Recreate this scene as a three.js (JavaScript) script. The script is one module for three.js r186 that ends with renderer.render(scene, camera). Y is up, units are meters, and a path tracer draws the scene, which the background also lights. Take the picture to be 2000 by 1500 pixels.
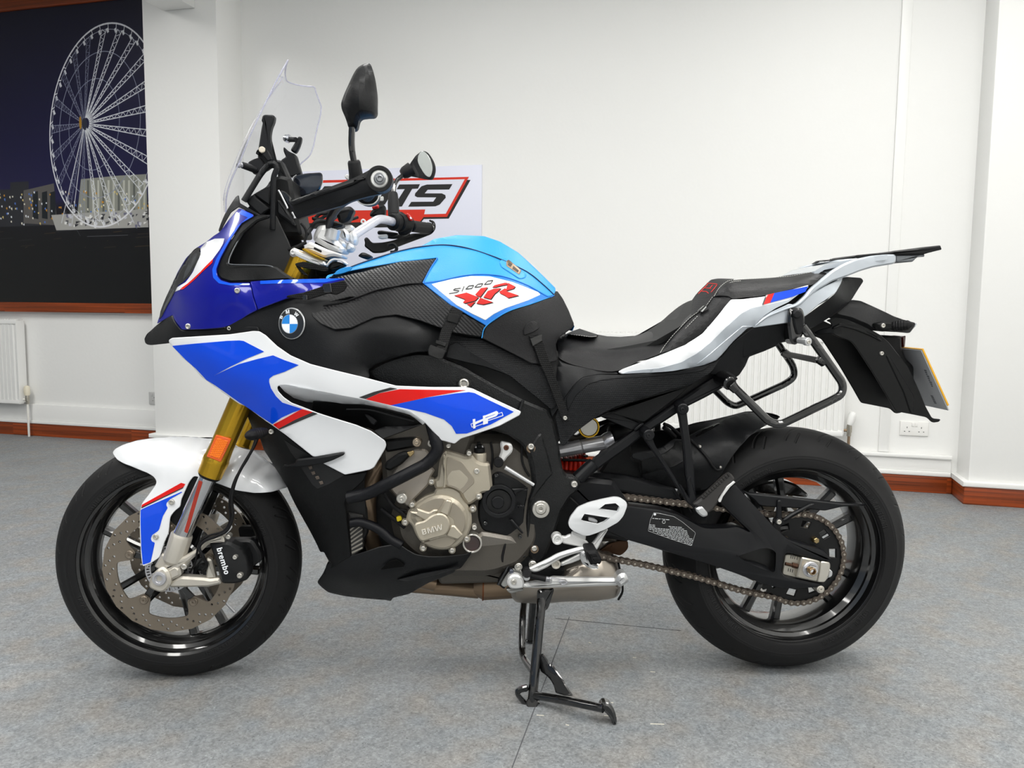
import * as THREE from 'three';
import { mergeGeometries, mergeVertices, toCreasedNormals } from 'three/addons/utils/BufferGeometryUtils.js';
import { RectAreaLightUniformsLib } from 'three/addons/lights/RectAreaLightUniformsLib.js';
import { FontLoader } from 'three/addons/loaders/FontLoader.js';
import { TextGeometry } from 'three/addons/geometries/TextGeometry.js';

// ---------------------------------------------------------------- camera, light, exposure
const FW = 2000, FH = 1500, FOCAL = 1576.5;            // photograph frame and focal length in its pixels
const camera = new THREE.PerspectiveCamera(2 * Math.atan(FH / 2 / FOCAL) * 180 / Math.PI, FW / FH, 0.05, 60);
camera.position.set(0.7036, 0.9381, 2.0267);
camera.rotation.set(-0.095, -0.0623, 0.0103, 'YXZ');
camera.updateMatrixWorld(true);

const scene = new THREE.Scene();
scene.background = new THREE.Color(0x9fb4cc);           // daylight beyond the shop front
scene.backgroundIntensity = 0.6;

const renderer = new THREE.WebGLRenderer({ antialias: true });
renderer.toneMapping = THREE.LinearToneMapping;
renderer.toneMappingExposure = 1.08;
renderer.shadowMap.enabled = true;
RectAreaLightUniformsLib.init();

const CEIL = 3.0;
const LAMP_POWER = 9.5;
// ceiling panels: [x, z, width, depth, brightness] in world metres; all unseen; left panel added, front rows boosted to brighten wall and floor
const LAMPS = [[-1.4, 1.3, 0.6, 1.2, 1.3], [0.5, 1.3, 0.6, 1.2, 1.3], [2.4, 1.3, 0.6, 1.2, 1.3], [0.3, -0.9, 0.6, 1.2, 0.8], [2.4, -0.5, 0.6, 1.2, 0.9], [-2.4, -1.5, 0.6, 1.2, 1.6], [0.5, 3.4, 0.6, 1.2, 1.7], [-1.5, 3.4, 0.6, 1.2, 1.7], [2.6, 3.4, 0.6, 1.2, 1.7]];

// ---------------------------------------------------------------- tools
let seed = 7;
const rnd = () => { seed = (seed * 1664525 + 1013904223) >>> 0; return seed / 4294967296; };
const used = {};
function numbered(n) { used[n] = (used[n] ?? -1) + 1; return used[n] ? n + '_' + String(used[n]).padStart(3, '0') : n; }
const V3 = (x, y, z) => new THREE.Vector3(x, y, z);
// crops of the photograph: [left, top, magnification]
const CR = { P: [0, 0, 1], A: [80, 820, 2.8839], B: [270, 400, 3.5714], T: [420, 100, 3.7037], K: [640, 440, 3.5714], E: [640, 740, 3.2615],
  S: [960, 940, 3], U: [1060, 460, 3.3333], R: [1440, 460, 3.75], W: [1260, 800, 2.8852], D: [180, 960, 5], F: [980, 1200, 6.25], L: [1080, 560, 3.2258],
  H: [580, 280, 4.7619], N: [0, 580, 4.6875], Y: [0, 500, 4.1667], E1: [760, 860, 6.25], E2: [930, 840, 6.25], E3: [640, 780, 6.25], E4: [970, 1030, 7.1429],
  C1: [430, 210, 6.25], C2: [540, 380, 8.3333], C3: [660, 320, 8.3333], V: [1080, 780, 5], X: [1360, 920, 5], Q: [480, 780, 3.75], Q2: [480, 740, 6.25], Z: [1340, 460, 6.25], J: [870, 530, 6.345], HP: [900, 780, 10.575], EM: [520, 590, 10.58], ST: [1260, 980, 9.517] };
const toPx = (c, x, y) => [CR[c][0] + x / CR[c][2], CR[c][1] + y / CR[c][2]];
const ray = (px, py) => V3((px - FW / 2) / FOCAL, -(py - FH / 2) / FOCAL, -1).applyQuaternion(camera.quaternion);
// a point of a traced outline, at its own distance z from the motorcycle's middle plane
function at(px, py, z) { const d = ray(px, py), t = (z - camera.position.z) / d.z; return V3(camera.position.x + t * d.x, camera.position.y + t * d.y, z); }
const ptc = (c, x, y, z) => at(...toPx(c, x, y), z);
const mpp = z => (camera.position.z - z) / FOCAL;       // metres in a pixel at distance z

// smooth surface z(x, y) through scattered points (thin plate)
function thinPlate(P) {
  const n = P.length, N = n + 3, A = [];
  const U = r2 => r2 < 1e-12 ? 0 : r2 * Math.log(r2);
  for (let i = 0; i < N; i++) A.push(new Float64Array(N + 1));
  for (let i = 0; i < n; i++) {
    for (let j = 0; j < n; j++) A[i][j] = U((P[i][0] - P[j][0]) ** 2 + (P[i][1] - P[j][1]) ** 2) + (i === j ? 2e-4 : 0);
    A[i][n] = A[n][i] = 1; A[i][n + 1] = A[n + 1][i] = P[i][0]; A[i][n + 2] = A[n + 2][i] = P[i][1]; A[i][N] = P[i][2];
  }
  for (let c = 0; c < N; c++) {
    let p = c; for (let r = c + 1; r < N; r++) if (Math.abs(A[r][c]) > Math.abs(A[p][c])) p = r;
    [A[c], A[p]] = [A[p], A[c]];
    if (Math.abs(A[c][c]) < 1e-12) continue;
    for (let r = 0; r < N; r++) if (r !== c) { const k = A[r][c] / A[c][c]; if (k) for (let j = c; j <= N; j++) A[r][j] -= k * A[c][j]; }
  }
  const w = A.map((row, i) => Math.abs(row[i]) < 1e-12 ? 0 : row[N] / row[i]);
  return (x, y) => { let s = w[n] + w[n + 1] * x + w[n + 2] * y; for (let i = 0; i < n; i++) s += w[i] * U((x - P[i][0]) ** 2 + (y - P[i][1]) ** 2); return s; };
}
// surface from traced points [x, y, z] of crop c
function surface(c, ctrl) {
  if (ctrl.length === 1) return () => ctrl[0][2];
  return thinPlate(ctrl.map(q => { const p = ptc(c, q[0], q[1], q[2]); return [p.x, p.y, p.z]; }));
}
function pairs(flat) { const o = []; for (let i = 0; i < flat.length; i += 2) o.push([flat[i], flat[i + 1]]); return o; }
// rounds the corners of a closed outline; a doubled point stays sharp
function fillet(P, r) {
  const n = P.length, out = [];
  for (let i = 0; i < n; i++) {
    const a = P[(i + n - 1) % n], b = P[i], c = P[(i + 1) % n];
    const la = Math.hypot(a[0] - b[0], a[1] - b[1]), lc = Math.hypot(c[0] - b[0], c[1] - b[1]);
    if (la < 1e-6) continue;
    const k = Math.min(r, la * 0.49, lc * 0.49);
    if (k < 0.3 || lc < 1e-6) { out.push(b); continue; }
    const p = [b[0] + (a[0] - b[0]) * k / la, b[1] + (a[1] - b[1]) * k / la], q = [b[0] + (c[0] - b[0]) * k / lc, b[1] + (c[1] - b[1]) * k / lc];
    const m = k > 12 ? 6 : k > 4 ? 4 : 2;
    for (let j = 0; j <= m; j++) { const t = j / m, u = 1 - t; out.push([u * u * p[0] + 2 * u * t * b[0] + t * t * q[0], u * u * p[1] + 2 * u * t * b[1] + t * t * q[1]]); }
  }
  return out;
}
const area2 = P => { let s = 0; for (let i = 0; i < P.length; i++) { const a = P[i], b = P[(i + 1) % P.length]; s += a[0] * b[1] - b[0] * a[1]; } return s / 2; };
function clipCell(P, x0, y0, x1, y1) {
  for (const [ax, lim, sg] of [[0, x0, 1], [0, x1, -1], [1, y0, 1], [1, y1, -1]]) {
    const o = [];
    for (let i = 0; i < P.length; i++) {
      const a = P[i], b = P[(i + 1) % P.length], da = sg * (a[ax] - lim), db = sg * (b[ax] - lim);
      if (da >= 0) o.push(a);
      if ((da > 0 && db < 0) || (da < 0 && db > 0)) { const t = da / (da - db); o.push([a[0] + (b[0] - a[0]) * t, a[1] + (b[1] - a[1]) * t]); }
    }
    P = o; if (P.length < 3) return [];
  }
  return P;
}
function inset(P, d) {
  const n = P.length;
  return P.map((b, i) => {
    const a = P[(i + n - 1) % n], c = P[(i + 1) % n];
    let e1 = [b[0] - a[0], b[1] - a[1]], e2 = [c[0] - b[0], c[1] - b[1]];
    const l1 = Math.hypot(...e1) || 1, l2 = Math.hypot(...e2) || 1;
    const n1 = [-e1[1] / l1, e1[0] / l1], n2 = [-e2[1] / l2, e2[0] / l2];
    let m = [n1[0] + n2[0], n1[1] + n2[1]]; const L = Math.hypot(...m) || 1; m = [m[0] / L, m[1] / L];
    const k = Math.min(1.6, 1 / Math.max(0.3, m[0] * n1[0] + m[1] * n1[1]));
    return [b[0] + m[0] * d * k, b[1] + m[1] * d * k];
  });
}
// a shell or plate with the traced outline: its front follows surface S, its edge is rounded, its back lies th behind
function plate(c, flat, o) {
  const S = o.surf ?? (o.ctrl ? surface(c, o.ctrl) : () => o.z), off = o.off ?? 0, th = o.th ?? 0.004, bev = o.bev ?? Math.min(0.0015, th * 0.4), grid = o.grid ?? (o.surf || o.ctrl ? 0.02 : 9);
  let px = pairs(flat).map(q => toPx(c, ...q));
  px = fillet(px, o.r ?? 1.5);
  let poly = px.map(q => { let z = o.z ?? 0.15, p; for (let k = 0; k < 5; k++) { p = at(q[0], q[1], z); z = S(p.x, p.y) + off; } return [p.x, p.y]; });
  return plateXY(poly, S, off, th, bev, grid);
}
function plateXY(poly, S, off, th, bev, grid) {
  if (area2(poly) < 0) poly = poly.slice().reverse();
  const dense = [];
  for (let i = 0; i < poly.length; i++) {
    const a = poly[i], b = poly[(i + 1) % poly.length], m = Math.max(1, Math.ceil(Math.hypot(b[0] - a[0], b[1] - a[1]) / grid));
    if (Math.hypot(b[0] - a[0], b[1] - a[1]) < 1e-6) continue;
    for (let j = 0; j < m; j++) dense.push([a[0] + (b[0] - a[0]) * j / m, a[1] + (b[1] - a[1]) * j / m]);
  }
  poly = dense;
  const inn = bev > 0 ? inset(poly, bev) : poly, pos = [];
  const zf = (p, d) => [p[0], p[1], S(p[0], p[1]) + off - d];
  const tri = (a, b, c) => pos.push(...a, ...b, ...c);
  let x0 = 1e9, y0 = 1e9, x1 = -1e9, y1 = -1e9;
  for (const p of inn) { x0 = Math.min(x0, p[0]); x1 = Math.max(x1, p[0]); y0 = Math.min(y0, p[1]); y1 = Math.max(y1, p[1]); }
  const cap = [];
  const nx = Math.max(1, Math.ceil((x1 - x0) / grid)), ny = Math.max(1, Math.ceil((y1 - y0) / grid));
  for (let i = 0; i < nx; i++) {
    const ax = x0 + (x1 - x0) * i / nx, bx = x0 + (x1 - x0) * (i + 1) / nx;
    const col = nx === 1 ? inn : clipCell(inn, ax, -1e9, bx, 1e9);
    if (col.length < 3) continue;
    for (let j = 0; j < ny; j++) {
      const cell = ny === 1 ? col : clipCell(col, -1e9, y0 + (y1 - y0) * j / ny, 1e9, y0 + (y1 - y0) * (j + 1) / ny);
      if (cell.length < 3 || Math.abs(area2(cell)) < 1e-10) continue;
      const v = cell.map(q => new THREE.Vector2(...q));
      for (const f of THREE.ShapeUtils.triangulateShape(v, [])) {
        const [a, b, d] = f.map(k => cell[k]);
        const ar = (b[0] - a[0]) * (d[1] - a[1]) - (b[1] - a[1]) * (d[0] - a[0]);
        if (Math.abs(ar) > 1e-12) cap.push(ar > 0 ? [a, b, d] : [a, d, b]);
      }
    }
  }
  for (const [a, b, d] of cap) { tri(zf(a, 0), zf(b, 0), zf(d, 0)); tri(zf(a, th), zf(d, th), zf(b, th)); }
  const n = poly.length, back = Math.max(bev, th - bev);
  for (let i = 0; i < n; i++) {
    const k = (i + 1) % n;
    const ring = [[inn[i], inn[k], 0], [poly[i], poly[k], bev], [poly[i], poly[k], back], [inn[i], inn[k], th]];
    for (let s = 0; s < 3; s++) {
      const [a, b, d0] = ring[s], [e, f, d1] = ring[s + 1];
      const A = zf(a, d0), B = zf(b, d0), E = zf(e, d1), F = zf(f, d1);
      if (bev === 0 && s !== 1) continue;
      tri(A, E, B); tri(B, E, F);
    }
  }
  const g = new THREE.BufferGeometry();
  g.setAttribute('position', new THREE.Float32BufferAttribute(pos, 3));
  return finish(g, 0.62);
}
function finish(g, angle = 0.62, scaleUv = 1) {
  if (g.index) g = g.toNonIndexed();
  g.deleteAttribute('uv'); g.deleteAttribute('normal');
  g = toCreasedNormals(g, angle);
  const p = g.attributes.position, uv = new Float32Array(p.count * 2);
  for (let i = 0; i < p.count; i++) { uv[2 * i] = p.getX(i) * scaleUv; uv[2 * i + 1] = p.getY(i) * scaleUv; }
  g.setAttribute('uv', new THREE.BufferAttribute(uv, 2));
  return g;
}
// geometry mirrored to the other side of the motorcycle
function flip(g) {
  const h = (g.index ? g.toNonIndexed() : g.clone()), p = h.attributes.position, n = h.attributes.normal, u = h.attributes.uv;
  for (let i = 0; i < p.count; i++) { p.setZ(i, -p.getZ(i)); if (n) n.setZ(i, -n.getZ(i)); }
  for (const a of [p, n, u]) if (a) for (let i = 0; i < p.count; i += 3) for (let k = 0; k < a.itemSize; k++) {
    const t = a.array[(i + 1) * a.itemSize + k]; a.array[(i + 1) * a.itemSize + k] = a.array[(i + 2) * a.itemSize + k]; a.array[(i + 2) * a.itemSize + k] = t;
  }
  return h;
}
function norm(g) {
  if (g.index) g = g.toNonIndexed();
  if (!g.attributes.uv) g.setAttribute('uv', new THREE.BufferAttribute(new Float32Array(g.attributes.position.count * 2), 2));
  for (const k of Object.keys(g.attributes)) if (!['position', 'normal', 'uv'].includes(k)) g.deleteAttribute(k);
  return g;
}
const merge = list => list.length === 1 ? list[0] : mergeGeometries(list.map(norm));
// tube through world points, closed ends
function tubeW(P, r, seg = 10, smooth = 0.5) {
  const L = P.map(p => V3(p.x, p.y, p.z)), curve = new THREE.CatmullRomCurve3(L, false, 'catmullrom', smooth);
  const n = Math.max(4, L.length * 8), g = norm(new THREE.TubeGeometry(curve, n, r, seg, false)), out = [g];
  for (const [p, q] of [[L[0], curve.getPoint(0.02)], [L[L.length - 1], curve.getPoint(0.98)]]) {
    const cap = new THREE.SphereGeometry(r, seg, 6, 0, Math.PI * 2, 0, Math.PI / 2); cap.scale(1, 0.35, 1);
    cap.applyQuaternion(new THREE.Quaternion().setFromUnitVectors(V3(0, 1, 0), p.clone().sub(q).normalize())); cap.translate(p.x, p.y, p.z); out.push(norm(cap));
  }
  return mergeGeometries(out);
}
const tube = (c, pts, r, seg, smooth) => tubeW(pts.map(q => ptc(c, q[0], q[1], q[2])), r, seg, smooth);
// straight bent tube: corners rounded by radius b
function bent(c, pts, r, b = 0.02, seg = 12) { return bentW(pts.map(q => ptc(c, q[0], q[1], q[2])), r, b, seg); }
function bentW(P, r, b = 0.02, seg = 12) {
  const path = new THREE.CurvePath();
  let prev = P[0].clone();
  for (let i = 1; i < P.length - 1; i++) {
    const a = P[i - 1], m = P[i], c2 = P[i + 1], la = a.distanceTo(m), lc = c2.distanceTo(m), k = Math.min(b, la * 0.48, lc * 0.48);
    const p = m.clone().lerp(a, k / la), q = m.clone().lerp(c2, k / lc);
    path.add(new THREE.LineCurve3(prev, p)); path.add(new THREE.QuadraticBezierCurve3(p, m.clone(), q)); prev = q;
  }
  path.add(new THREE.LineCurve3(prev, P[P.length - 1].clone()));
  const pts = []; for (const cv of path.curves) { const m = cv.isLineCurve3 ? 1 : 6; for (let j = 0; j < m; j++) pts.push(cv.getPoint(j / m)); } pts.push(P[P.length - 1].clone());
  const rings = [];
  let N = V3(0, 0, 1);
  for (let i = 0; i < pts.length; i++) {
    const t = pts[Math.min(i + 1, pts.length - 1)].clone().sub(pts[Math.max(0, i - 1)]).normalize();
    N = N.clone().sub(t.clone().multiplyScalar(N.dot(t))); if (N.lengthSq() < 1e-4) N = V3(1, 0, 0).sub(t.clone().multiplyScalar(t.x)); N.normalize();
    const B = t.clone().cross(N), rr = typeof r === 'function' ? r(i / (pts.length - 1)) : r, ring = [];
    for (let s = 0; s < seg; s++) { const a = s / seg * Math.PI * 2; ring.push(pts[i].clone().addScaledVector(N, Math.cos(a) * rr).addScaledVector(B, Math.sin(a) * rr)); }
    rings.push(ring);
  }
  return skin(rings, true, 0.6);
}
// surface through rings of points (closed rings), ends capped
function skin(rings, caps = true, crease = 0.6, closed = true) {
  const pos = [], T = (a, b, c2) => pos.push(a.x, a.y, a.z, b.x, b.y, b.z, c2.x, c2.y, c2.z), m = rings[0].length, lim = closed ? m : m - 1;
  for (let i = 0; i + 1 < rings.length; i++) for (let s = 0; s < lim; s++) {
    const a = rings[i][s], b = rings[i][(s + 1) % m], c2 = rings[i + 1][s], d = rings[i + 1][(s + 1) % m]; T(a, b, c2); T(b, d, c2);
  }
  if (caps && closed) for (const [R, f] of [[rings[0], true], [rings[rings.length - 1], false]]) {
    const c0 = V3(0, 0, 0); R.forEach(p => c0.add(p)); c0.multiplyScalar(1 / m);
    for (let s = 0; s < m; s++) f ? T(R[(s + 1) % m], R[s], c0) : T(R[s], R[(s + 1) % m], c0);
  }
  const g = new THREE.BufferGeometry(); g.setAttribute('position', new THREE.Float32BufferAttribute(pos, 3));
  return finish(g, crease);
}
// surface of revolution about an axis along z through (x, y): profile [radius, z]
function latheZ(x, y, prof, seg = 48) {
  const g = new THREE.LatheGeometry(prof.map(q => new THREE.Vector2(q[0], q[1])), seg);
  g.rotateX(Math.PI / 2); g.translate(x, y, 0);
  return norm(toCreasedNormals(g.toNonIndexed(), 0.5));
}
// profile with rounded rim: solid disc from z0 to z1
const discProf = (r, z0, z1, b = Math.min(0.002, r * 0.25, (z1 - z0) * 0.4)) => [[0.0001, z0], [r - b, z0], [r, z0 + b], [r, z1 - b], [r - b, z1], [0.0001, z1]];
const ringProf = (ri, ro, z0, z1, b = 0.001) => [[ri, z0 + b], [ri + b, z0], [ro - b, z0], [ro, z0 + b], [ro, z1 - b], [ro - b, z1], [ri + b, z1], [ri, z1 - b], [ri, z0 + b]];
function cyl(c, x, y, z0, z1, rpx, seg = 28) { const p = ptc(c, x, y, z1), r = rpx / CR[c][2] * mpp(z1); return latheZ(p.x, p.y, discProf(r, z0, z1), seg); }
function hoop(c, x, y, z0, z1, ri, ro, seg = 32) { const p = ptc(c, x, y, z1), k = mpp(z1) / CR[c][2]; return latheZ(p.x, p.y, ringProf(ri * k, ro * k, z0, z1), seg); }
// socket-head bolt, radius in crop pixels, its face at z
function bolt(c, x, y, z, rpx, deep = 0.012) {
  const p = ptc(c, x, y, z), r = rpx / CR[c][2] * mpp(z);
  const head = latheZ(p.x, p.y, [[0.0001, z - r * 0.5], [r * 0.42, z - r * 0.5], [r * 0.5, z - r * 0.1], [r * 0.72, z], [r * 0.9, z - r * 0.12], [r, z - r * 0.35], [r, z - deep]].reverse().map(q => [q[0], q[1]]), 16);
  return head;
}
function boltXYZ(x, y, z, r, deep = 0.012) {
  return latheZ(x, y, [[r, z - deep], [r, z - r * 0.35], [r * 0.9, z - r * 0.12], [r * 0.72, z], [r * 0.5, z - r * 0.1], [r * 0.42, z - r * 0.5], [0.0001, z - r * 0.5]], 16);
}
// cylinder between two points with optional taper
function rod(a, b, r0, r1 = r0, seg = 20) {
  const d = b.clone().sub(a), L = d.length(), bv = Math.min(r0, r1) * 0.15;
  const g = new THREE.LatheGeometry([[0.0001, 0], [r0 - bv, 0], [r0, bv], [r1, L - bv], [r1 - bv, L], [0.0001, L]].map(q => new THREE.Vector2(...q)), seg);
  g.applyQuaternion(new THREE.Quaternion().setFromUnitVectors(V3(0, 1, 0), d.normalize())); g.translate(a.x, a.y, a.z);
  return norm(toCreasedNormals(g.toNonIndexed(), 0.5));
}
function lathe(a, b, prof, seg = 24) {                   // profile [t 0..1 along a-b, radius]
  const d = b.clone().sub(a), L = d.length();
  const g = new THREE.LatheGeometry(prof.map(q => new THREE.Vector2(q[1], q[0] * L)), seg);
  g.applyQuaternion(new THREE.Quaternion().setFromUnitVectors(V3(0, 1, 0), d.normalize())); g.translate(a.x, a.y, a.z);
  return norm(toCreasedNormals(g.toNonIndexed(), 0.5));
}
// flat plate with holes, traced: front at z1, back at z0
function cut(c, flat, holes, z0, z1, bev = 0.002, r = 2) {
  const P = (f, rr = r) => fillet(pairs(f).map(q => toPx(c, ...q)), rr).map(q => { const p = at(q[0], q[1], z1); return new THREE.Vector2(p.x, p.y); });
  const sh = new THREE.Shape(P(flat)); for (const h of holes) sh.holes.push(new THREE.Path(P(h, Math.min(r, 1.2))));
  const g = new THREE.ExtrudeGeometry(sh, { depth: z1 - z0 - 2 * bev, bevelEnabled: bev > 0, bevelSize: bev, bevelThickness: bev, bevelOffset: -bev, bevelSegments: 2, steps: 1, curveSegments: 8 });
  g.translate(0, 0, z0 + bev);
  return finish(g, 0.5);
}
function boxG(x0, x1, y0, y1, z0, z1, b = 0.003) {
  const sh = new THREE.Shape([new THREE.Vector2(x0, y0), new THREE.Vector2(x1, y0), new THREE.Vector2(x1, y1), new THREE.Vector2(x0, y1)]);
  const g = new THREE.ExtrudeGeometry(sh, { depth: z1 - z0 - 2 * b, bevelEnabled: b > 0, bevelSize: b, bevelThickness: b, bevelOffset: -b, bevelSegments: 2, steps: 1 });
  g.translate(0, 0, z0 + b); return finish(g, 0.5);
}
function mesh(name, geo, mat, parent, label) {
  const m = new THREE.Mesh(Array.isArray(geo) ? merge(geo) : geo, mat);
  m.name = numbered(name); m.castShadow = m.receiveShadow = true;
  if (label) m.userData.label = label;
  parent.add(m); return m;
}
function tag(o, label, category, group) { o.userData.label = label; o.userData.category = category; if (group) o.userData.group = group; return o; }
function structure(name, geo, mat, parent = scene) { const m = mesh(name, geo, mat, parent); if (parent === scene) m.userData.kind = 'structure'; return m; }

// ---------------------------------------------------------------- textures and materials
function noiseField(n, cells, s0) {
  seed = s0; const g = Array.from({ length: cells * cells }, rnd), out = new Float32Array(n * n), sm = t => t * t * (3 - 2 * t);
  for (let y = 0; y < n; y++) for (let x = 0; x < n; x++) {
    const fx = x / n * cells, fy = y / n * cells, ix = Math.floor(fx), iy = Math.floor(fy), tx = sm(fx - ix), ty = sm(fy - iy);
    const G = (i, j) => g[(i % cells) + (j % cells) * cells];
    out[y * n + x] = (G(ix, iy) * (1 - tx) + G(ix + 1, iy) * tx) * (1 - ty) + (G(ix, iy + 1) * (1 - tx) + G(ix + 1, iy + 1) * tx) * ty;
  }
  return out;
}
function dataTex(n, fn, srgb, rx = 1, ry = rx) {
  const d = new Uint8Array(n * n * 4);
  for (let y = 0; y < n; y++) for (let x = 0; x < n; x++) { const v = fn(x, y), i = (y * n + x) * 4; d[i] = v[0]; d[i + 1] = v[1]; d[i + 2] = v[2]; d[i + 3] = 255; }
  const t = new THREE.DataTexture(d, n, n); t.wrapS = t.wrapT = THREE.RepeatWrapping; t.magFilter = THREE.LinearFilter; t.minFilter = THREE.LinearMipmapLinearFilter; t.generateMipmaps = true;
  if (srgb) t.colorSpace = THREE.SRGBColorSpace; t.repeat.set(rx, ry); t.needsUpdate = true; return t;
}
function canvasTex(w, h, draw, srgb = true) {
  const c = document.createElement('canvas'); c.width = w; c.height = h; draw(c.getContext('2d'), w, h);
  const t = new THREE.CanvasTexture(c); if (srgb) t.colorSpace = THREE.SRGBColorSpace; t.anisotropy = 8; return t;
}
const std = (color, rough, metal = 0, more = {}) => new THREE.MeshStandardMaterial({ color, roughness: rough, metalness: metal, ...more });
const phys = (color, rough, metal, more) => new THREE.MeshPhysicalMaterial({ color, roughness: rough, metalness: metal, ...more });
const grainN = noiseField(128, 64, 11), coarseN = noiseField(256, 8, 12), fineN = noiseField(256, 128, 13);
const grainTex = dataTex(128, (x, y) => { const v = 255 * grainN[y * 128 + x]; return [v, v, v]; }, false, 14);
const leatherN = noiseField(256, 96, 21);
const leatherTex = dataTex(256, (x, y) => { const v = 255 * Math.abs(leatherN[y * 256 + x] - 0.5) * 2; return [v, v, v]; }, false, 9);
const carbonTex = dataTex(64, (x, y) => {                // rows of slanted ribs, as pressed into the vinyl
  const u = (x + y) % 32, v = (y % 16), s = Math.sin(u / 32 * Math.PI), k = 70 + 150 * s * (0.7 + 0.3 * Math.sin(v / 16 * Math.PI)); return [k, k, k];
}, false, 55);
const dotsTex = dataTex(32, (x, y) => { const s = (y >> 4) & 1 ? 8 : 0, u = ((x + s) % 16) - 8, v = (y % 16) - 8, d = Math.max(0, 1 - (u * u / 50 + v * v / 16)); return [255 * d, 255 * d, 255 * d]; }, false, 110);
const soft = (color, rough, spec, more = {}) => new THREE.MeshPhysicalMaterial({ color, roughness: rough, metalness: 0, specularIntensity: spec, ...more });
const M = {
  plastic: soft(0x121315, 0.44, 0.5, { bumpMap: grainTex, bumpScale: 0.00012 }),
  plasticDark: soft(0x0a0b0c, 0.5, 0.45, { bumpMap: grainTex, bumpScale: 0.00012 }),
  dotted: soft(0x151618, 0.5, 0.5, { bumpMap: dotsTex, bumpScale: 0.0006 }),
  frame: soft(0x101112, 0.36, 0.7, { bumpMap: grainTex, bumpScale: 0.0005 }),
  gloss: phys(0x060607, 0.2, 0, { clearcoat: 1, clearcoatRoughness: 0.05 }),
  wheel: phys(0x050506, 0.3, 0, { clearcoat: 1, clearcoatRoughness: 0.06 }),
  satinArm: soft(0x0e0f12, 0.42, 0.6),
  rubber: soft(0x0e0e10, 0.62, 0.5),
  hose: soft(0x0a0b10, 0.5, 0.55),
  white: phys(0xe9ebee, 0.35, 0, { clearcoat: 1, clearcoatRoughness: 0.05 }),
  silverPaint: phys(0xb9c0c8, 0.35, 0.35, { clearcoat: 1, clearcoatRoughness: 0.06 }),
  blue: phys(0x0048dc, 0.32, 0, { clearcoat: 0.6, clearcoatRoughness: 0.05, specularIntensity: 0.25 }),
  blueDeep: phys(0x08128c, 0.3, 0.1, { clearcoat: 0.55, clearcoatRoughness: 0.08, specularIntensity: 0.3 }),
  blueHighlight: phys(0x0658e8, 0.3, 0.1, { specularIntensity: 0.3, clearcoat: 1, clearcoatRoughness: 0.05 }),  // brighter blue that paints the highlight along cowl edges
  red: phys(0xd8100a, 0.32, 0, { clearcoat: 0.6, clearcoatRoughness: 0.05, specularIntensity: 0.25 }),
  black: phys(0x08080a, 0.35, 0, { clearcoat: 1, clearcoatRoughness: 0.08 }),
  whitePrint: phys(0xf2f4f8, 0.3, 0, { clearcoat: 1, clearcoatRoughness: 0.05 }),
  vinylBlue: std(0x2494e0, 0.42, 0, { bumpMap: leatherTex, bumpScale: 0.0002 }),
  vinylEdge: std(0x1674cf, 0.42),
  vinylWhite: std(0xf0f1f2, 0.4),
  vinylBlack: soft(0x121214, 0.5, 0.55, { bumpMap: leatherTex, bumpScale: 0.0004 }),
  carbon: soft(0x131315, 0.38, 0.6, { bumpMap: carbonTex, bumpScale: 0.0014 }),
  webbing: soft(0x070708, 0.6, 0.5, { bumpMap: dotsTex, bumpScale: 0.0006 }),
  seat: soft(0x131315, 0.46, 0.6, { bumpMap: leatherTex, bumpScale: 0.0003 }),
  seatTop: soft(0x0f0f12, 0.58, 0.5, { bumpMap: leatherTex, bumpScale: 0.0006 }),
  thread: std(0xc9c9c4, 0.7),
  threadRed: std(0xc81e18, 0.6),
  gold: std(0xc79d2c, 0.26, 0.85),
  chrome: std(0xc9cacd, 0.12, 1),
  alu: std(0xcfd0d1, 0.36, 0.7),
  aluWhite: std(0xdddddc, 0.4, 0.35),
  cast: std(0xc2bdb3, 0.42, 0.5, { bumpMap: grainTex, bumpScale: 0.0001 }),
  engine: std(0xb1a999, 0.4, 0.55, { bumpMap: grainTex, bumpScale: 0.00008 }),
  engineDark: std(0x57534d, 0.5, 0.6, { bumpMap: grainTex, bumpScale: 0.0002 }),
  steel: std(0xc0c0c4, 0.3, 0.7),
  boltSteel: std(0xc6c3bc, 0.32, 0.75),
  zinc: std(0xb09a70, 0.35, 1),
  disc: std(0x857b6e, 0.4, 0.7),
  exhaust: std(0xa49c92, 0.32, 0.8),
  exhaustHot: std(0x84715d, 0.36, 0.8),
  chain: std(0x6a6159, 0.42, 0.9),
  chainPin: std(0xc0b8ac, 0.3, 1),
  sprocket: std(0x121213, 0.45, 0.4),
  amber: phys(0xe05a06, 0.12, 0, { clearcoat: 1, emissive: 0x000000 }),
  redPart: std(0xb51a12, 0.4),
  yellow: std(0xc9b314, 0.6),
  spring: std(0xd02408, 0.35),
  lensDark: soft(0x0a0c0f, 0.12, 0.4),
  headGlass: phys(0xffffff, 0.03, 0, { transmission: 1, thickness: 0, ior: 1.3, specularIntensity: 0.8 }),
  screen: phys(0xf6f7fb, 0.02, 0, { transmission: 1, thickness: 0, ior: 1.15, side: THREE.DoubleSide }),
  screenEdge: phys(0xe6e6f0, 0.08, 0, { transmission: 0.75, thickness: 0, ior: 1.3 }),
  mirrorGlass: std(0xd8dad8, 0.04, 1),
  plateGrey: std(0xa3a5a8, 0.35),
  plateEdge: std(0xe0a51e, 0.4),
};
const font = await new FontLoader().loadAsync('fonts/droid/droid_sans_bold.typeface.json');
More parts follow.
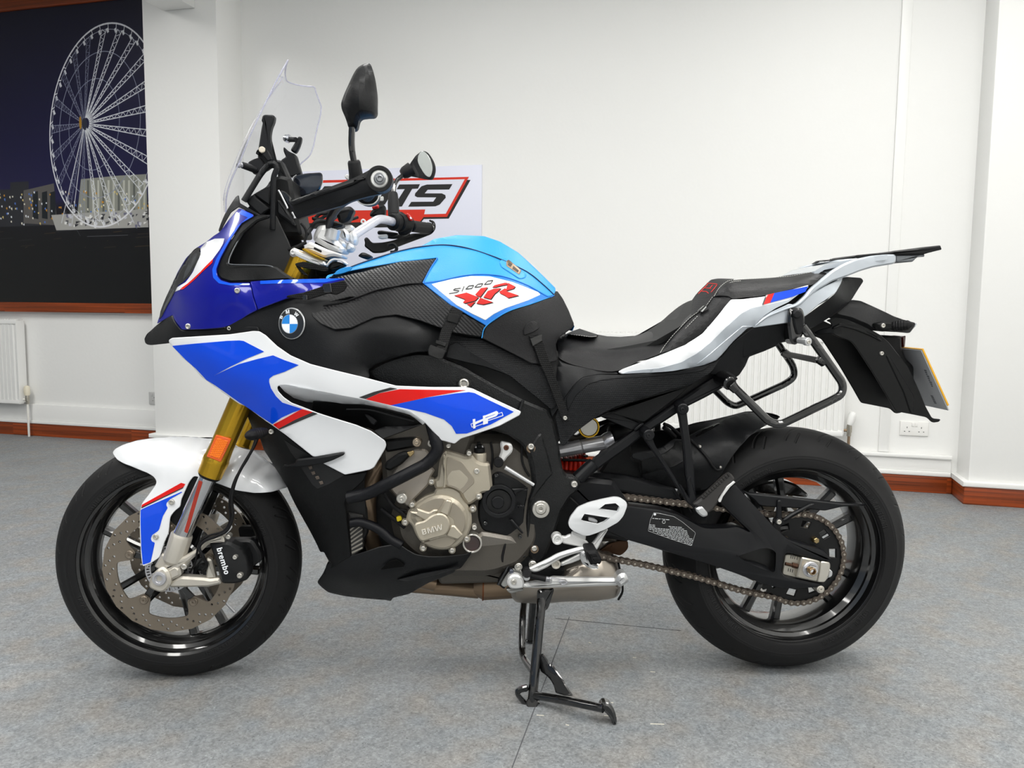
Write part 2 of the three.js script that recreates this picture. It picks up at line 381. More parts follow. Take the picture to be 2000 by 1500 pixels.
// raised lettering on a plane through a traced point, written along a traced direction; h in metres
function letters(txt, origin, right, up, h, depth, narrow = 1) {
  const g = new TextGeometry(txt, { font, size: h, depth, curveSegments: 4, bevelEnabled: false });
  g.scale(narrow, 1, 1);
  const X = right.clone().normalize(), Y = up.clone().sub(X.clone().multiplyScalar(up.dot(X))).normalize(), Zv = X.clone().cross(Y);
  g.applyMatrix4(new THREE.Matrix4().makeBasis(X, Y, Zv).setPosition(origin));
  return norm(g);
}
// ---------------------------------------------------------------- the room: wall axes u (along), y (up), w (out of the wall)
const WO = V3(-1.523, 0, -3.556), WU = V3(0.9467, 0, 0.3221), WN = V3(-0.3221, 0, 0.9467);
const wallM = new THREE.Matrix4().makeBasis(WU, V3(0, 1, 0), WN).setPosition(WO);
function onWall(px, py, w = 0) {                          // [u, y] of a traced pixel on the plane w in front of the wall
  const d = ray(px, py), c = camera.position.clone().sub(WO), t = (w - c.dot(WN)) / d.dot(WN), p = c.addScaledVector(d, t);
  return [p.dot(WU), p.y];
}
const wb = (u0, u1, y0, y1, w0, w1, b = 0.002) => boxG(u0, u1, y0, y1, w0, w1, b).applyMatrix4(wallM);
const U = (px, py, w) => onWall(px, py, w)[0], Yw = (px, py, w) => onWall(px, py, w)[1];

const wallN = noiseField(256, 48, 31);
const wallBump = dataTex(256, (x, y) => { const v = 255 * wallN[y * 256 + x]; return [v, v, v]; }, false, 1.5);
const paint = std(0xf1f1ef, 0.62, 0, { bumpMap: wallBump, bumpScale: 0.0003 });
const paintTrim = std(0xf3f3f1, 0.4);
const woodN = noiseField(256, 16, 41), woodF = noiseField(256, 64, 42);
const woodTex = dataTex(256, (x, y) => {
  const k = 0.5 * woodN[y * 256 + ((x >> 3) & 255)] + 0.5 * woodF[y * 256 + ((x >> 4) & 255)], s = 0.62 + 0.6 * k; return [148 * s, 66 * s, 26 * s];
}, true, 1, 5);
const wood = std(0xffffff, 0.34, 0, { map: woodTex });
const floorA = noiseField(1024, 256, 51), floorB = noiseField(1024, 96, 52), floorC = noiseField(1024, 7, 53), floorD = noiseField(1024, 512, 54);
const floorTex = dataTex(1024, (x, y) => {
  const i = y * 1024 + x, sp = floorD[i]; let v = 134 + 30 * (floorA[i] - 0.5) + 14 * (floorB[i] - 0.5) + 7 * (floorC[i] - 0.5) + (sp > 0.93 ? 34 : sp < 0.07 ? -44 : 0);
  const warm = 8 * (floorC[(i * 3 + 517) % 1048576] - 0.5); return [v + warm, v + 1, v + 1 - warm];
}, true, 0.9);
const floorRough = dataTex(256, (x, y) => { const v = 120 + 70 * coarseN[y * 256 + x]; return [v, v, v]; }, false, 0.4);
const floorMat = std(0xffffff, 1, 0, { map: floorTex, roughnessMap: floorRough, bumpMap: floorTex, bumpScale: 0.0006 });
{
  const g = new THREE.PlaneGeometry(22, 22); g.rotateX(-Math.PI / 2); g.translate(0, 0, 1.5);
  const p = g.attributes.position, uv = g.attributes.uv; for (let i = 0; i < p.count; i++) uv.setXY(i, p.getX(i), p.getZ(i));
  const slab = boxG(-11, 11, -11, 11, -0.2, -0.002, 0); slab.rotateX(-Math.PI / 2); slab.translate(0, 0, 1.5);
  const f = structure('floor', norm(g), floorMat);
  structure('floor_slab', slab, std(0x55555a, 0.9), f);
  // sheet joints in the vinyl and a few scuffs
  const strip = (a, b, w) => { const A = groundAt(...a), B = groundAt(...b), d = B.clone().sub(A), L = d.length(); const q = boxG(0, L, -w / 2, w / 2, 0.0002, 0.0008, 0); q.rotateX(-Math.PI / 2); q.rotateY(-Math.atan2(d.z, d.x)); q.translate(A.x, 0, A.z); return q; };
  const joint = std(0x55565a, 0.9), chip = std(0xd9d4c6, 0.8);
  mesh('floor_joint', strip([1000, 1500], [1112, 1205], 0.0022), joint, f); mesh('floor_joint', strip([1085, 1208], [1330, 1232], 0.0018), joint, f);
  for (const [x, y, l] of [[1270, 1414, 34], [1048, 1397, 18], [1270, 1312, 12], [1030, 1360, 14], [1236, 1284, 8], [1150, 1255, 6], [1105, 1416, 8], [1190, 1372, 10], [1180, 1398, 30]])
    mesh('floor_scuff', strip([x, y], [x + l * 0.8, y + 1], 0.0028), chip, f);
}
function groundAt(px, py) { const d = ray(px, py), t = -camera.position.y / d.y; return V3(camera.position.x + t * d.x, 0, camera.position.z + t * d.z); }

const PD = 0.25, PIER_L0 = U(303, 820, PD), PIER_L1 = U(431, 400, PD), PIER_R0 = U(1892, 930, 0.22);
const BH = Yw(131, 829.5, 0.02);                          // top of the brown skirting
structure('wall_back', wb(-5.2, 6.2, 0, CEIL, -0.2, 0, 0), paint);
structure('wall_pier_left', wb(PIER_L0, PIER_L1, BH, CEIL, -0.02, PD, 0.004), paint);
structure('wall_pier_right', wb(PIER_R0, 6.2, BH, CEIL, -0.02, 0.22, 0.004), paint);
{
  const bb = (n, u0, u1, w0, w1) => structure(n, wb(u0, u1, 0, BH - 0.004, w0, w1, 0.003), wood);
  bb('baseboard_back', -5, PIER_L0 - 0.001, 0.001, 0.022); bb('baseboard_back', PIER_L1 + 0.023, PIER_R0 - 0.023, 0.001, 0.022);
  bb('baseboard_pier_left', PIER_L0, PIER_L1 + 0.022, 0.0, PD + 0.022); bb('baseboard_pier_right', PIER_R0 - 0.022, 6, 0.0, 0.242);
  const tr = (u0, u1, w0, w1) => wb(u0, u1, BH - 0.004, BH + 0.02, w0, w1, 0.005);
  structure('trim_1', merge([tr(-5, PIER_L0 - 0.03, 0.001, 0.03), tr(PIER_L1 + 0.031, PIER_R0 - 0.031, 0.001, 0.03)]), paintTrim);
  structure('trim_2', tr(PIER_L0 - 0.03, PIER_L1 + 0.03, 0.001, PD + 0.03), paintTrim);
  structure('trim_3', tr(PIER_R0 - 0.03, 6, 0.001, 0.25), paintTrim);
  const lh = Yw(170, 794.5, 0.02), rh = Yw(1780, 887, 0.03);   // low boxed ledge along the wall
  structure('trim_4', merge([wb(-5, PIER_L0 - 0.031, BH + 0.0205, lh, 0.001, 0.02, 0.003)]), paintTrim);
  structure('trim_5', merge([wb(PIER_L1 + 0.031, PIER_R0 - 0.031, BH + 0.0205, rh - 0.02, 0.001, 0.018, 0.002), wb(PIER_L1 + 0.031, PIER_R0 - 0.031, rh - 0.0195, rh, 0.001, 0.035, 0.005)]), paintTrim);
  const s0 = U(1738, 460, 0.012), s1 = U(1759, 460, 0.012);
  structure('trim_6', wb(s0, s1, rh + 0.001, CEIL, 0.001, 0.012, 0.003), paintTrim);
  const b0 = onWall(321, 22, PD), b1 = onWall(381, 18, PD);
  structure('trim_beam', wb(b0[0], b1[0], b0[1], CEIL - 0.001, PD + 0.002, 7.5, 0.004), paint);
}
// ceiling, side walls and the glazed shop front behind the photographer
structure('ceiling', wb(-5.2, 6.2, CEIL, CEIL + 0.2, -0.2, 8.2, 0), std(0xf2f2f0, 0.8));
structure('wall_left', wb(-5.2, -5, 0, CEIL, 0.001, 8, 0), paint);
structure('wall_right', wb(6, 6.2, 0, CEIL, 0.3, 8, 0), paint);
structure('wall_front', merge([wb(-5.2, 6.2, 2.7, CEIL, 8, 8.2, 0), wb(-5.2, 6.2, 0, 0.5, 8, 8.2, 0), wb(-5.2, -3.6, 0.5, 2.7, 8, 8.2, 0), wb(4.6, 6.2, 0.5, 2.7, 8, 8.2, 0), wb(0.4, 0.7, 0.5, 2.7, 8, 8.2, 0)]), paint);
{
  const w1 = new THREE.Group(); w1.name = 'window_1'; w1.userData.kind = 'structure'; scene.add(w1);
  const al = std(0xd8d8d8, 0.4, 0.6), gl = phys(0xffffff, 0.02, 0, { transmission: 1, thickness: 0 });
  for (const [a, b] of [[-3.6, 0.4], [0.7, 4.6]]) {
    mesh('window_frame', merge([wb(a, b, 0.5, 0.56, 8.05, 8.12), wb(a, b, 2.64, 2.7, 8.05, 8.12), wb(a, a + 0.06, 0.56, 2.64, 8.05, 8.12), wb(b - 0.06, b, 0.56, 2.64, 8.05, 8.12)]), al, w1);
    mesh('window_pane', wb(a + 0.06, b - 0.06, 0.56, 2.64, 8.08, 8.09, 0), gl, w1);
  }
}
{
  const glow = std(0xffffff, 0.6, 0, { emissive: 0xffffff, emissiveIntensity: 2.5 }), body = std(0xe6e6e6, 0.5);
  LAMPS.forEach(([x, z, w, d, k], i) => {
    const g = new THREE.Group(); g.name = numbered('ceiling_light'); g.position.set(x, CEIL, z); scene.add(g);
    tag(g, 'unseen white ceiling light panel with a glowing diffuser above the showroom floor', 'ceiling light', 'ceiling light panels');
    const fr = merge([boxG(-w / 2 - 0.02, w / 2 + 0.02, -d / 2 - 0.02, -d / 2, -0.03, -0.002), boxG(-w / 2 - 0.02, w / 2 + 0.02, d / 2, d / 2 + 0.02, -0.03, -0.002), boxG(-w / 2 - 0.02, -w / 2, -d / 2, d / 2, -0.03, -0.002), boxG(w / 2, w / 2 + 0.02, -d / 2, d / 2, -0.03, -0.002)]);
    fr.rotateX(Math.PI / 2); fr.translate(0, -0.032, 0); mesh('frame', fr, body, g);
    const df = boxG(-w / 2, w / 2, -d / 2, d / 2, 0, 0.008, 0); df.rotateX(Math.PI / 2); df.translate(0, -0.01, 0); mesh('diffuser', df, glow, g);
    const L = new THREE.RectAreaLight(0xfffdf8, LAMP_POWER * k, w, d); L.name = numbered('panel_light'); L.position.set(0, -0.034, 0); L.rotation.x = -Math.PI / 2; g.add(L);
  });
}

// ---------------------------------------------------------------- framed night picture on the wall
{
  const g = new THREE.Group(); g.name = 'framed_picture'; g.position.copy(WO).addScaledVector(WN, 0.0); scene.add(g);
  tag(g, 'large framed night photograph of a white ferris wheel over a dark square', 'picture');
  const local = geo => geo.translate(-g.position.x, -g.position.y, -g.position.z);
  const wq = 0.03, uL = U(0, 300, wq) - 0.9, uR = PIER_L0 - 0.002, yB = Yw(150, 591.5, wq), yT = Yw(120, 11.5, wq);
  const fb = Yw(150, 610.5, 0.045);
  mesh('frame_rail', local(wb(uL, uR, fb, yB, 0.001, 0.045, 0.004)), wood, g);
  mesh('frame_rail', local(wb(uL, uR, yT, yT + (yB - fb) * 1.2, 0.001, 0.045, 0.004)), wood, g);
  const cw = 1536, ch = 1024;
  const tex = canvasTex(cw, ch, (x, w, h) => {
    const m = (px, py) => { const [a, b] = onWall(px, py, wq); return [(a - uL) / (uR - uL) * w, (yT - b) / (yT - yB) * h]; };
    const gr = x.createLinearGradient(0, 0, 0, h); gr.addColorStop(0, '#0b0a24'); gr.addColorStop(0.45, '#17153c'); gr.addColorStop(0.64, '#1e1c46'); gr.addColorStop(0.68, '#15141c'); gr.addColorStop(0.8, '#0d0e11'); gr.addColorStop(1, '#0a0b0d');
    x.fillStyle = gr; x.fillRect(0, 0, w, h);
    const poly = (P, col, fill) => { x.beginPath(); P.forEach((q, i) => { const c = m(...q); i ? x.lineTo(...c) : x.moveTo(...c); }); if (fill) { x.closePath(); x.fillStyle = col; x.fill(); } else { x.strokeStyle = col; x.stroke(); } };
    seed = 99;
    // buildings
    poly([[-60, 400], [-60, 372], [20, 370], [20, 356], [56, 354], [56, 378], [105, 360], [110, 440], [-60, 445]], '#2c2d33', true);
    poly([[46, 372], [105, 358], [112, 440], [46, 436]], '#5d5a58', true);
    for (const k of [64, 82, 98]) poly([[k, 376], [k + 10, 373], [k + 11, 428], [k, 426]], '#1c2126', true);
    poly([[158, 350], [230, 343], [286, 340], [288, 430], [150, 425]], '#8d8f86', true);
    for (let i = 0; i < 12; i++) poly([[170 + i * 10, 352], [174 + i * 10, 352], [174 + i * 10, 415], [170 + i * 10, 415]], i % 3 ? '#b9bab0' : '#5f625e', true);
    for (let i = 0; i < 130; i++) { const px = -50 + 340 * rnd(), py = 372 + 66 * rnd(); poly([[px, py], [px + 2.5, py], [px + 2.5, py + 3 + 3 * rnd()], [px, py + 3]], ['#c78a2a', '#d8c27a', '#dfe3e8', '#4f76c8', '#e8e4d2'][Math.floor(rnd() * 5)], true); }
    poly([[100, 420], [288, 408], [290, 444], [110, 450]], '#a7a6a2', true);
    for (let i = 0; i < 60; i++) { const px = 125 + 165 * rnd(), py = 410 + 32 * rnd(); poly([[px, py], [px + 4 + 5 * rnd(), py], [px + 4, py + 8 * rnd()], [px, py + 5]], ['#e6e6e4', '#44454a', '#c8c9d2', '#6f6f86', '#2a2a30'][Math.floor(rnd() * 5)], true); }
    // the wheel: rim, cabins, braced spokes
    const C0 = [165, 242], E = (a, k) => [207 + 109 * k * Math.cos(a) + (C0[0] - 207) * (1 - k) - 12 * k * Math.sin(a), 244 + 199 * k * Math.sin(a) + (C0[1] - 244) * (1 - k)];
    x.lineWidth = 6; poly(Array.from({ length: 81 }, (_, i) => E(i / 80 * Math.PI * 2, 1)), '#dfe0e4');
    x.lineWidth = 2; poly(Array.from({ length: 81 }, (_, i) => E(i / 80 * Math.PI * 2, 0.94)), '#b9bcc6');
    x.lineWidth = 3; poly(Array.from({ length: 81 }, (_, i) => E(i / 80 * Math.PI * 2, 0.72)), '#8d93a4'); poly(Array.from({ length: 81 }, (_, i) => E(i / 80 * Math.PI * 2, 0.45)), '#7a8094');
    for (let i = 0; i < 42; i++) {
      const a = i / 42 * Math.PI * 2, q = E(a, 0.95), b = E(a + 0.04, 0.93); x.lineWidth = 11; poly([q, [q[0] + 3, q[1] + 8]], '#d5d7dc'); x.lineWidth = 3; poly([E(a, 1), b], '#eceef0');
    }
    for (let i = 0; i < 21; i++) {
      const a = i / 21 * Math.PI * 2 + 0.1, front = Math.cos(a) > -0.3, col = front ? '#d9dce0' : '#8f95a6';
      x.lineWidth = front ? 3.4 : 2; poly([E(a - 0.04, 0.95), E(a - 0.1, 0.06)], col); poly([E(a + 0.04, 0.95), E(a + 0.1, 0.06)], col);
      x.lineWidth = front ? 2.4 : 1.4; const z = []; for (let k = 0; k <= 22; k++) z.push(E(a + (k % 2 ? 0.045 : -0.045), 0.12 + 0.83 * k / 22)); poly(z, col);
    }
    x.lineWidth = 4; for (const q of [[232, 440], [262, 436], [140, 442], [120, 436]]) poly([C0, q], '#c9ccd0');
    const hub = m(...C0); x.fillStyle = '#2b2d3c'; x.beginPath(); x.ellipse(hub[0], hub[1], 14, 20, 0, 0, 7); x.fill();
    const hy = m(157, 240); x.fillStyle = '#a87b1e'; x.beginPath(); x.ellipse(hy[0], hy[1], 7, 22, 0, 0, 7); x.fill();
    x.lineWidth = 2; for (let i = 0; i < 20; i++) { const px = -50 + 320 * rnd(), py = 452 + 40 * rnd(); poly([[px, py], [px + 30 * rnd(), py - 2]], ['#3a3026', '#4a3b28', '#2b2b2e'][i % 3]); }
    poly([[110, 451], [150, 449], [157, 461]], '#4b4c50'); poly([[170, 462], [250, 459]], '#55555a');
  });
  const can = wb(uL, uR, yB, yT, 0.004, 0.03, 0), p = can.attributes.position, uv = can.attributes.uv, inv = wallM.clone().invert(), v = V3();
  for (let i = 0; i < p.count; i++) { v.fromBufferAttribute(p, i).applyMatrix4(inv); uv.setXY(i, (v.x - uL) / (uR - uL), (v.y - yB) / (yT - yB)); }
  mesh('print', local(can), std(0xffffff, 0.3, 0, { map: tex }), g);
}

// ---------------------------------------------------------------- dealer sign on the back wall
{
  const g = new THREE.Group(); g.name = 'wall_sign'; const sw = 0.012, P = (x, y) => onWall(...toPx('H', x, y), sw);
  const [u1, y1] = onWall(941, 321.5, sw), u0 = U(560, 330, sw), y0 = y1 - 0.62; g.position.copy(WO).addScaledVector(WU, u0).setY(y0).addScaledVector(WN, 0.002); scene.add(g);
  tag(g, 'white wall sign with red bordered banner and black slanted letters behind handlebars', 'sign');
  const local = geo => geo.translate(-g.position.x, -g.position.y, -g.position.z);
  mesh('board', local(wb(u0, u1, y0, y1, 0.002, sw, 0.001)), std(0xe3e5f4, 0.45), g);
  const ink = std(0x141414, 0.5), red = std(0xd9290a, 0.5), wh = std(0xe6e8f5, 0.45);
  const shape = (name, polys, mat, w0) => mesh(name, merge(polys.map(f => {
    const sh = new THREE.Shape(pairs(f).map(q => new THREE.Vector2(...P(...q)))); const e = new THREE.ExtrudeGeometry(sh, { depth: 0.0008, bevelEnabled: false }); e.translate(0, 0, w0); return local(norm(e).applyMatrix4(wallM));
  })), mat, g);
  shape('banner_shadow', [[60, 372, 1615, 340, 1412, 700, 1180, 704, 1120, 775, -60, 800]], ink, sw);
  shape('banner', [[50, 348, 1600, 312, 1396, 684, 1178, 686, 1150, 725, -80, 745]], red, sw + 0.0012);
  shape('banner_field', [[95, 372, 1562, 334, 1385, 655, 1185, 660, 1195, 615, 0, 632]], wh, sw + 0.0024);
  shape('letter', [[955, 383, 1146, 381, 1128, 422, 1074, 424, 978, 588, 900, 590, 1006, 426, 930, 428]], ink, sw + 0.0036);
  shape('letter', [[1210, 384, 1448, 380, 1418, 430, 1218, 432, 1190, 466, 1350, 466, 1382, 482, 1386, 506, 1330, 570, 1290, 586, 1036, 590, 1066, 545, 1270, 543, 1298, 503, 1120, 502, 1098, 488, 1102, 466, 1160, 400]], ink, sw + 0.0036);
  shape('letter', [[810, 430, 905, 428, 820, 570, 742, 585]], ink, sw + 0.0036);
  shape('letter', [[258, 400, 520, 394, 430, 440, 225, 444]], ink, sw + 0.0036);
}

// ---------------------------------------------------------------- radiators with valves, sockets
function radiator(name, label, u0, u1, y0, y1, side, rightPx) {
  const g = new THREE.Group(); g.name = name; g.position.copy(WO).addScaledVector(WU, (u0 + u1) / 2).setY(y0); scene.add(g); tag(g, label, 'radiator');
  const local = geo => geo.translate(-g.position.x, -g.position.y, -g.position.z), pm = std(0xf0f0ee, 0.38);
  // pressed panel: vertical channels
  const sh = new THREE.Shape(), pitch = 0.034, P = []; let u = u0 + 0.03;
  for (; u < u1 - 0.03; u += pitch) P.push([u, 0.092], [u + pitch * 0.62, 0.092], [u + pitch * 0.7, 0.084], [u + pitch * 0.92, 0.084]);
  sh.moveTo(u0, 0.05); sh.lineTo(u0, 0.092); P.forEach(q => sh.lineTo(...q)); sh.lineTo(u1, 0.092); sh.lineTo(u1, 0.05);
  const e = new THREE.ExtrudeGeometry(sh, { depth: y1 - y0 - 0.06, bevelEnabled: false }); e.rotateX(Math.PI / 2); const v = e.attributes.position;
  for (let i = 0; i < v.count; i++) v.setXYZ(i, v.getX(i), v.getY(i) + y1 - 0.03, v.getZ(i));
  mesh('front_panel', local(finish(e, 0.3).applyMatrix4(wallM)), pm, g);
  mesh('rim', local(merge([wb(u0, u1, y0, y0 + 0.03, 0.05, 0.094, 0.006), wb(u0, u1, y1 - 0.03, y1, 0.05, 0.094, 0.006)])), pm, g);
  mesh('side_cover', local(wb(u1 - 0.004, u1 + 0.004, y0 + 0.01, y1 - 0.004, 0.028, 0.095, 0.002)), pm, g);
  mesh('side_cover', local(wb(u0 - 0.004, u0 + 0.004, y0 + 0.01, y1 - 0.004, 0.028, 0.095, 0.002)), pm, g);
  const grille = []; for (let k = u0 + 0.02; k < u1 - 0.02; k += 0.022) grille.push(wb(k, k + 0.011, y1 + 0.001, y1 + 0.006, 0.034, 0.09, 0.001));
  mesh('top_grille', local(merge([wb(u0, u1, y1 - 0.012, y1 + 0.001, 0.03, 0.093, 0.002), ...grille])), pm, g);
  mesh('back_panel', local(wb(u0 + 0.01, u1 - 0.01, y0 + 0.02, y1 - 0.02, 0.012, 0.04, 0.002)), pm, g);
  const W = (a, b, c) => V3(a, b, c).applyMatrix4(wallM).sub(g.position), ux = u1 + 0.035, yv = y0 + 0.03;
  mesh('pipe', [bentW([W(u1 - 0.01, yv, 0.06), W(ux, yv, 0.06), W(ux, 0.0, 0.06)], 0.0075, 0.006)], std(side ? 0xa08a72 : 0xe8e6e0, 0.4, side ? 0.8 : 0), g);
  mesh('valve_body', lathe(W(ux, yv - 0.03, 0.06), W(ux, yv + 0.03, 0.06), [[0, 0.0001], [0, 0.011], [0.3, 0.011], [0.35, 0.014], [0.7, 0.014], [1, 0.012], [1, 0.0001]]), std(0xb9b4a8, 0.3, 1), g);
  const tilt = side ? 0.018 : 0.0;
  mesh('valve_head', lathe(W(ux, yv + 0.03, 0.06), W(ux + tilt, yv + 0.1, 0.06), [[0, 0.0001], [0, 0.016], [0.2, 0.02], [0.75, 0.02], [0.92, 0.016], [1, 0.0001]]), std(side ? 0xf2f2f0 : 0xeae2cc, 0.4), g);
}
{
  const w = 0.09, [ur, yt] = onWall(1655, 659, w), yb = Yw(1650, 853, w), ul = U(1085, 641, w);
  radiator('radiator', 'wide white panel radiator behind the rear half of the motorcycle', ul, ur, yb, yt, 1);
  const [vr, vt] = onWall(31, 625, w), vb = Yw(31, 789, w);
  radiator('radiator_001', 'white panel radiator under the night picture with cream thermostat valve', vr - 0.9, vr, vb, vt, 0);
}
function socket(name, label, u0, u1, y0, y1, w, gangs, col) {
  const g = new THREE.Group(); g.name = name; g.position.copy(WO).addScaledVector(WU, (u0 + u1) / 2).setY((y0 + y1) / 2).addScaledVector(WN, w + 0.001); scene.add(g); tag(g, label, 'socket');
  const local = geo => geo.translate(-g.position.x, -g.position.y, -g.position.z), pm = std(col, 0.35), dark = std(0x2a2a2a, 0.6), W = u1 - u0, H = y1 - y0;
  mesh('face_plate', local(wb(u0, u1, y0, y1, w + 0.001, w + 0.01, 0.003)), pm, g);
  for (let k = 0; k < gangs; k++) {
    const c = u0 + W * (gangs === 2 ? (k ? 0.75 : 0.25) : 0.5), h = y0 + H * 0.42;
    for (const [du, dv, a, b] of [[0, 0.011, 0.003, 0.008], [-0.011, -0.01, 0.006, 0.0035], [0.011, -0.01, 0.006, 0.0035]]) mesh('pin_slot', local(wb(c + du - a / 2, c + du + a / 2, h + dv - b / 2, h + dv + b / 2, w + 0.0095, w + 0.0104, 0)), dark, g);
  }
  for (const k of gangs === 2 ? [0.44, 0.56] : [0.3]) mesh('switch', local(wb(u0 + W * k - 0.006, u0 + W * k + 0.006, y0 + H * 0.66, y0 + H * 0.9, w + 0.0095, w + 0.0135, 0.001)), pm, g);
}
{
  const [a, b] = onWall(1758.5, 822, 0.01), [c, d] = onWall(1813, 852.5, 0.01); socket('wall_socket', 'white double wall socket below the number plate', a, c, d, b, 0, 2, 0xf0efec);
  const [e, f] = onWall(290, 765.5, 0.01), [h, i] = onWall(304.5, 790, 0.01); socket('wall_socket_001', 'small grey wall socket beside the white pier under the night picture', e, e + 0.086, i, f, 0, 1, 0xc9c9c8);
}
// ================================================================ the motorcycle (traced in place, then hung on its own base)
const bike = new THREE.Group(); bike.name = 'motorcycle'; bike.position.set(0.774, 0, 0); scene.add(bike);
tag(bike, 'white and blue sport touring motorcycle with strapped tank cover standing on its centre stand', 'motorcycle');
const B = (name, geo, mat, parent = bike, label) => { let g = Array.isArray(geo) ? merge(geo) : geo; g = g.clone(); g.translate(-0.774, 0, 0); return mesh(name, g, mat, parent, label); };
const grp = (name, parent = bike) => { const g = new THREE.Group(); g.name = numbered(name); parent.add(g); return g; };
const B2 = (name, geo, mat, parent = bike, label) => { const g = Array.isArray(geo) ? merge(geo) : geo; return [B(name, g, mat, parent, label), B(name, flip(g), mat, parent, label)]; };
const FA = [0, 0.3], RA = [1.548, 0.318];                // axles

// ---------------------------------------------------------------- wheels
function tyreTex(text, s0, slant) {
  return canvasTex(2048, 256, (x, w, h) => {
    x.fillStyle = '#808080'; x.fillRect(0, 0, w, h); seed = s0;
    x.strokeStyle = '#000'; x.lineCap = 'round'; x.lineWidth = 7;
    for (let i = 0; i < 22; i++) {                       // tread grooves, both sides of the crown
      const u = (i + 0.3) / 22 * w;
      for (const sd of [1, -1]) {
        x.beginPath(); const v0 = 0.5 + sd * 0.03, v1 = 0.5 + sd * 0.2; x.moveTo(u + (sd > 0 ? 0 : 40), v0 * h); x.quadraticCurveTo(u + slant * 40 + (sd > 0 ? 0 : 40), (v0 + v1) / 2 * h, u + slant * 58 + (sd > 0 ? 0 : 40), v1 * h); x.stroke();
        x.lineWidth = 4; x.beginPath(); x.moveTo(u + 52, (0.5 + sd * 0.14) * h); x.lineTo(u + 52 + slant * 22, (0.5 + sd * 0.235) * h); x.stroke(); x.lineWidth = 5;
      }
    }
    x.fillStyle = '#b0b0b0'; x.font = 'bold 15px sans-serif'; x.textBaseline = 'middle';
    for (let k = 0; k < 4; k++) { x.save(); x.translate((0.05 + k * 0.25) * w, 0.075 * h); x.fillText(text, 0, 0); x.restore(); }
    x.fillStyle = '#9a9a9a'; x.fillRect(0, 0.035 * h, w, 2); x.fillRect(0, 0.125 * h, w, 2);
  }, false);
}
function tyreGeo(c, R, W, H) {
  const prof = [], a1 = 1.02;
  const el = a => [R - H + H * Math.cos(a), W / 2 * Math.sin(a)];
  const side = s => [[R - H * 1.02, s * W * 0.4], [R - H * 0.99, s * W * 0.44], [R - H * 0.93, s * W * 0.487], [R - H * 0.8, s * W * 0.5], [R - H * 0.62, s * W * 0.487], [R - H * 0.6, s * W * 0.478]];
  prof.push(...side(1)); for (let i = 0; i <= 24; i++) prof.push(el(a1 - 2 * a1 * i / 24)); prof.push(...side(-1).reverse());
  const n = prof.length, tr = [];
  const g = new THREE.LatheGeometry(prof.map(q => new THREE.Vector2(q[0], q[1])), 160);
  const uv = g.attributes.uv, cum = [0]; for (let i = 1; i < n; i++) cum.push(cum[i - 1] + Math.hypot(prof[i][0] - prof[i - 1][0], prof[i][1] - prof[i - 1][1]));
  for (let i = 0; i < uv.count; i++) uv.setY(i, 1 - cum[i % n] / cum[n - 1]);
  g.rotateX(Math.PI / 2); g.translate(c[0], c[1], 0);
  // lathe profile runs near to far: turn the faces outward
  const ix = g.index.array; for (let i = 0; i < ix.length; i += 3) { const t = ix[i + 1]; ix[i + 1] = ix[i + 2]; ix[i + 2] = t; }
  g.deleteAttribute('normal');
  return norm(toCreasedNormals(g.toNonIndexed(), 0.35));
}
function tyreMat(text, s0, slant) { const b = tyreTex(text, s0, slant); return soft(0x141415, 0.62, 0.55, { bumpMap: b, bumpScale: 0.005 }); }
const polar = (c, r, a) => [c[0] + r * Math.cos(a), c[1] + r * Math.sin(a)];
function spokePoly(c, r0, a0, w0, r1, a1, w1) {
  const p = polar(c, r0, a0), q = polar(c, r1, a1), L = Math.hypot(q[0] - p[0], q[1] - p[1]), n = [-(q[1] - p[1]) / L, (q[0] - p[0]) / L], m = [(p[0] + q[0]) / 2, (p[1] + q[1]) / 2], wm = Math.min(w0, w1) * 0.42;
  return [[p[0] + n[0] * w0 / 2, p[1] + n[1] * w0 / 2], [m[0] + n[0] * wm, m[1] + n[1] * wm], [q[0] + n[0] * w1 / 2, q[1] + n[1] * w1 / 2], [q[0] - n[0] * w1 / 2, q[1] - n[1] * w1 / 2], [m[0] - n[0] * wm, m[1] - n[1] * wm], [p[0] - n[0] * w0 / 2, p[1] - n[1] * w0 / 2]];
}
const rimProf = (hw, ri) => {
  const s = [[0.2285, hw], [0.231, hw + 0.004], [0.2285, hw + 0.0065], [0.2225, hw + 0.003], [0.2185, hw - 0.004], [0.2175, hw - 0.012], [0.2095, hw - 0.017], [0.208, hw - 0.024], [ri + 0.004, hw - 0.034], [ri, hw - 0.044]];
  return [...s, ...s.slice().reverse().map(q => [q[0], -q[1]])];
};
function rimGeo(c, hw, ri) {
  const pr = rimProf(hw, ri), g = new THREE.LatheGeometry([...pr, [0.226, -hw + 0.004], [ri + 0.006, -hw + 0.05], [ri + 0.006, hw - 0.05], [0.226, hw - 0.004], pr[0]].map(q => new THREE.Vector2(q[0], q[1])), 120);
  g.rotateX(Math.PI / 2); g.translate(c[0], c[1], 0);
  return norm(toCreasedNormals(g.toNonIndexed(), 0.45));
}
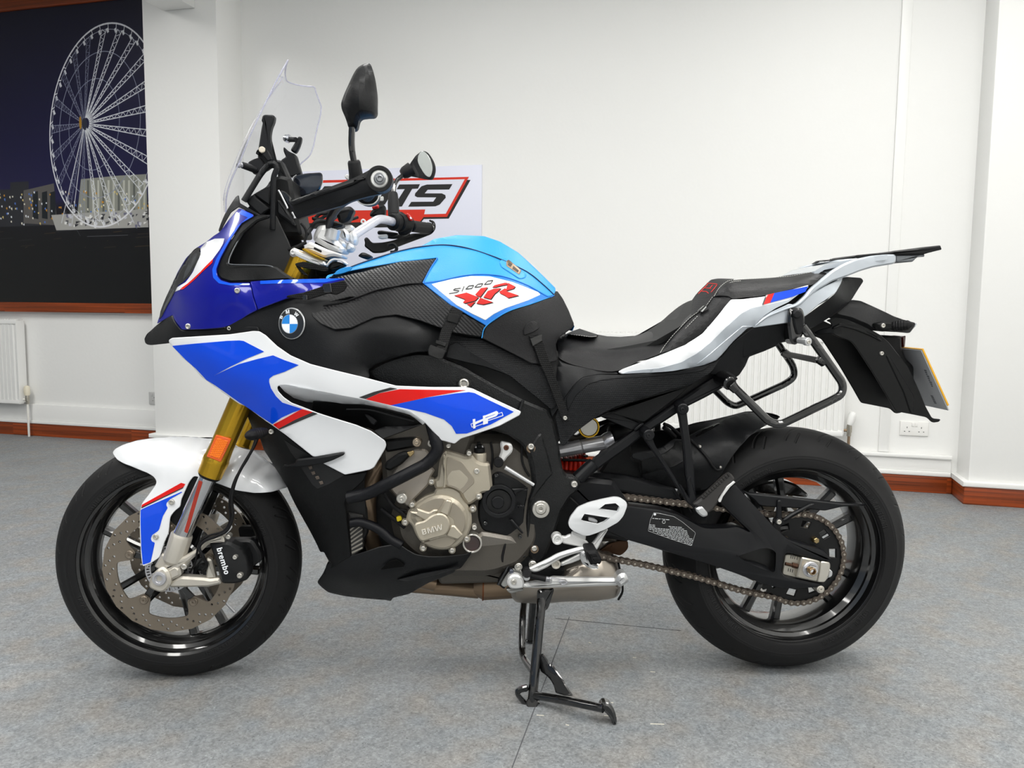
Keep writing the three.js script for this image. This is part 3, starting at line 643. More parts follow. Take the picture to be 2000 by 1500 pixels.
function discGeo(c, ro, ri, tabs, a0, z0, z1, rTab) {
  const sh = new THREE.Shape(); sh.absarc(0, 0, ro, 0, Math.PI * 2, false);
  const inner = []; for (let i = 0; i < 200; i++) {
    const a = i / 200 * Math.PI * 2; let d = 9; for (let k = 0; k < tabs; k++) { let e = Math.abs(a - a0 - k * 2 * Math.PI / tabs) % (2 * Math.PI); d = Math.min(d, Math.min(e, 2 * Math.PI - e)); }
    const t = Math.max(0, Math.min(1, (d - 0.1) / 0.16)), s = t * t * (3 - 2 * t); inner.push(new THREE.Vector2((rTab + (ri - rTab) * s) * Math.cos(a), (rTab + (ri - rTab) * s) * Math.sin(a)));
  }
  sh.holes.push(new THREE.Path(inner));
  for (let i = 0; i < 24; i++) for (let k = 0; k < 3; k++) {
    const a = (i + k * 0.33 + (i % 2) * 0.12) / 24 * Math.PI * 2, r = ri + (ro - ri) * [0.26, 0.52, 0.78][k]; const p = new THREE.Path(); p.absarc(r * Math.cos(a), r * Math.sin(a), 0.0031, 0, Math.PI * 2, true); sh.holes.push(p);
  }
  const g = new THREE.ExtrudeGeometry(sh, { depth: z1 - z0, bevelEnabled: false, curveSegments: 10 }); g.translate(c[0], c[1], z0);
  return finish(g, 0.4);
}
function toothRing(c, ri, ro, n, z0, z1) {
  const sh = new THREE.Shape(); sh.absarc(0, 0, ro, 0, Math.PI * 2, false); const h = new THREE.Path(); h.absarc(0, 0, ri, 0, Math.PI * 2, true); sh.holes.push(h);
  for (let i = 0; i < n; i++) { const a = i / n * Math.PI * 2, d = Math.PI / n * 0.5, q = [[ri + 0.003, -d], [ro - 0.003, -d], [ro - 0.003, d], [ri + 0.003, d]].map(v => new THREE.Vector2(v[0] * Math.cos(a + v[1]), v[0] * Math.sin(a + v[1]))); sh.holes.push(new THREE.Path(q)); }
  const g = new THREE.ExtrudeGeometry(sh, { depth: z1 - z0, bevelEnabled: false, curveSegments: 48 }); g.translate(c[0], c[1], z0); return finish(g, 0.4);
}
{
  const w = grp('front_wheel'), rad = Math.PI / 180;
  B('tyre', tyreGeo(FA, 0.3, 0.122, 0.075), tyreMat('120/70 ZR 17 M/C   TUBELESS', 3, 1), w);
  B('rim', rimGeo(FA, 0.052, 0.196), M.wheel, w);
  for (let k = 0; k < 5; k++) for (const s of [1, -1]) { const a = (2 + 72 * k) * rad; B('spoke', plateXY(spokePoly(FA, 0.035, a + s * 0.55, 0.024, 0.2, a + s * 11.5 * rad, 0.02), () => 0.012, 0, 0.024, 0.005, 0.2), M.wheel, w); }
  B('hub', [latheZ(FA[0], FA[1], discProf(0.04, -0.068, 0.068, 0.004), 32), latheZ(FA[0], FA[1], discProf(0.052, -0.02, 0.02, 0.006), 32)], M.wheel, w);
  const t0 = 159 * rad;
  for (const s of [1, -1]) {
    const f = g => s > 0 ? g : flip(g);
    B('brake_disc', f(discGeo(FA, 0.159, 0.1245, 5, t0, 0.0735, 0.0785, 0.0895)), M.disc, w);
    const arms = []; for (let k = 0; k < 5; k++) arms.push(plateXY(spokePoly(FA, 0.03, t0 + k * 1.2566 - 0.25, 0.026, 0.1, t0 + k * 1.2566, 0.017), () => 0.0725, 0, 0.006, 0.0015, 0.2));
    B('disc_carrier', arms.map(f), M.black, w);
    for (let k = 0; k < 5; k++) { const p = polar(FA, 0.0995, t0 + k * 1.2566); B('disc_bobbin', f(latheZ(p[0], p[1], [[0.0102, 0.073], [0.0102, 0.081], [0.0085, 0.0825], [0.0065, 0.0815], [0.006, 0.0825], [0.0025, 0.0825], [0.002, 0.0805], [0.0001, 0.0805]], 20)), M.disc, w); }
    B('sensor_ring', f(toothRing(FA, 0.043, 0.0565, 44, 0.0805, 0.083)), M.steel, w);
  }
  B('paint_dot', latheZ(...(p => [p.x, p.y])(at(523, 1045, 0.058)), discProf(0.0045, 0.054, 0.0592), 12), M.yellow, w);
  B('valve_stem', rod(V3(0.13, 0.16, 0), V3(0.107, 0.185, 0), 0.004, 0.003), M.steel, w);
}
{
  const w = grp('rear_wheel'), rad = Math.PI / 180;
  B('tyre', tyreGeo(RA, 0.318, 0.192, 0.095), tyreMat('190/55 ZR 17 M/C   TUBELESS', 5, 1), w);
  B('rim', rimGeo(RA, 0.079, 0.192), M.wheel, w);
  for (let k = 0; k < 5; k++) for (const s of [1, -1]) { const a = (37 + 72 * k) * rad; B('spoke', plateXY(spokePoly(RA, 0.035, a + s * 0.55, 0.028, 0.197, a + s * 12.5 * rad, 0.024), () => 0.014, 0, 0.028, 0.006, 0.2), M.wheel, w); }
  B('hub', [latheZ(RA[0], RA[1], discProf(0.048, -0.085, 0.085, 0.004), 36), latheZ(RA[0], RA[1], discProf(0.06, -0.024, 0.024, 0.006), 36)], M.wheel, w);
  B('brake_disc', flip(discGeo(RA, 0.13, 0.098, 5, 0.4, 0.083, 0.088, 0.055)), M.disc, w);
  B('paint_dot', latheZ(...(p => [p.x, p.y])(at(1566, 1266, 0.093)), discProf(0.0045, 0.088, 0.0945), 12), M.yellow, w);
  // sprocket with its cut-outs and teeth
  const N = 45, sh = new THREE.Shape(), P = []; for (let i = 0; i < N; i++) for (const [d, r] of [[0, 0.1095], [0.3, 0.1095], [0.5, 0.1175], [0.72, 0.1175]]) { const a = (i + d) / N * 2 * Math.PI; P.push(new THREE.Vector2(r * Math.cos(a), r * Math.sin(a))); }
  sh.setFromPoints(P); const hole = new THREE.Path(); hole.absarc(0, 0, 0.03, 0, 6.2832, true); sh.holes.push(hole);
  for (let k = 0; k < 10; k++) { const a = k * 0.6283 + 0.2, o = [[0.078, -0.17], [0.097, -0.2], [0.099, 0.06], [0.08, 0.12]].map(q => new THREE.Vector2(q[0] * Math.cos(a + q[1]), q[0] * Math.sin(a + q[1]))); sh.holes.push(new THREE.Path(o)); }
  const g = new THREE.ExtrudeGeometry(sh, { depth: 0.006, bevelEnabled: true, bevelSize: 0.001, bevelThickness: 0.001, bevelSegments: 1 }); g.translate(RA[0], RA[1], 0.097); B('sprocket', finish(g, 0.5), M.sprocket, w);
  B('sprocket_carrier', [latheZ(RA[0], RA[1], discProf(0.072, 0.075, 0.096, 0.006), 40)], M.black, w);
  for (let k = 0; k < 5; k++) { const p = polar(RA, 0.062, k * 1.2566 + 0.93); B('sprocket_nut', rod(V3(p[0], p[1], 0.1), V3(p[0], p[1], 0.118), 0.0085, 0.0075, 6), M.zinc, w); }
}

// ---------------------------------------------------------------- chain: every outer and inner link
{
  const ch = grp('drive_chain'), zc = 0.1, r = 0.1138, pitch = 0.015875, path = [];
  const fs = [0.985, 0.405, 0.036];                       // front sprocket centre and radius
  const up = [[1128, 958], [1210, 969], [1334, 984], [1488, 1002]].map(q => at(q[0], q[1], zc)), lo = [[1520, 1168], [1444, 1152], [1368, 1129], [1268, 1105], [1170, 1083]].map(q => at(q[0], q[1], zc));
  const aU = Math.PI * 0.56, aL = -Math.PI * 0.62, pts = [...up];
  for (let i = 0; i <= 40; i++) { const a = aU + (aL - aU) * i / 40; pts.push(V3(RA[0] + r * Math.cos(a), RA[1] + r * Math.sin(a), zc)); }
  pts.push(...lo);
  for (let i = 0; i <= 14; i++) { const a = -1.9 - (Math.PI * 1.28) * i / 14; pts.push(V3(fs[0] + fs[2] * Math.cos(a), fs[1] + fs[2] * Math.sin(a), zc)); }
  const curve = new THREE.CatmullRomCurve3(pts, true, 'centripetal'), L = curve.getLength(), n = Math.round(L / pitch / 2) * 2;
  curve.arcLengthDivisions = 1200; curve.updateArcLengths();
  const P = curve.getSpacedPoints(n);
  const plateLink = (z, rr, waist) => {
    const sh = new THREE.Shape(), h = pitch / 2, o = []; for (let i = 0; i <= 10; i++) { const a = Math.PI * 0.62 - Math.PI * 1.24 * i / 10; o.push(new THREE.Vector2(h + rr * Math.cos(a), rr * Math.sin(a))); }
    o.push(new THREE.Vector2(0, -waist)); for (let i = 0; i <= 10; i++) { const a = Math.PI * 1.62 - Math.PI * 1.24 * i / 10; o.push(new THREE.Vector2(-h + rr * Math.cos(a), rr * Math.sin(a))); } o.push(new THREE.Vector2(0, waist));
    sh.setFromPoints(o); const g = new THREE.ExtrudeGeometry(sh, { depth: 0.0014, bevelEnabled: true, bevelSize: 0.0004, bevelThickness: 0.0004, bevelSegments: 1 }); g.translate(0, 0, z); return finish(g, 0.5);
  };
  const pin = x => { const g = new THREE.CylinderGeometry(0.0026, 0.0026, 0.023, 10); g.rotateX(Math.PI / 2); g.translate(x, 0, 0); return norm(g); };
  const outer = merge([plateLink(0.0078, 0.0068, 0.0046), plateLink(-0.0092, 0.0068, 0.0046)]), pins = merge([pin(-pitch / 2), pin(pitch / 2)]);
  const roll = x => { const g = new THREE.CylinderGeometry(0.0051, 0.0051, 0.009, 12); g.rotateX(Math.PI / 2); g.translate(x, 0, 0); return norm(g); };
  const inner = merge([plateLink(0.0053, 0.0068, 0.0046), plateLink(-0.0067, 0.0068, 0.0046), roll(-pitch / 2), roll(pitch / 2)]);
  for (let i = 0; i < n; i++) {
    const a = P[i], b = P[i + 1], m = mesh('chain_link', i % 2 ? inner : outer, M.chain, ch); m.position.set((a.x + b.x) / 2 - 0.774, (a.y + b.y) / 2, zc); m.rotation.z = Math.atan2(b.y - a.y, b.x - a.x);
    if (!(i % 2)) { const q = mesh('pin', pins, M.chainPin, m); }
  }
  B('front_sprocket', latheZ(fs[0], fs[1], discProf(fs[2], zc - 0.003, zc + 0.003), 32), M.steel, ch);
}

// ---------------------------------------------------------------- front fork, brakes, front mudguard
{
  const z = 0.107, lowA = at(355, 1046, z), joint = at(409, 929, z), top = at(596, 494, z);
  const dir = top.clone().sub(joint).normalize();
  const tubeTop = joint.clone().addScaledVector(dir, joint.distanceTo(top));
  for (const s of [1, -1]) {
    const f = g => s > 0 ? g : flip(g), leg = grp('fork_leg');
    B('inner_tube', f(rod(at(352, 1052, z), joint.clone().addScaledVector(dir, 0.02), 0.0212)), M.chrome, leg, 'polished steel slider');
    B('outer_tube', f(lathe(joint, tubeTop, [[0, 0.0001], [0, 0.024], [0.004, 0.0285], [0.05, 0.0295], [0.06, 0.0305], [0.078, 0.0305], [0.085, 0.0288], [0.13, 0.0275], [0.97, 0.0272], [1, 0.026], [1, 0.0001]], 40)), M.gold, leg, 'gold anodised tube');
    B('dust_seal', f(lathe(joint.clone().addScaledVector(dir, -0.005), joint.clone().addScaledVector(dir, 0.003), [[0, 0.0001], [0, 0.0235], [0.5, 0.0265], [1, 0.0265], [1, 0.0001]])), M.rubber, leg);
    if (s > 0) B('red_line', plate('A', [806, 630, 826, 640, 910, 350, 890, 340], { z: 0.1287, th: 0.0012, bev: 0.0003 }), std(0x9a2a18, 0.4), leg, 'thin red stripe on the slider');
    const socketTop = ptc('D', 880, 412, z), socketLow = ptc('D', 786, 700, z);
    B('fork_foot', [
      lathe(socketLow, socketTop, [[0, 0.0001], [0, 0.019], [0.12, 0.025], [0.94, 0.0256], [1, 0.0235], [1, 0.0001]], 36),
      plate('D', [545, 940, 560, 850, 610, 780, 690, 735, 745, 790, 765, 880, 750, 935, 700, 985, 660, 990, 600, 970], { z: 0.137, th: 0.05, bev: 0.005, r: 6 }),
      plate('D', [600, 790, 700, 725, 930, 620, 1060, 540, 1130, 468, 1265, 428, 1290, 480, 1140, 512, 1060, 590, 930, 700, 800, 790, 700, 820], { z: 0.126, th: 0.03, bev: 0.005, r: 6 }),
      plate('D', [740, 905, 850, 832, 1100, 850, 1150, 860, 1240, 845, 1262, 905, 1130, 935, 755, 942], { z: 0.124, th: 0.03, bev: 0.005, r: 6 }),
      plate('D', [1115, 650, 1160, 670, 1205, 850, 1110, 860], { z: 0.118, th: 0.02, bev: 0.004, r: 3 }),
      plate('D', [600, 740, 680, 600, 720, 640, 800, 760, 690, 780], { z: 0.112, th: 0.03, bev: 0.004, r: 4 }),
      plate('D', [690, 790, 800, 720, 850, 745, 868, 825, 760, 880], { z: 0.128, th: 0.03, bev: 0.006, r: 6 }),
    ].map(f), M.cast, leg);
    B('axle_nut', [latheZ(...(p => [p.x, p.y])(ptc('D', 650, 855, 0.142)), [[0.0165, 0.12], [0.0165, 0.1405], [0.0155, 0.142], [0.0105, 0.1425], [0.0095, 0.1395], [0.0065, 0.139], [0.0065, 0.128], [0.0001, 0.128]], 32)].map(f), M.steel, leg);
    B('pinch_bolt', f(bolt('D', 893, 738, 0.132, 30, 0.03)), M.boltSteel, leg);
    if (s > 0) {
      const rf = B('reflector', plate('A', [930, 208, 985, 84, 1072, 108, 1012, 240], { z: 0.1405, th: 0.009, bev: 0.002, r: 2 }), M.amber, leg, 'amber fork reflector');
      B('reflector_field', plate('A', [948, 200, 992, 102, 1056, 120, 1006, 222], { z: 0.1418, th: 0.0016, bev: 0.0006, r: 2 }), std(0xff7a10, 0.35, 0, { bumpMap: dotsTex, bumpScale: 0.002 }), rf);
    }
    const cal = grp('brake_caliper');
    B('caliper_body', [
      plate('D', [1135, 505, 1200, 498, 1290, 490, 1350, 500, 1400, 530, 1480, 560, 1520, 640, 1542, 770, 1520, 868, 1400, 905, 1255, 905, 1235, 820, 1205, 700, 1170, 600], { ctrl: [[1150, 520, 0.12], [1300, 520, 0.131], [1480, 580, 0.112], [1530, 760, 0.11], [1400, 890, 0.122], [1260, 890, 0.128], [1250, 700, 0.137], [1330, 750, 0.134], [1430, 700, 0.12]], th: 0.04, bev: 0.006, r: 8, grid: 0.012 }),
      plate('D', [1290, 470, 1560, 470, 1640, 600, 1655, 690, 1560, 730, 1480, 880, 1380, 890], { z: 0.071, th: 0.03, bev: 0.006, r: 10 }),
    ].map(f), std(0x111214, 0.42, 0.2), cal);
    B('caliper_lug', f(plate('D', [1140, 478, 1282, 448, 1294, 498, 1150, 505], { z: 0.126, th: 0.02, bev: 0.002, r: 1 })), M.cast, cal);
    for (const [x, y, rr, zz] of [[1325, 446, 25, 0.125], [1390, 646, 22, 0.133], [1437, 826, 28, 0.13]]) B('caliper_bolt', f(bolt('D', x, y, zz, rr, 0.02)), M.boltSteel, cal);
    if (s > 0) { const o = ptc('D', 1214, 552, 0.139), e = ptc('D', 1292, 806, 0.139), h = ptc('D', 1256, 541, 0.139); B('caliper_lettering', letters('brembo', o, e.clone().sub(o), h.clone().sub(o), 0.0126, 0.0012, 1.02), M.whitePrint, cal, 'white lettering'); }
  }
  B('brake_hose', [tube('A', [[1235, 60, 0.1], [1200, 150, 0.115], [1110, 310, 0.13], [1076, 430, 0.13], [1080, 540, 0.13], [1050, 620, 0.13], [990, 655, 0.132], [925, 680, 0.134], [892, 720, 0.134], [915, 775, 0.134], [935, 820, 0.125], [905, 862, 0.11]], 0.0036)], M.rubber);
  B('sensor_cable', [tube('A', [[1222, 70, 0.09], [1170, 210, 0.11], [1095, 330, 0.125], [1062, 450, 0.125], [1065, 560, 0.125], [1030, 625, 0.125], [940, 655, 0.128], [890, 700, 0.128], [870, 800, 0.12], [840, 860, 0.1]], 0.0024)], M.rubber);
  // mudguard
  const fz = surface('A', [[400, 185, 0.012], [520, 118, 0.004], [640, 102, 0], [760, 96, 0], [880, 100, 0], [1090, 150, 0], [1260, 235, 0.004], [1385, 385, 0.022], [430, 228, 0.045], [520, 268, 0.068], [635, 322, 0.08], [1300, 405, 0.068], [1200, 411, 0.072], [1010, 360, 0.075],
    [480, 175, 0.045], [620, 165, 0.055], [760, 160, 0.058], [900, 165, 0.058], [700, 230, 0.078], [850, 240, 0.08], [1100, 230, 0.058], [1250, 310, 0.052], [1150, 330, 0.07], [700, 400, 0.09], [600, 560, 0.094], [600, 800, 0.096], [780, 450, 0.092]]);
  const [gl, gr] = B2('front_mudguard', plate('A', [400, 185, 418, 162, 470, 137, 540, 117, 640, 102, 760, 96, 880, 100, 985, 117, 1090, 150, 1180, 193, 1260, 235, 1330, 300, 1386, 385, 1300, 407, 1200, 413, 1100, 398, 1010, 365, 930, 336, 862, 316, 835, 350, 790, 450, 785, 490, 762, 506, 748, 520, 728, 545, 718, 640, 695, 690, 668, 775, 622, 806, 571, 828, 562, 760, 556, 640, 556, 520, 568, 470, 600, 430, 640, 375, 652, 350, 636, 322, 600, 300, 520, 268, 430, 228], { surf: fz, th: 0.003, bev: 0.0012, r: 5, grid: 0.012 }), M.white);
  for (const [p, f] of [[gl, g => g], [gr, flip]]) {
    B('red_stripe', f(plate('A', [569, 478, 789, 355, 813, 362, 803, 378, 566, 492], { surf: fz, off: 0.0008, th: 0.0006, bev: 0, r: 0 })), M.red, p);
    B('black_stripe', f(plate('A', [566, 492, 803, 378, 799, 386, 565, 499], { surf: fz, off: 0.0008, th: 0.0006, bev: 0, r: 0 })), M.black, p);
    B('blue_panel', f(plate('D', [473, 178, 560, 138, 872, 2, 880, 8, 760, 75, 726, 110, 722, 135, 738, 160, 690, 240, 655, 368, 640, 388, 585, 425, 572, 460, 582, 488, 612, 500, 570, 690, 494, 716, 480, 560, 472, 300], { surf: fz, off: 0.0008, th: 0.0006, bev: 0, r: 2 })), M.blue, p);
    for (const [x, y] of [[770, 106], [618, 445]]) B('mudguard_screw', f(bolt('D', x, y, 0.098, 29, 0.01)), M.boltSteel, p);
  }
  B2('mudguard_stay', [plate('A', [800, 400, 870, 310, 905, 300, 850, 420, 760, 600, 720, 560], { z: 0.085, th: 0.006, r: 3 })], M.plasticDark);
}
// ---------------------------------------------------------------- nose, beak, lamps
const ell = (cx, cy, rx, ry, n = 28, a0 = 0, a1 = Math.PI * 2) => { const o = []; for (let i = 0; i < n; i++) { const a = a0 + (a1 - a0) * i / n; o.push(cx + rx * Math.cos(a), cy + ry * Math.sin(a)); } return o; };
{
  const S = surface('B', [[525, 213, 0.06], [420, 298, 0.045], [330, 368, 0.03], [270, 468, 0.028], [220, 590, 0.026], [180, 690, 0.024], [126, 830, 0.015], [430, 350, 0.098], [350, 520, 0.098], [290, 600, 0.094], [250, 760, 0.075], [180, 790, 0.04], [600, 240, 0.138],
    [560, 450, 0.168], [480, 560, 0.165], [600, 540, 0.186], [780, 545, 0.2], [690, 620, 0.205], [450, 700, 0.165], [870, 716, 0.216], [700, 800, 0.2], [600, 855, 0.188], [350, 865, 0.135], [250, 810, 0.085], [806, 78, 0.15], [700, 25, 0.105], [640, 140, 0.118], [1030, 656, 0.222], [1280, 520, 0.2], [1250, 590, 0.216], [1440, 520, 0.186], [1000, 580, 0.222]]);
  const o = (off, th = 0.0006) => ({ surf: S, off, th, bev: 0, r: 1.5, grid: 0.012 });
  const cowl = B2('nose_cowl', plate('B', [700, 25, 640, 90, 570, 185, 525, 213, 470, 258, 400, 300, 330, 370, 270, 470, 220, 590, 180, 690, 140, 790, 126, 832, 180, 800, 238, 768, 248, 800, 300, 872, 460, 868, 580, 858, 650, 842, 760, 770, 828, 733, 798, 640, 778, 545, 640, 545, 575, 525, 548, 490, 545, 450, 575, 370, 640, 250, 720, 130, 806, 80, 800, 66, 720, 28], { surf: S, th: 0.004, bev: 0.0015, r: 3, grid: 0.012 }), M.blueDeep);
  cowl.forEach((p, i) => {
    const f = i ? flip : g => g;
    B('edge_highlight', f(plate('B', [700, 62, 765, 88, 690, 150, 605, 272, 545, 375, 516, 452, 522, 508, 562, 548, 640, 562, 778, 560, 778, 548, 640, 548, 573, 528, 546, 492, 542, 450, 573, 368, 638, 248, 718, 128, 800, 80, 796, 68, 722, 34], o(0.0008))), M.blueHighlight, p);  // lighter strip paints a highlight around the cockpit opening
    B('white_patch', f(plate('B', [427, 306, 470, 260, 530, 236, 602, 234, 592, 270, 570, 310, 520, 378, 430, 470, 340, 555, 302, 588, 250, 608, 262, 580, 330, 540, 380, 470, 428, 365, 436, 325], o(0.0008))), M.whitePrint, p);
    B('red_stripe', f(plate('B', [524, 376, 516, 405, 400, 515, 312, 590, 288, 592, 302, 578, 345, 548, 430, 470], o(0.0009))), M.red, p);
    const hl = B('headlight', f(plate('B', [410, 296, 430, 300, 434, 345, 405, 412, 360, 492, 310, 542, 278, 560, 250, 610, 200, 705, 165, 775, 144, 800, 152, 745, 190, 645, 238, 540, 270, 480, 300, 430, 340, 368, 385, 312], o(0.0014, 0.001))), M.lensDark, p, 'slim swept headlight');
    B('headlight_reflector', f(plate('B', [390, 340, 412, 335, 396, 395, 352, 475, 310, 525, 322, 470, 360, 390], o(0.002, 0.0005))), std(0x8f959c, 0.2, 1), hl);
    B('headlight_reflector', f(plate('B', [240, 590, 250, 592, 200, 690, 170, 755, 178, 710], o(0.002, 0.0005))), std(0x9aa0a8, 0.2, 1), hl);
    B('headlight_glass', f(plate('B', [410, 296, 430, 300, 434, 345, 405, 412, 360, 492, 310, 542, 278, 560, 250, 610, 200, 705, 165, 775, 144, 800, 152, 745, 190, 645, 238, 540, 270, 480, 300, 430, 340, 368, 385, 312], { ...o(0.006, 0.0008) })), M.headGlass, hl);
    for (const [x, y, z] of [[688, 598, 0.206], [345, 848, 0.139]]) B('cowl_screw', f(bolt('B', x, y, z + 0.002, 20, 0.01)), M.boltSteel, p);
  });
  B2('side_cowl', plate('B', [780, 536, 845, 530, 1280, 515, 1442, 512, 1440, 526, 1300, 562, 1250, 590, 1030, 656, 870, 716, 834, 732, 804, 640], { surf: S, off: -0.001, th: 0.004, bev: 0.0015, r: 2, grid: 0.012 }), M.blueDeep).forEach((p, i) => B('edge_highlight', (i ? flip : g => g)(plate('B', [850, 530, 1280, 516, 1440, 513, 1300, 542, 850, 553], o(0.0002))), M.blueHighlight, p));  // lighter band along the top is a painted highlight
  B2('nose_beak', plate('B', [240, 768, 180, 795, 125, 838, 60, 900, 38, 945, 48, 972, 80, 980, 130, 975, 205, 967, 400, 940, 640, 905, 800, 882, 842, 884, 836, 850, 650, 846, 580, 862, 460, 872, 300, 876, 246, 806], { ctrl: [[38, 945, 0], [60, 900, 0], [125, 838, 0.008], [48, 972, 0.01], [80, 980, 0.03], [150, 900, 0.045], [240, 768, 0.07], [250, 860, 0.1], [205, 965, 0.085], [400, 940, 0.13], [400, 880, 0.142], [640, 870, 0.19], [640, 905, 0.19], [842, 880, 0.212]], th: 0.005, bev: 0.002, r: 4, grid: 0.012 }), M.plastic).forEach((p, i) => B('beak_screw', (i ? flip : g => g)(bolt('B', 632, 862, 0.194, 14, 0.01)), M.boltSteel, p));
  // black trim around the cockpit opening, with its dark lining
  B2('cockpit_trim', plate('B', [806, 80, 720, 132, 640, 252, 577, 372, 549, 452, 552, 488, 578, 520, 640, 540, 845, 534, 1100, 522, 1070, 508, 1010, 470, 962, 432, 915, 424, 645, 424, 622, 408, 640, 345, 720, 205, 830, 112, 905, 88, 912, 70, 860, 66], { surf: S, off: -0.002, th: 0.02, bev: 0.004, r: 3, grid: 0.014 }), M.plasticDark).forEach((p, i) => B('bright_lip', (i ? flip : g => g)(tube('B', [[820, 120, 0.15], [730, 200, 0.152], [660, 320, 0.17], [632, 395, 0.18], [650, 416, 0.186], [780, 420, 0.194], [920, 428, 0.2], [980, 470, 0.202]], 0.0016, 8)), std(0x55585c, 0.3, 0.6), p));
  B2('cockpit_lining', plate('B', [860, 70, 960, 70, 1050, 260, 1130, 490, 1110, 520, 640, 530, 560, 470, 620, 330, 720, 180], { z: 0.1, th: 0.004, r: 4 }), std(0x0b0b0c, 0.5));
  B2('screen_lower_trim', plate('C1', [-30, 1500, 60, 1280, 190, 1084, 224, 1068, 240, 1165, 492, 1312, 476, 1334, 420, 1306, 222, 1216, 130, 1282, 40, 1440, -5, 1530], { ctrl: [[-30, 1500, 0.03], [60, 1280, 0.05], [224, 1068, 0.08], [240, 1165, 0.1], [490, 1312, 0.15], [40, 1440, 0.07]], th: 0.004, r: 2, grid: 0.015 }), M.plastic);
  // indicators in front of the radiator cover
  const iz = 0.2;
  B2('front_indicator', lathe(ptc('Q', 150, 235, iz), ptc('Q', -6, 272, iz + 0.05), [[0, 0.0001], [0, 0.008], [0.2, 0.0115], [0.3, 0.0112], [0.34, 0.0125], [0.4, 0.0118], [0.44, 0.013], [0.5, 0.0122], [0.54, 0.0132], [0.6, 0.0124], [0.64, 0.013], [0.7, 0.012], [0.74, 0.0118], [0.85, 0.0095], [0.95, 0.005], [1, 0.0001]]), M.rubber);
}
// ---------------------------------------------------------------- tank flank with the round emblem
{
  const S = surface('P', [[435, 640, 0.188], [466, 624, 0.2], [530, 620, 0.205], [567, 628, 0.219], [605, 628, 0.234], [558, 583, 0.208], [612, 578, 0.214], [539, 674, 0.21], [606, 711, 0.236], [700, 600, 0.218], [660, 660, 0.242], [707, 736, 0.238], [745, 655, 0.248], [800, 655, 0.238], [840, 675, 0.215], [800, 612, 0.205], [885, 648, 0.19], [716, 722, 0.222], [760, 695, 0.225], [774, 755, 0.226], [690, 700, 0.248]]);
  const [l, r] = B2('tank_side_panel', plate('P', [435, 641, 466, 624, 514, 600, 558, 583, 612, 576, 700, 590, 800, 600, 845, 630, 886, 648, 862, 668, 844, 686, 808, 689, 766, 700, 734, 712, 719, 722, 722, 738, 712, 742, 700, 738, 606, 715, 561, 694, 539, 676, 516, 655, 508, 648, 470, 650], { surf: S, th: 0.004, bev: 0.002, r: 4, grid: 0.012 }), M.plastic);
  const o = (off) => ({ surf: S, off, th: 0.0008, bev: 0, r: 0, grid: 0.01 });
  const em = B('round_emblem', plate('B', ell(1070, 828, 92, 111, 40), { surf: S, off: 0.0035, th: 0.006, bev: 0.0012, r: 0, grid: 0.01 }), M.alu, l, 'round emblem with blue and white quarters');
  B('emblem_ring', plate('B', ell(1068, 829, 85, 104, 40), o(0.0042)), M.black, em);
  B('emblem_rim', plate('B', ell(1056, 831, 57, 67, 36), o(0.0048)), M.alu, em);
  for (let k = 0; k < 4; k++) { const q = [1056, 831, ...ell(1056, 831, 54, 64, 12, k * Math.PI / 2, (k + 1) * Math.PI / 2 + 0.143)]; B('emblem_quarter', plate('B', q, o(0.0054)), k % 2 ? M.whitePrint : phys(0x1d83d8, 0.3, 0, { clearcoat: 1 }), em); }
  for (const [t, l0, r0, t0] of [['B', [325, 362], [352, 280], [272, 345]], ['M', [402, 246], [492, 233], [394, 168]], ['W', [570, 250], [634, 314], [612, 196]]]) {
    const z = q => { let zz = 0.22, p; for (let k = 0; k < 4; k++) { p = ptc('EM', q[0], q[1], zz); zz = S(p.x, p.y) + 0.0052; } return p; };
    const a = z(l0), c = z(r0), u = z(t0); B('emblem_letter', letters(t, a, c.clone().sub(a), u.clone().sub(a), a.distanceTo(u), 0.0008, a.distanceTo(c) / a.distanceTo(u) / (t === 'B' ? 0.95 : 1.28)), M.whitePrint, em);
  }
  B2('tank_flank_trim', plate('K', [862, 752, 935, 775, 1070, 792, 1350, 925, 1490, 985, 1570, 1090, 1600, 1180, 1590, 1270, 1560, 1290, 1480, 1222, 1270, 1052, 1100, 990, 820, 925, 842, 830], { ctrl: [[862, 752, 0.186], [1070, 792, 0.186], [1350, 925, 0.182], [1570, 1090, 0.18], [1570, 1280, 0.176], [1270, 1052, 0.19], [820, 925, 0.196], [1050, 900, 0.194]], th: 0.004, r: 4, grid: 0.02 }), M.dotted).forEach((p, i) => B('smooth_band', (i ? flip : g => g)(plate('K', [846, 838, 900, 812, 1010, 888, 1130, 955, 1275, 1048, 1100, 988, 826, 922], { ctrl: [[846, 838, 0.196], [1010, 888, 0.1995], [1275, 1048, 0.1935], [826, 922, 0.1995], [1100, 988, 0.1975]], th: 0.003, r: 3, grid: 0.02 })), M.plastic, p));
}
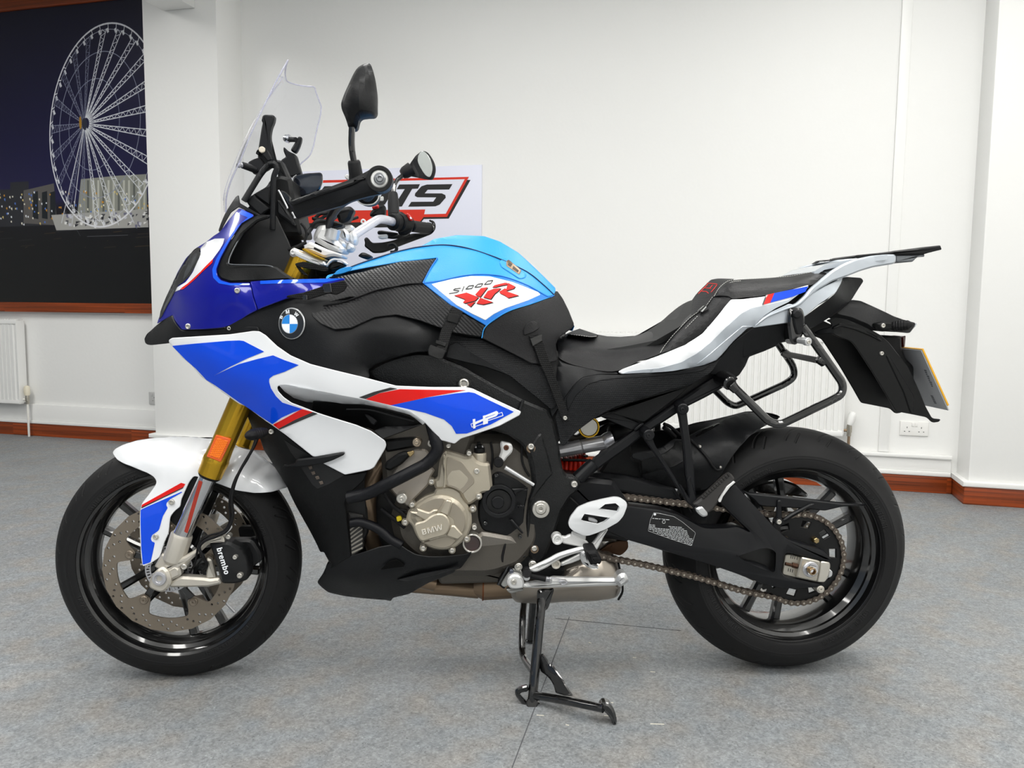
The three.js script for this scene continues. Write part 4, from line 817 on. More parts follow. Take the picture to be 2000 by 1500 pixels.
// ---------------------------------------------------------------- strapped tank cover
{
  const S = surface('P', [[640, 540, 0.165], [700, 518, 0.14], [745, 505, 0.115], [819, 482, 0.092], [847, 466, 0.076], [892, 460, 0.066], [945, 461, 0.066], [976, 472, 0.068], [1012, 493, 0.07], [1046, 524, 0.074], [1085, 565, 0.08], [1110, 605, 0.088], [1122, 635, 0.1], [700, 560, 0.196], [760, 590, 0.216], [800, 530, 0.155], [850, 590, 0.208], [850, 515, 0.13], [950, 505, 0.125], [900, 560, 0.188], [960, 560, 0.18], [1020, 560, 0.152], [960, 620, 0.2], [1040, 610, 0.172], [1050, 660, 0.182], [1095, 650, 0.15], [1080, 690, 0.168], [612, 590, 0.214], [650, 570, 0.204], [690, 620, 0.236], [625, 625, 0.238], [735, 612, 0.234], [800, 620, 0.224], [940, 655, 0.205], [1010, 690, 0.195], [1045, 712, 0.19]]);
  const piece = (flat, c, off = 0, th = 0.004, r = 3) => plate(c, flat, { surf: S, off, th, bev: Math.min(0.0016, th * 0.45), r, grid: 0.012 });
  const cover = grp('tank_cover'); cover.userData.label = 'strapped vinyl tank cover in blue, white and black';
  const both = (name, g, mat) => { B(name, g, mat, cover); B(name, flip(g), mat, cover); };
  both('blue_panel', piece([-10, 372, 0, 352, 100, 330, 300, 290, 500, 255, 765, 228, 718, 300, 664, 402, 780, 388, 940, 352, 1080, 342, 1230, 358, 1400, 420, 1535, 497, 1582, 492, 1592, 440, 1450, 300, 1330, 190, 1200, 112, 1090, 75, 900, 68, 740, 95, 700, 120, 640, 150, 520, 175, 400, 208, 180, 278, 60, 325], 'K'), M.vinylBlue);
  both('ribbed_upper_panel', piece([656, 541, 707, 531, 780, 511, 852, 505.5, 838, 527, 824, 552, 774, 559, 735, 567, 696, 581, 684, 580, 634, 593, 607, 596, 614, 585, 631, 565], 'P', 0.0005), M.carbon);
  both('ribbed_lower_panel', piece([607, 597, 634, 594, 696, 582, 735, 568, 774, 560, 824, 553, 883, 597, 903, 612, 948, 637, 942, 656, 937, 658, 881, 649, 864, 642, 819, 626, 774, 615, 732, 620, 685, 641, 653, 644, 625, 632, 609, 618], 'P'), M.carbon);
  both('black_rear_panel', piece([1105, 703, 1250, 605, 1420, 548, 1540, 505, 1600, 455, 1640, 510, 1680, 590, 1720, 690, 1705, 718, 1610, 785, 1592, 830, 1606, 946, 1500, 968, 1420, 966, 1350, 927, 1075, 787], 'K'), M.vinylBlack);
  both('badge_border', piece([664, 404, 780, 387, 940, 351, 1080, 341, 1230, 358, 1400, 422, 1548, 502, 1420, 548, 1250, 605, 1105, 703, 1090, 692, 940, 604, 860, 560], 'K', 0.0012, 0.003, 1), M.vinylEdge);
  both('badge_field', piece([722, 410, 860, 376, 1000, 353, 1130, 356, 1290, 396, 1470, 466, 1486, 484, 1400, 524, 1240, 580, 1160, 620, 1100, 664, 1010, 620, 900, 560], 'K', 0.0024, 0.003, 2), M.vinylWhite);
  both('front_tab', plate('C2', [920, 1310, 985, 1232, 1100, 1186, 1200, 1170, 1244, 1192, 1200, 1240, 1060, 1290], { z: 0.176, th: 0.003, bev: 0.001, r: 5 }), M.vinylBlue);
  // seams
  const seam = (name, c, P, rr, mat, off = 0.0015) => { const W = P.map(q => { const s = toPx(c, ...q); let z = 0.18, p; for (let k = 0; k < 4; k++) { p = at(s[0], s[1], z); z = S(p.x, p.y) + off; } return p; }); const g = tubeW(W, rr, 6); both(name, g, mat); };
  seam('piping', 'K', [[40, 345], [200, 275], [400, 208], [560, 165], [680, 145], [830, 137], [980, 160], [1150, 215], [1270, 265], [1400, 330], [1500, 410], [1580, 485]], 0.0016, std(0x0c2c50, 0.5));
  seam('piping', 'K', [[664, 404], [560, 408], [480, 424], [340, 452], [200, 503], [90, 540], [-30, 560]], 0.0018, M.vinylBlack);
  seam('piping', 'K', [[765, 228], [718, 300], [664, 402]], 0.0015, M.vinylEdge); seam('piping', 'K', [[664, 404], [780, 388], [940, 352], [1080, 342], [1230, 358], [1400, 421], [1535, 497], [1580, 490]], 0.0014, M.vinylEdge);
  seam('piping', 'K', [[1548, 502], [1420, 548], [1250, 605], [1105, 703], [1075, 787]], 0.0012, M.vinylBlue);
  // lettering on the white field
  const on = (x, y, off) => { const s = toPx('K', x, y); let z = 0.18, p; for (let k = 0; k < 4; k++) { p = at(s[0], s[1], z); z = S(p.x, p.y) + off; } return p; };
  const onJ = (x, y, off) => { const s = toPx('J', x, y); let z = 0.18, p; for (let k = 0; k < 4; k++) { p = at(s[0], s[1], z); z = S(p.x, p.y) + off; } return p; };
  const stroke = P => tubeW(P.map(q => onJ(q[0], q[1], 0.0042)), 0.0011, 5, 0.02);
  for (const P of [[[188, 206], [120, 214], [96, 230], [172, 238], [150, 256], [46, 274]], [[232, 186], [205, 245]], [[252, 220], [290, 180], [352, 172], [328, 210], [252, 220]], [[364, 196], [402, 159], [466, 150], [440, 188], [364, 196]], [[484, 162], [522, 121], [590, 110], [560, 152], [484, 162]]]) B('small_letter', stroke(P), M.black, cover);
  const X = f => plate('J', f, { surf: S, off: 0.0042, th: 0.0018, bev: 0.0003, r: 0, grid: 0.01 }), xd = f => plate('J', f.map((v, i) => v + (i % 2 ? 9 : 9)), { surf: S, off: 0.0033, th: 0.001, bev: 0, r: 0, grid: 0.01 });
  const redMat = std(0xc4140c, 0.7), inkMat = std(0x0a0a0a, 0.7);
  const xr = [[108, 298, 262, 262, 410, 320, 372, 362, 238, 396, 218, 384, 246, 350], [370, 286, 440, 207, 525, 195, 432, 318, 385, 300], [402, 372, 432, 326, 590, 382, 465, 412, 385, 398], [265, 406, 372, 374, 312, 440], [470, 322, 525, 242, 600, 214, 690, 206, 652, 245, 612, 276, 562, 345], [580, 196, 610, 170, 735, 140, 768, 142, 768, 164, 690, 178, 620, 196], [776, 142, 866, 186, 846, 214, 762, 238, 738, 232, 756, 214], [668, 250, 742, 206, 752, 234, 764, 248, 910, 298, 780, 330, 735, 300, 680, 274]];
  for (const f of xr) { B('letter_shadow', xd(f), inkMat, cover); B('red_letter_piece', X(f), redMat, cover); }
  B('metal_tag_patch', piece([1218, 226, 1262, 238, 1390, 345, 1382, 366, 1340, 374, 1212, 290, 1200, 260], 'K', 0.003, 0.003, 3), M.vinylBlue, cover);
  B('metal_tag', piece([1262, 238, 1352, 314, 1338, 345, 1246, 282, 1246, 250], 'K', 0.0046, 0.0016, 2), std(0x8d7a64, 0.35, 0.8), cover);
  B('metal_tag_mark', [piece([1262, 258, 1290, 270, 1276, 290, 1256, 276], 'K', 0.0052, 0.0008, 0), piece([1296, 282, 1334, 316, 1326, 330, 1288, 302], 'K', 0.0052, 0.0008, 0)], std(0x3a2c24, 0.5), cover);
  // straps and buckles
  both('strap', piece([868, 560, 944, 602, 925, 660, 868, 745, 826, 890, 752, 870, 790, 730, 850, 620], 'K', 0.006, 0.003, 2), M.webbing);
  for (const g of [piece([842, 610, 926, 628, 906, 690, 828, 668], 'K', 0.009, 0.006, 2), piece([700, 862, 716, 832, 826, 876, 818, 900, 800, 938, 768, 934, 700, 905], 'K', 0.008, 0.012, 3), piece([756, 800, 830, 822, 822, 850, 748, 826], 'K', 0.009, 0.005, 2)]) both('buckle', g, M.plasticDark);
  both('strap_tab', piece([1368, 772, 1366, 722, 1398, 680, 1430, 664, 1464, 680, 1482, 718, 1440, 745], 'K', 0.004, 0.004, 4), M.vinylBlack);
  const st = surface('K', [[1400, 770, 0.19], [1470, 750, 0.188], [1500, 950, 0.192], [1600, 1170, 0.192], [1665, 1365, 0.19]]);
  const st2 = (f, off, th = 0.003, r = 1) => plate('K', f, { surf: st, off, th, bev: 0.001, r, grid: 0.03 });
  both('long_strap', st2([1402, 772, 1470, 752, 1500, 800, 1542, 930, 1600, 1085, 1684, 1330, 1690, 1362, 1640, 1378, 1590, 1235, 1520, 1050, 1478, 960, 1440, 850], 0.002), M.webbing);
  both('strap_buckle', st2([1412, 792, 1492, 758, 1500, 805, 1430, 845], 0.005, 0.005), M.gloss);
  both('strap_stud', bolt('K', 1657, 1346, 0.2, 15, 0.012), M.boltSteel);
  // webbing that holds the cover to the headstock
  both('front_strap', plate('B', [1040, 632, 1150, 612, 1250, 580, 1330, 550, 1440, 525, 1460, 560, 1440, 600, 1380, 630, 1330, 618, 1180, 664, 1030, 646], { z: 0.238, th: 0.004, r: 3 }), M.webbing);
  for (const g of [plate('B', [1285, 552, 1340, 545, 1352, 612, 1290, 612], { z: 0.242, th: 0.006, r: 2 }), plate('B', [1140, 630, 1178, 626, 1178, 664, 1146, 664], { z: 0.242, th: 0.006, r: 2 })]) both('front_buckle', g, M.gloss);
  // crown between both sides
  const top = [[640, 541], [700, 519], [745, 506], [819, 483], [847, 467], [892, 461], [945, 462], [976, 473], [1012, 494], [1046, 525], [1085, 566], [1110, 606], [1122, 636], [1118, 645]].map(q => { let z = 0.1, p; for (let k = 0; k < 4; k++) { p = at(q[0], q[1], z); z = S(p.x, p.y); } return p; });
  const rows = top.map(p => { const o = []; for (let i = 0; i <= 8; i++) { const t = 1 - i / 4, d = 1 - t * t; o.push(V3(p.x, p.y - 0.002 - 0.0 * d, p.z * t)); } return o; });
  B('crown_panel', skin(rows, false, 0.6, false), new THREE.MeshStandardMaterial({ color: 0x2494e0, roughness: 0.45, side: THREE.DoubleSide }), cover);
}
// ---------------------------------------------------------------- painted side fairing
{
  const S = surface('P', [[329, 665, 0.165], [393, 736, 0.165], [450, 655, 0.2], [400, 690, 0.19], [507, 648, 0.222], [480, 790, 0.175], [466, 740, 0.2], [540, 700, 0.232], [544, 840, 0.19], [520, 790, 0.205], [606, 713, 0.248], [540, 752, 0.226], [590, 800, 0.216], [616, 892, 0.195], [650, 840, 0.216], [700, 860, 0.218], [752, 870, 0.212], [673, 925, 0.2], [707, 738, 0.255], [650, 765, 0.25], [774, 755, 0.254], [760, 790, 0.248], [841, 757, 0.25], [910, 757, 0.24], [860, 800, 0.25], [880, 862, 0.232], [1016, 808, 0.212], [940, 810, 0.238]]);
  const low = [640, 789, 598, 785, 574, 777.6, 556, 765, 543, 754, 538, 753.5, 540, 762, 553, 776, 569, 786.5, 619, 806, 696, 830, 725, 842, 752, 861, 754.5, 869, 752, 877, 731, 912.8, 723, 917.6, 673.6, 927.5, 630, 904.8, 630, 904.8, 655, 895, 671, 887, 673.6, 884.4, 671, 883.5, 655, 886, 616, 892.8, 611, 892, 557, 849, 544, 840, 480, 793.6, 466, 789, 416, 753, 393, 736, 376, 716, 354, 697, 330, 670];
  const cutEdge = [1018, 804, 1015, 811, 976, 832, 900, 857, 888, 867, 861, 860, 851, 849, 830, 826, 811, 812, 800, 804, 752, 791, 701, 779.5, 640, 768, 592, 758, 560, 752, 545, 753];
  const pair = B2('side_fairing', plate('P', [329, 664, 336, 660, 449, 653, 494, 646.5, 506, 647, 519, 655, 541, 676, 567, 694, 606, 711, 707, 736, 774, 753.5, 842, 756, 909, 756, 923, 759, ...cutEdge, 541, 756, 543, 764, 554, 776, ...low.slice(16)], { surf: S, th: 0.004, bev: 0.0016, r: 2.5, grid: 0.012 }), M.white);
  pair.forEach((p, i) => {
    const f = i ? flip : g => g, o = { surf: S, off: 0.0009, th: 0.0007, bev: 0, r: 1, grid: 0.012 }, d = (n, c, P, m) => B(n, f(plate(c, P, o)), m, p);
    d('blue_front_panel', 'B', [236, 984, 400, 968, 620, 949, 705, 946, 735, 950, 878, 1024, 760, 1072, 640, 1130, 528, 1192, 528, 1192, 700, 1112, 830, 1076, 940, 1050, 1020, 1084, 1120, 1118, 1020, 1165, 940, 1192, 914, 1212, 912, 1235, 925, 1280, 960, 1335, 1005, 1380, 1145, 1425, 1080, 1448, 1000, 1485, 936, 1530, 800, 1440, 700, 1376, 620, 1318, 540, 1262, 475, 1222, 400, 1142, 330, 1080, 280, 1030], M.blue);
    d('red_stripe', 'Q2', [682, 368, 816, 406, 600, 500, 398, 610, 332, 560, 500, 470], M.red);
    d('black_stripe', 'Q2', [816, 406, 880, 425, 650, 520, 412, 622, 398, 610, 600, 500], M.black);
    d('black_stripe', 'Q2', [1380, 226, 1560, 160, 1765, 106, 1850, 120, 1640, 170, 1462, 246], M.black);
    d('red_stripe', 'E', [242, 130, 330, 92, 458, 66, 880, 72, 640, 116, 402, 168], M.red);
    d('blue_rear_panel', 'E', [402, 168, 640, 118, 820, 92, 900, 84, 935, 90, 985, 115, 1186, 210, 1040, 290, 886, 348, 818, 350, 790, 300, 740, 258, 620, 216], M.blue);
    if (!i) {
      const hp = { surf: S, off: 0.0019, th: 0.001, bev: 0, r: 0, grid: 0.02 }, W = P => plate('HP', P, hp);
      B('side_lettering', [W([246, 412, 300, 402, 304, 594, 256, 606]), W([296, 468, 458, 402, 462, 442, 298, 520]), W([455, 342, 506, 328, 518, 508, 462, 526]), W([500, 334, 735, 238, 774, 262, 766, 312, 730, 350, 562, 412, 560, 498, 516, 508, 508, 388, 700, 316, 712, 302, 506, 374])], M.whitePrint, p, 'white lettering');
      B('lettering_outline', [W([250, 488, 204, 506, 226, 582, 258, 572, 256, 562, 234, 568, 217, 514, 250, 500]), W([300, 556, 462, 500, 462, 512, 300, 568]), W([560, 434, 862, 330, 846, 276, 770, 302, 770, 290, 854, 262, 880, 340, 562, 448])], M.whitePrint, p);
    }
    // downward-facing lip of the upper wing
    B('fairing_lip', f(plate('P', [545, 753, 560, 752, 592, 758, 640, 768, 701, 779.5, 752, 791, 800, 804, 811, 812, 830, 826, 826, 830, 811, 817.5, 800, 810, 752, 797.6, 709, 789.5, 650, 788.5, 598, 785, 574, 777.6, 556, 765], { ctrl: [[545, 753, 0.228], [560, 752, 0.233], [592, 758, 0.242], [701, 779.5, 0.25], [752, 791, 0.25], [811, 812, 0.245], [556, 765, 0.2], [598, 785, 0.18], [650, 788.5, 0.19], [709, 789.5, 0.215], [752, 797.6, 0.236], [800, 810, 0.24], [830, 828, 0.24]], th: 0.003, bev: 0.0005, r: 1, grid: 0.012 })), M.white, p);
  });
  // dark ducting behind the opening
  B2('fairing_duct', [plate('E3', [-180, 20, 230, 40, 520, 80, 900, 170, 1150, 260, 1210, 310, 1180, 300, 670, 486, 560, 380, 300, 280, 0, 190, -200, 130], { ctrl: [[-180, 20, 0.2], [520, 80, 0.21], [1180, 290, 0.2], [670, 480, 0.17], [560, 380, 0.165], [0, 190, 0.17]], th: 0.004, r: 2, grid: 0.03 })], M.plasticDark).forEach((p, i) => B('duct_rib', (i ? flip : g => g)(tube('E3', [[230, 122, 0.215], [420, 122, 0.215], [560, 140, 0.214], [800, 205, 0.212], [1050, 270, 0.208]], 0.0022, 6)), M.plastic, p));
  B2('duct_floor', plate('E3', [560, 380, 700, 330, 1040, 322, 1190, 296, 670, 486], { ctrl: [[560, 380, 0.19], [1040, 322, 0.2], [1190, 296, 0.206], [670, 486, 0.2]], th: 0.003, r: 1, grid: 0.03 }), M.plastic);
  // radiator cover, wing and belly pan
  const Sh = surface('Q', [[-10, 60, 0.1], [50, 220, 0.1], [200, 480, 0.1], [420, 880, 0.1], [545, 1120, 0.1], [240, 225, 0.172], [500, 430, 0.178], [300, 640, 0.13], [500, 800, 0.165], [720, 560, 0.188], [880, 540, 0.19], [760, 700, 0.186], [735, 830, 0.18], [750, 1000, 0.172], [765, 1155, 0.165], [620, 1180, 0.14], [620, 980, 0.152], [400, 640, 0.16], [160, 250, 0.155]]);
  const sh = B2('radiator_cover', plate('Q', [-12, 55, 60, 90, 245, 225, 500, 430, 720, 555, 800, 545, 890, 530, 860, 600, 760, 690, 722, 760, 735, 830, 742, 920, 752, 1010, 768, 1155, 700, 1190, 640, 1235, 612, 1250, 608, 1190, 572, 1120, 545, 1120, 420, 880, 300, 640, 200, 480, 130, 370, 100, 280, 50, 220, 5, 110], { surf: Sh, th: 0.004, bev: 0.0016, r: 2.5, grid: 0.015 }), M.plasticDark);
  sh.forEach((p, i) => {
    const f = i ? flip : g => g;
    B('cover_recess', f(plate('Q', [405, 500, 560, 470, 722, 556, 604, 622, 525, 655, 488, 625], { surf: Sh, off: 0.001, th: 0.001, bev: 0, r: 2, grid: 0.02 })), std(0x030304, 0.5), p);  // near-black plate on the surface paints the shade inside the opening
    B('cover_recess', f(plate('Q', [276, 290, 330, 330, 500, 430, 368, 440, 330, 390], { surf: Sh, off: 0.001, th: 0.001, bev: 0, r: 2, grid: 0.02 })), std(0x030304, 0.5), p);  // second opening, its shade also painted as a near-black plate
    for (const [x, y] of [[470, 500], [490, 540], [520, 575], [548, 612]]) B('radiator_tank_rib', f(plate('Q', [x - 14, y - 8, x + 12, y - 14, x + 20, y + 8, x - 2, y + 16], { surf: Sh, off: 0.003, th: 0.003, bev: 0.001, r: 1 })), std(0x6a6058, 0.5, 0.7), p);
    B('cover_screw', f(bolt('Q', 184, 238, 0.172, 19, 0.012)), M.boltSteel, p);
  });
  B2('fairing_wing', plate('Q', [262, 492, 360, 470, 368, 440, 500, 426, 600, 412, 700, 390, 726, 396, 716, 410, 640, 446, 560, 474, 420, 496, 330, 500], { ctrl: [[262, 492, 0.17], [368, 445, 0.186], [500, 430, 0.2], [600, 430, 0.213], [726, 396, 0.221], [420, 496, 0.188], [560, 474, 0.208]], th: 0.012, bev: 0.003, r: 3, grid: 0.02 }), M.plastic);
  const bp = B2('belly_pan', plate('E', [-6, 1185, 60, 1150, 150, 1128, 330, 1070, 430, 1054, 470, 1062, 510, 1090, 560, 1118, 640, 1132, 740, 1132, 890, 1116, 920, 1098, 912, 1120, 840, 1218, 740, 1262, 640, 1302, 520, 1372, 412, 1398, 404, 1420, 372, 1412, 230, 1402, 100, 1386, 0, 1362, -40, 1330, -70, 1298, -30, 1240], { ctrl: [[-70, 1298, 0.06], [0, 1362, 0.05], [-6, 1185, 0.13], [150, 1128, 0.165], [430, 1054, 0.19], [560, 1118, 0.2], [740, 1132, 0.205], [915, 1100, 0.195], [840, 1218, 0.16], [640, 1302, 0.12], [400, 1400, 0.07], [230, 1402, 0.06], [300, 1230, 0.172], [600, 1200, 0.19], [150, 1270, 0.15], [780, 1190, 0.182]], th: 0.004, bev: 0.0016, r: 4, grid: 0.015 }), M.plastic);
  bp.forEach((p, i) => { const f = i ? flip : g => g; B('pan_vent', f(plate('E', [335, 1218, 400, 1158, 440, 1150, 480, 1175, 492, 1196, 420, 1204], { z: 0.19, th: 0.006, bev: 0.001, r: 3 })), soft(0x030303, 0.7, 0.2), p); B('pan_blade', f(plate('E', [440, 1280, 600, 1240, 840, 1196, 842, 1206, 640, 1262, 500, 1292], { ctrl: [[440, 1280, 0.155], [600, 1240, 0.19], [840, 1200, 0.186], [500, 1292, 0.15]], th: 0.006, bev: 0.002, r: 2, grid: 0.03 })), M.satinArm, p); });  // vent is a near-black plate, the shade of its opening in the colour
}
// ---------------------------------------------------------------- frame
{
  const S = surface('P', [[719, 722, 0.2], [766, 700, 0.205], [845, 690, 0.205], [905, 716, 0.205], [948, 742, 0.203], [1023, 782, 0.198], [1081, 823, 0.176], [1100, 912, 0.162], [1132, 938, 0.158], [1112, 973, 0.162], [1063, 1090, 0.155], [1030, 1080, 0.156], [1032, 985, 0.17], [1026, 872, 0.188], [993, 847, 0.198], [880, 770, 0.206], [780, 770, 0.2], [1060, 900, 0.18], [1065, 985, 0.172], [820, 715, 0.208]]);
  const fr = B2('main_frame', plate('P', [717, 724, 745, 707, 766, 699, 790, 692, 815, 688, 845, 690, 870, 703, 905, 717, 948, 742, 1023, 782, 1070, 801, 1081, 823, 1091, 863, 1096, 900, 1100, 918, 1108, 930, 1124, 931, 1133, 940, 1134, 952, 1126, 962, 1114, 972, 1098, 998, 1086, 1034, 1076, 1062, 1064, 1092, 1050, 1102, 1038, 1096, 1029, 1078, 1027, 1034, 1030, 985, 1040, 952, 1037, 920, 1030, 890, 1022, 872, 1010, 862, 993, 850, 940, 835, 880, 790, 780, 770, 725, 738], { surf: S, th: 0.03, bev: 0.006, r: 5, grid: 0.015 }), M.frame);
  fr.forEach((p, i) => {
    const f = i ? flip : g => g, o = { surf: S, off: 0.0012, th: 0.004, bev: 0.001, r: 3, grid: 0.015 };
    B('frame_facet', f(plate('E2', [760, 60, 800, 40, 880, 300, 940, 540, 880, 600, 740, 780, 665, 900, 660, 1300, 640, 1400, 600, 1400, 612, 1060, 640, 840, 720, 640, 690, 420, 640, 250, 720, 120], { ...o, off: 0.004, th: 0.012, bev: 0.004 })), M.frame, p);
    for (const [x, y, r] of [[670, 205, 40], [712, 1450, 36], [1200, 665, 42]]) B('frame_bolt', [f(bolt('E2', x, y, S(...(q => [q.x, q.y])(ptc('E2', x, y, 0.175))) + 0.008, r, 0.02))], M.boltSteel, p);
    if (!i) B('frame_ferrule', [hoop('E2', 670, 225, 0.15, S(...(q => [q.x, q.y])(ptc('E2', 670, 225, 0.18))) + 0.003, 30, 58), hoop('E2', 714, 1460, 0.14, 0.162, 28, 52)], std(0x8d7a66, 0.4, 0.9), p);
    if (!i) B('pivot_bolt', [hoop('E2', 792, 972, 0.15, 0.182, 62, 108), hoop('E2', 790, 965, 0.15, 0.187, 22, 66), cyl('E2', 790, 965, 0.14, 0.178, 30)], M.boltSteel, p, 'large hollow pivot bolt');
    if (!i) B('frame_bolt', bolt('K', 950, 1106, 0.215, 38, 0.02), M.boltSteel, p); if (!i) B('bolt_washer', hoop('K', 952, 1108, 0.19, 0.211, 30, 50), M.frame, p);
    B('frame_tab', f(tube('K', [[1362, 1222, 0.203], [1340, 1290, 0.206], [1322, 1310, 0.206]], 0.0035, 8)), M.plastic, p);
  });
  // rear frame rail and its cross pieces
  const rz = 0.135;
  const rail = B2('rear_rail', [plate('V', [190, 752, 390, 620, 400, 588, 800, 308, 900, 240, 1110, 100, 1240, 12, 1450, -130, 1700, -290, 1820, -200, 1500, -20, 1300, 80, 1090, 220, 900, 340, 760, 460, 450, 680, 280, 822, 220, 790], { z: rz, th: 0.026, bev: 0.005, r: 5 })], M.satinArm);
  rail.forEach((p, i) => { const f = i ? flip : g => g; B('rail_sleeve', f(rod(ptc('V', 235, 775, 0.13), ptc('V', 405, 620, 0.13), 0.0165, 0.0155)), M.satinArm, p); B('rail_brace', f(plate('V', [455, 165, 600, 128, 860, 235, 790, 300, 760, 300], { z: 0.128, th: 0.014, bev: 0.002, r: 2 })), M.satinArm, p);
    B('weld_boss', f(plate('V', [795, 290, 870, 228, 892, 232, 880, 255, 820, 306, 796, 306], { z: 0.139, th: 0.006, bev: 0.002, r: 2 })), M.satinArm, p); });
  // pillion peg hangers
  const hang = B2('peg_hanger', [
    plate('V', [860, 310, 940, 290, 1000, 450, 1120, 640, 1330, 985, 1345, 1012, 1310, 1010, 1230, 890, 1040, 600, 905, 410], { z: 0.16, th: 0.016, bev: 0.003, r: 4 }),
    plate('V', [1200, 60, 1230, 40, 1305, 90, 1312, 150, 1330, 300, 1372, 600, 1400, 930, 1390, 980, 1350, 960, 1300, 760, 1270, 400, 1235, 180], { z: 0.16, th: 0.016, bev: 0.003, r: 4 }),
    plate('V', [1310, 790, 1345, 740, 1410, 990, 1450, 1060, 1400, 1090, 1350, 1040, 1310, 1010, 1240, 850, 1250, 830, 1330, 960], { z: 0.163, th: 0.016, bev: 0.003, r: 4 }),
  ], M.satinArm);
  hang.forEach((p, i) => {
    const f = i ? flip : g => g;
    for (const [x, y, x2, y2] of [[885, 310, 940, 352], [1232, 50, 1272, 98]]) B('hanger_boss', [f(rod(ptc('V', x, y, 0.125), ptc('V', x2, y2, 0.178), 0.0145, 0.0135)), f(bolt('V', x2 - 6, y2 + 2, 0.1805, 22, 0.008))], M.satinArm, p);
    const peg = B('folded_peg', [f(plate('X', [-30, 330, 80, 250, 270, 70, 340, 20, 385, 80, 360, 120, 230, 260, 225, 300, 160, 390, 110, 420], { z: 0.178, th: 0.026, bev: 0.005, r: 4 }))], std(0x2c2a29, 0.6), p, 'dark rubber topped folding peg');
    const ribs = []; for (let k = 0; k < 12; k++) { const t = k / 11, x = 60 + 250 * t, y = 255 - 220 * t; ribs.push(f(plate('X', [x - 12, y - 6, x + 6, y - 20, x + 28, y + 6, x + 10, y + 20], { z: 0.181, th: 0.005, bev: 0.001, r: 1 }))); }
    B('peg_tread', ribs, std(0x211f1e, 0.7), peg);
    B('peg_edge', f(plate('X', [216, 285, 300, 150, 368, 98, 384, 110, 330, 160, 262, 250, 240, 305, 222, 305], { z: 0.1815, th: 0.006, bev: 0.001, r: 1 })), M.aluWhite, peg);
    B('peg_hinge', f(plate('X', [-5, 370, 60, 340, 110, 400, 120, 440, 70, 455, 20, 420], { z: 0.181, th: 0.02, bev: 0.004, r: 4 })), M.alu, p);
  });
}
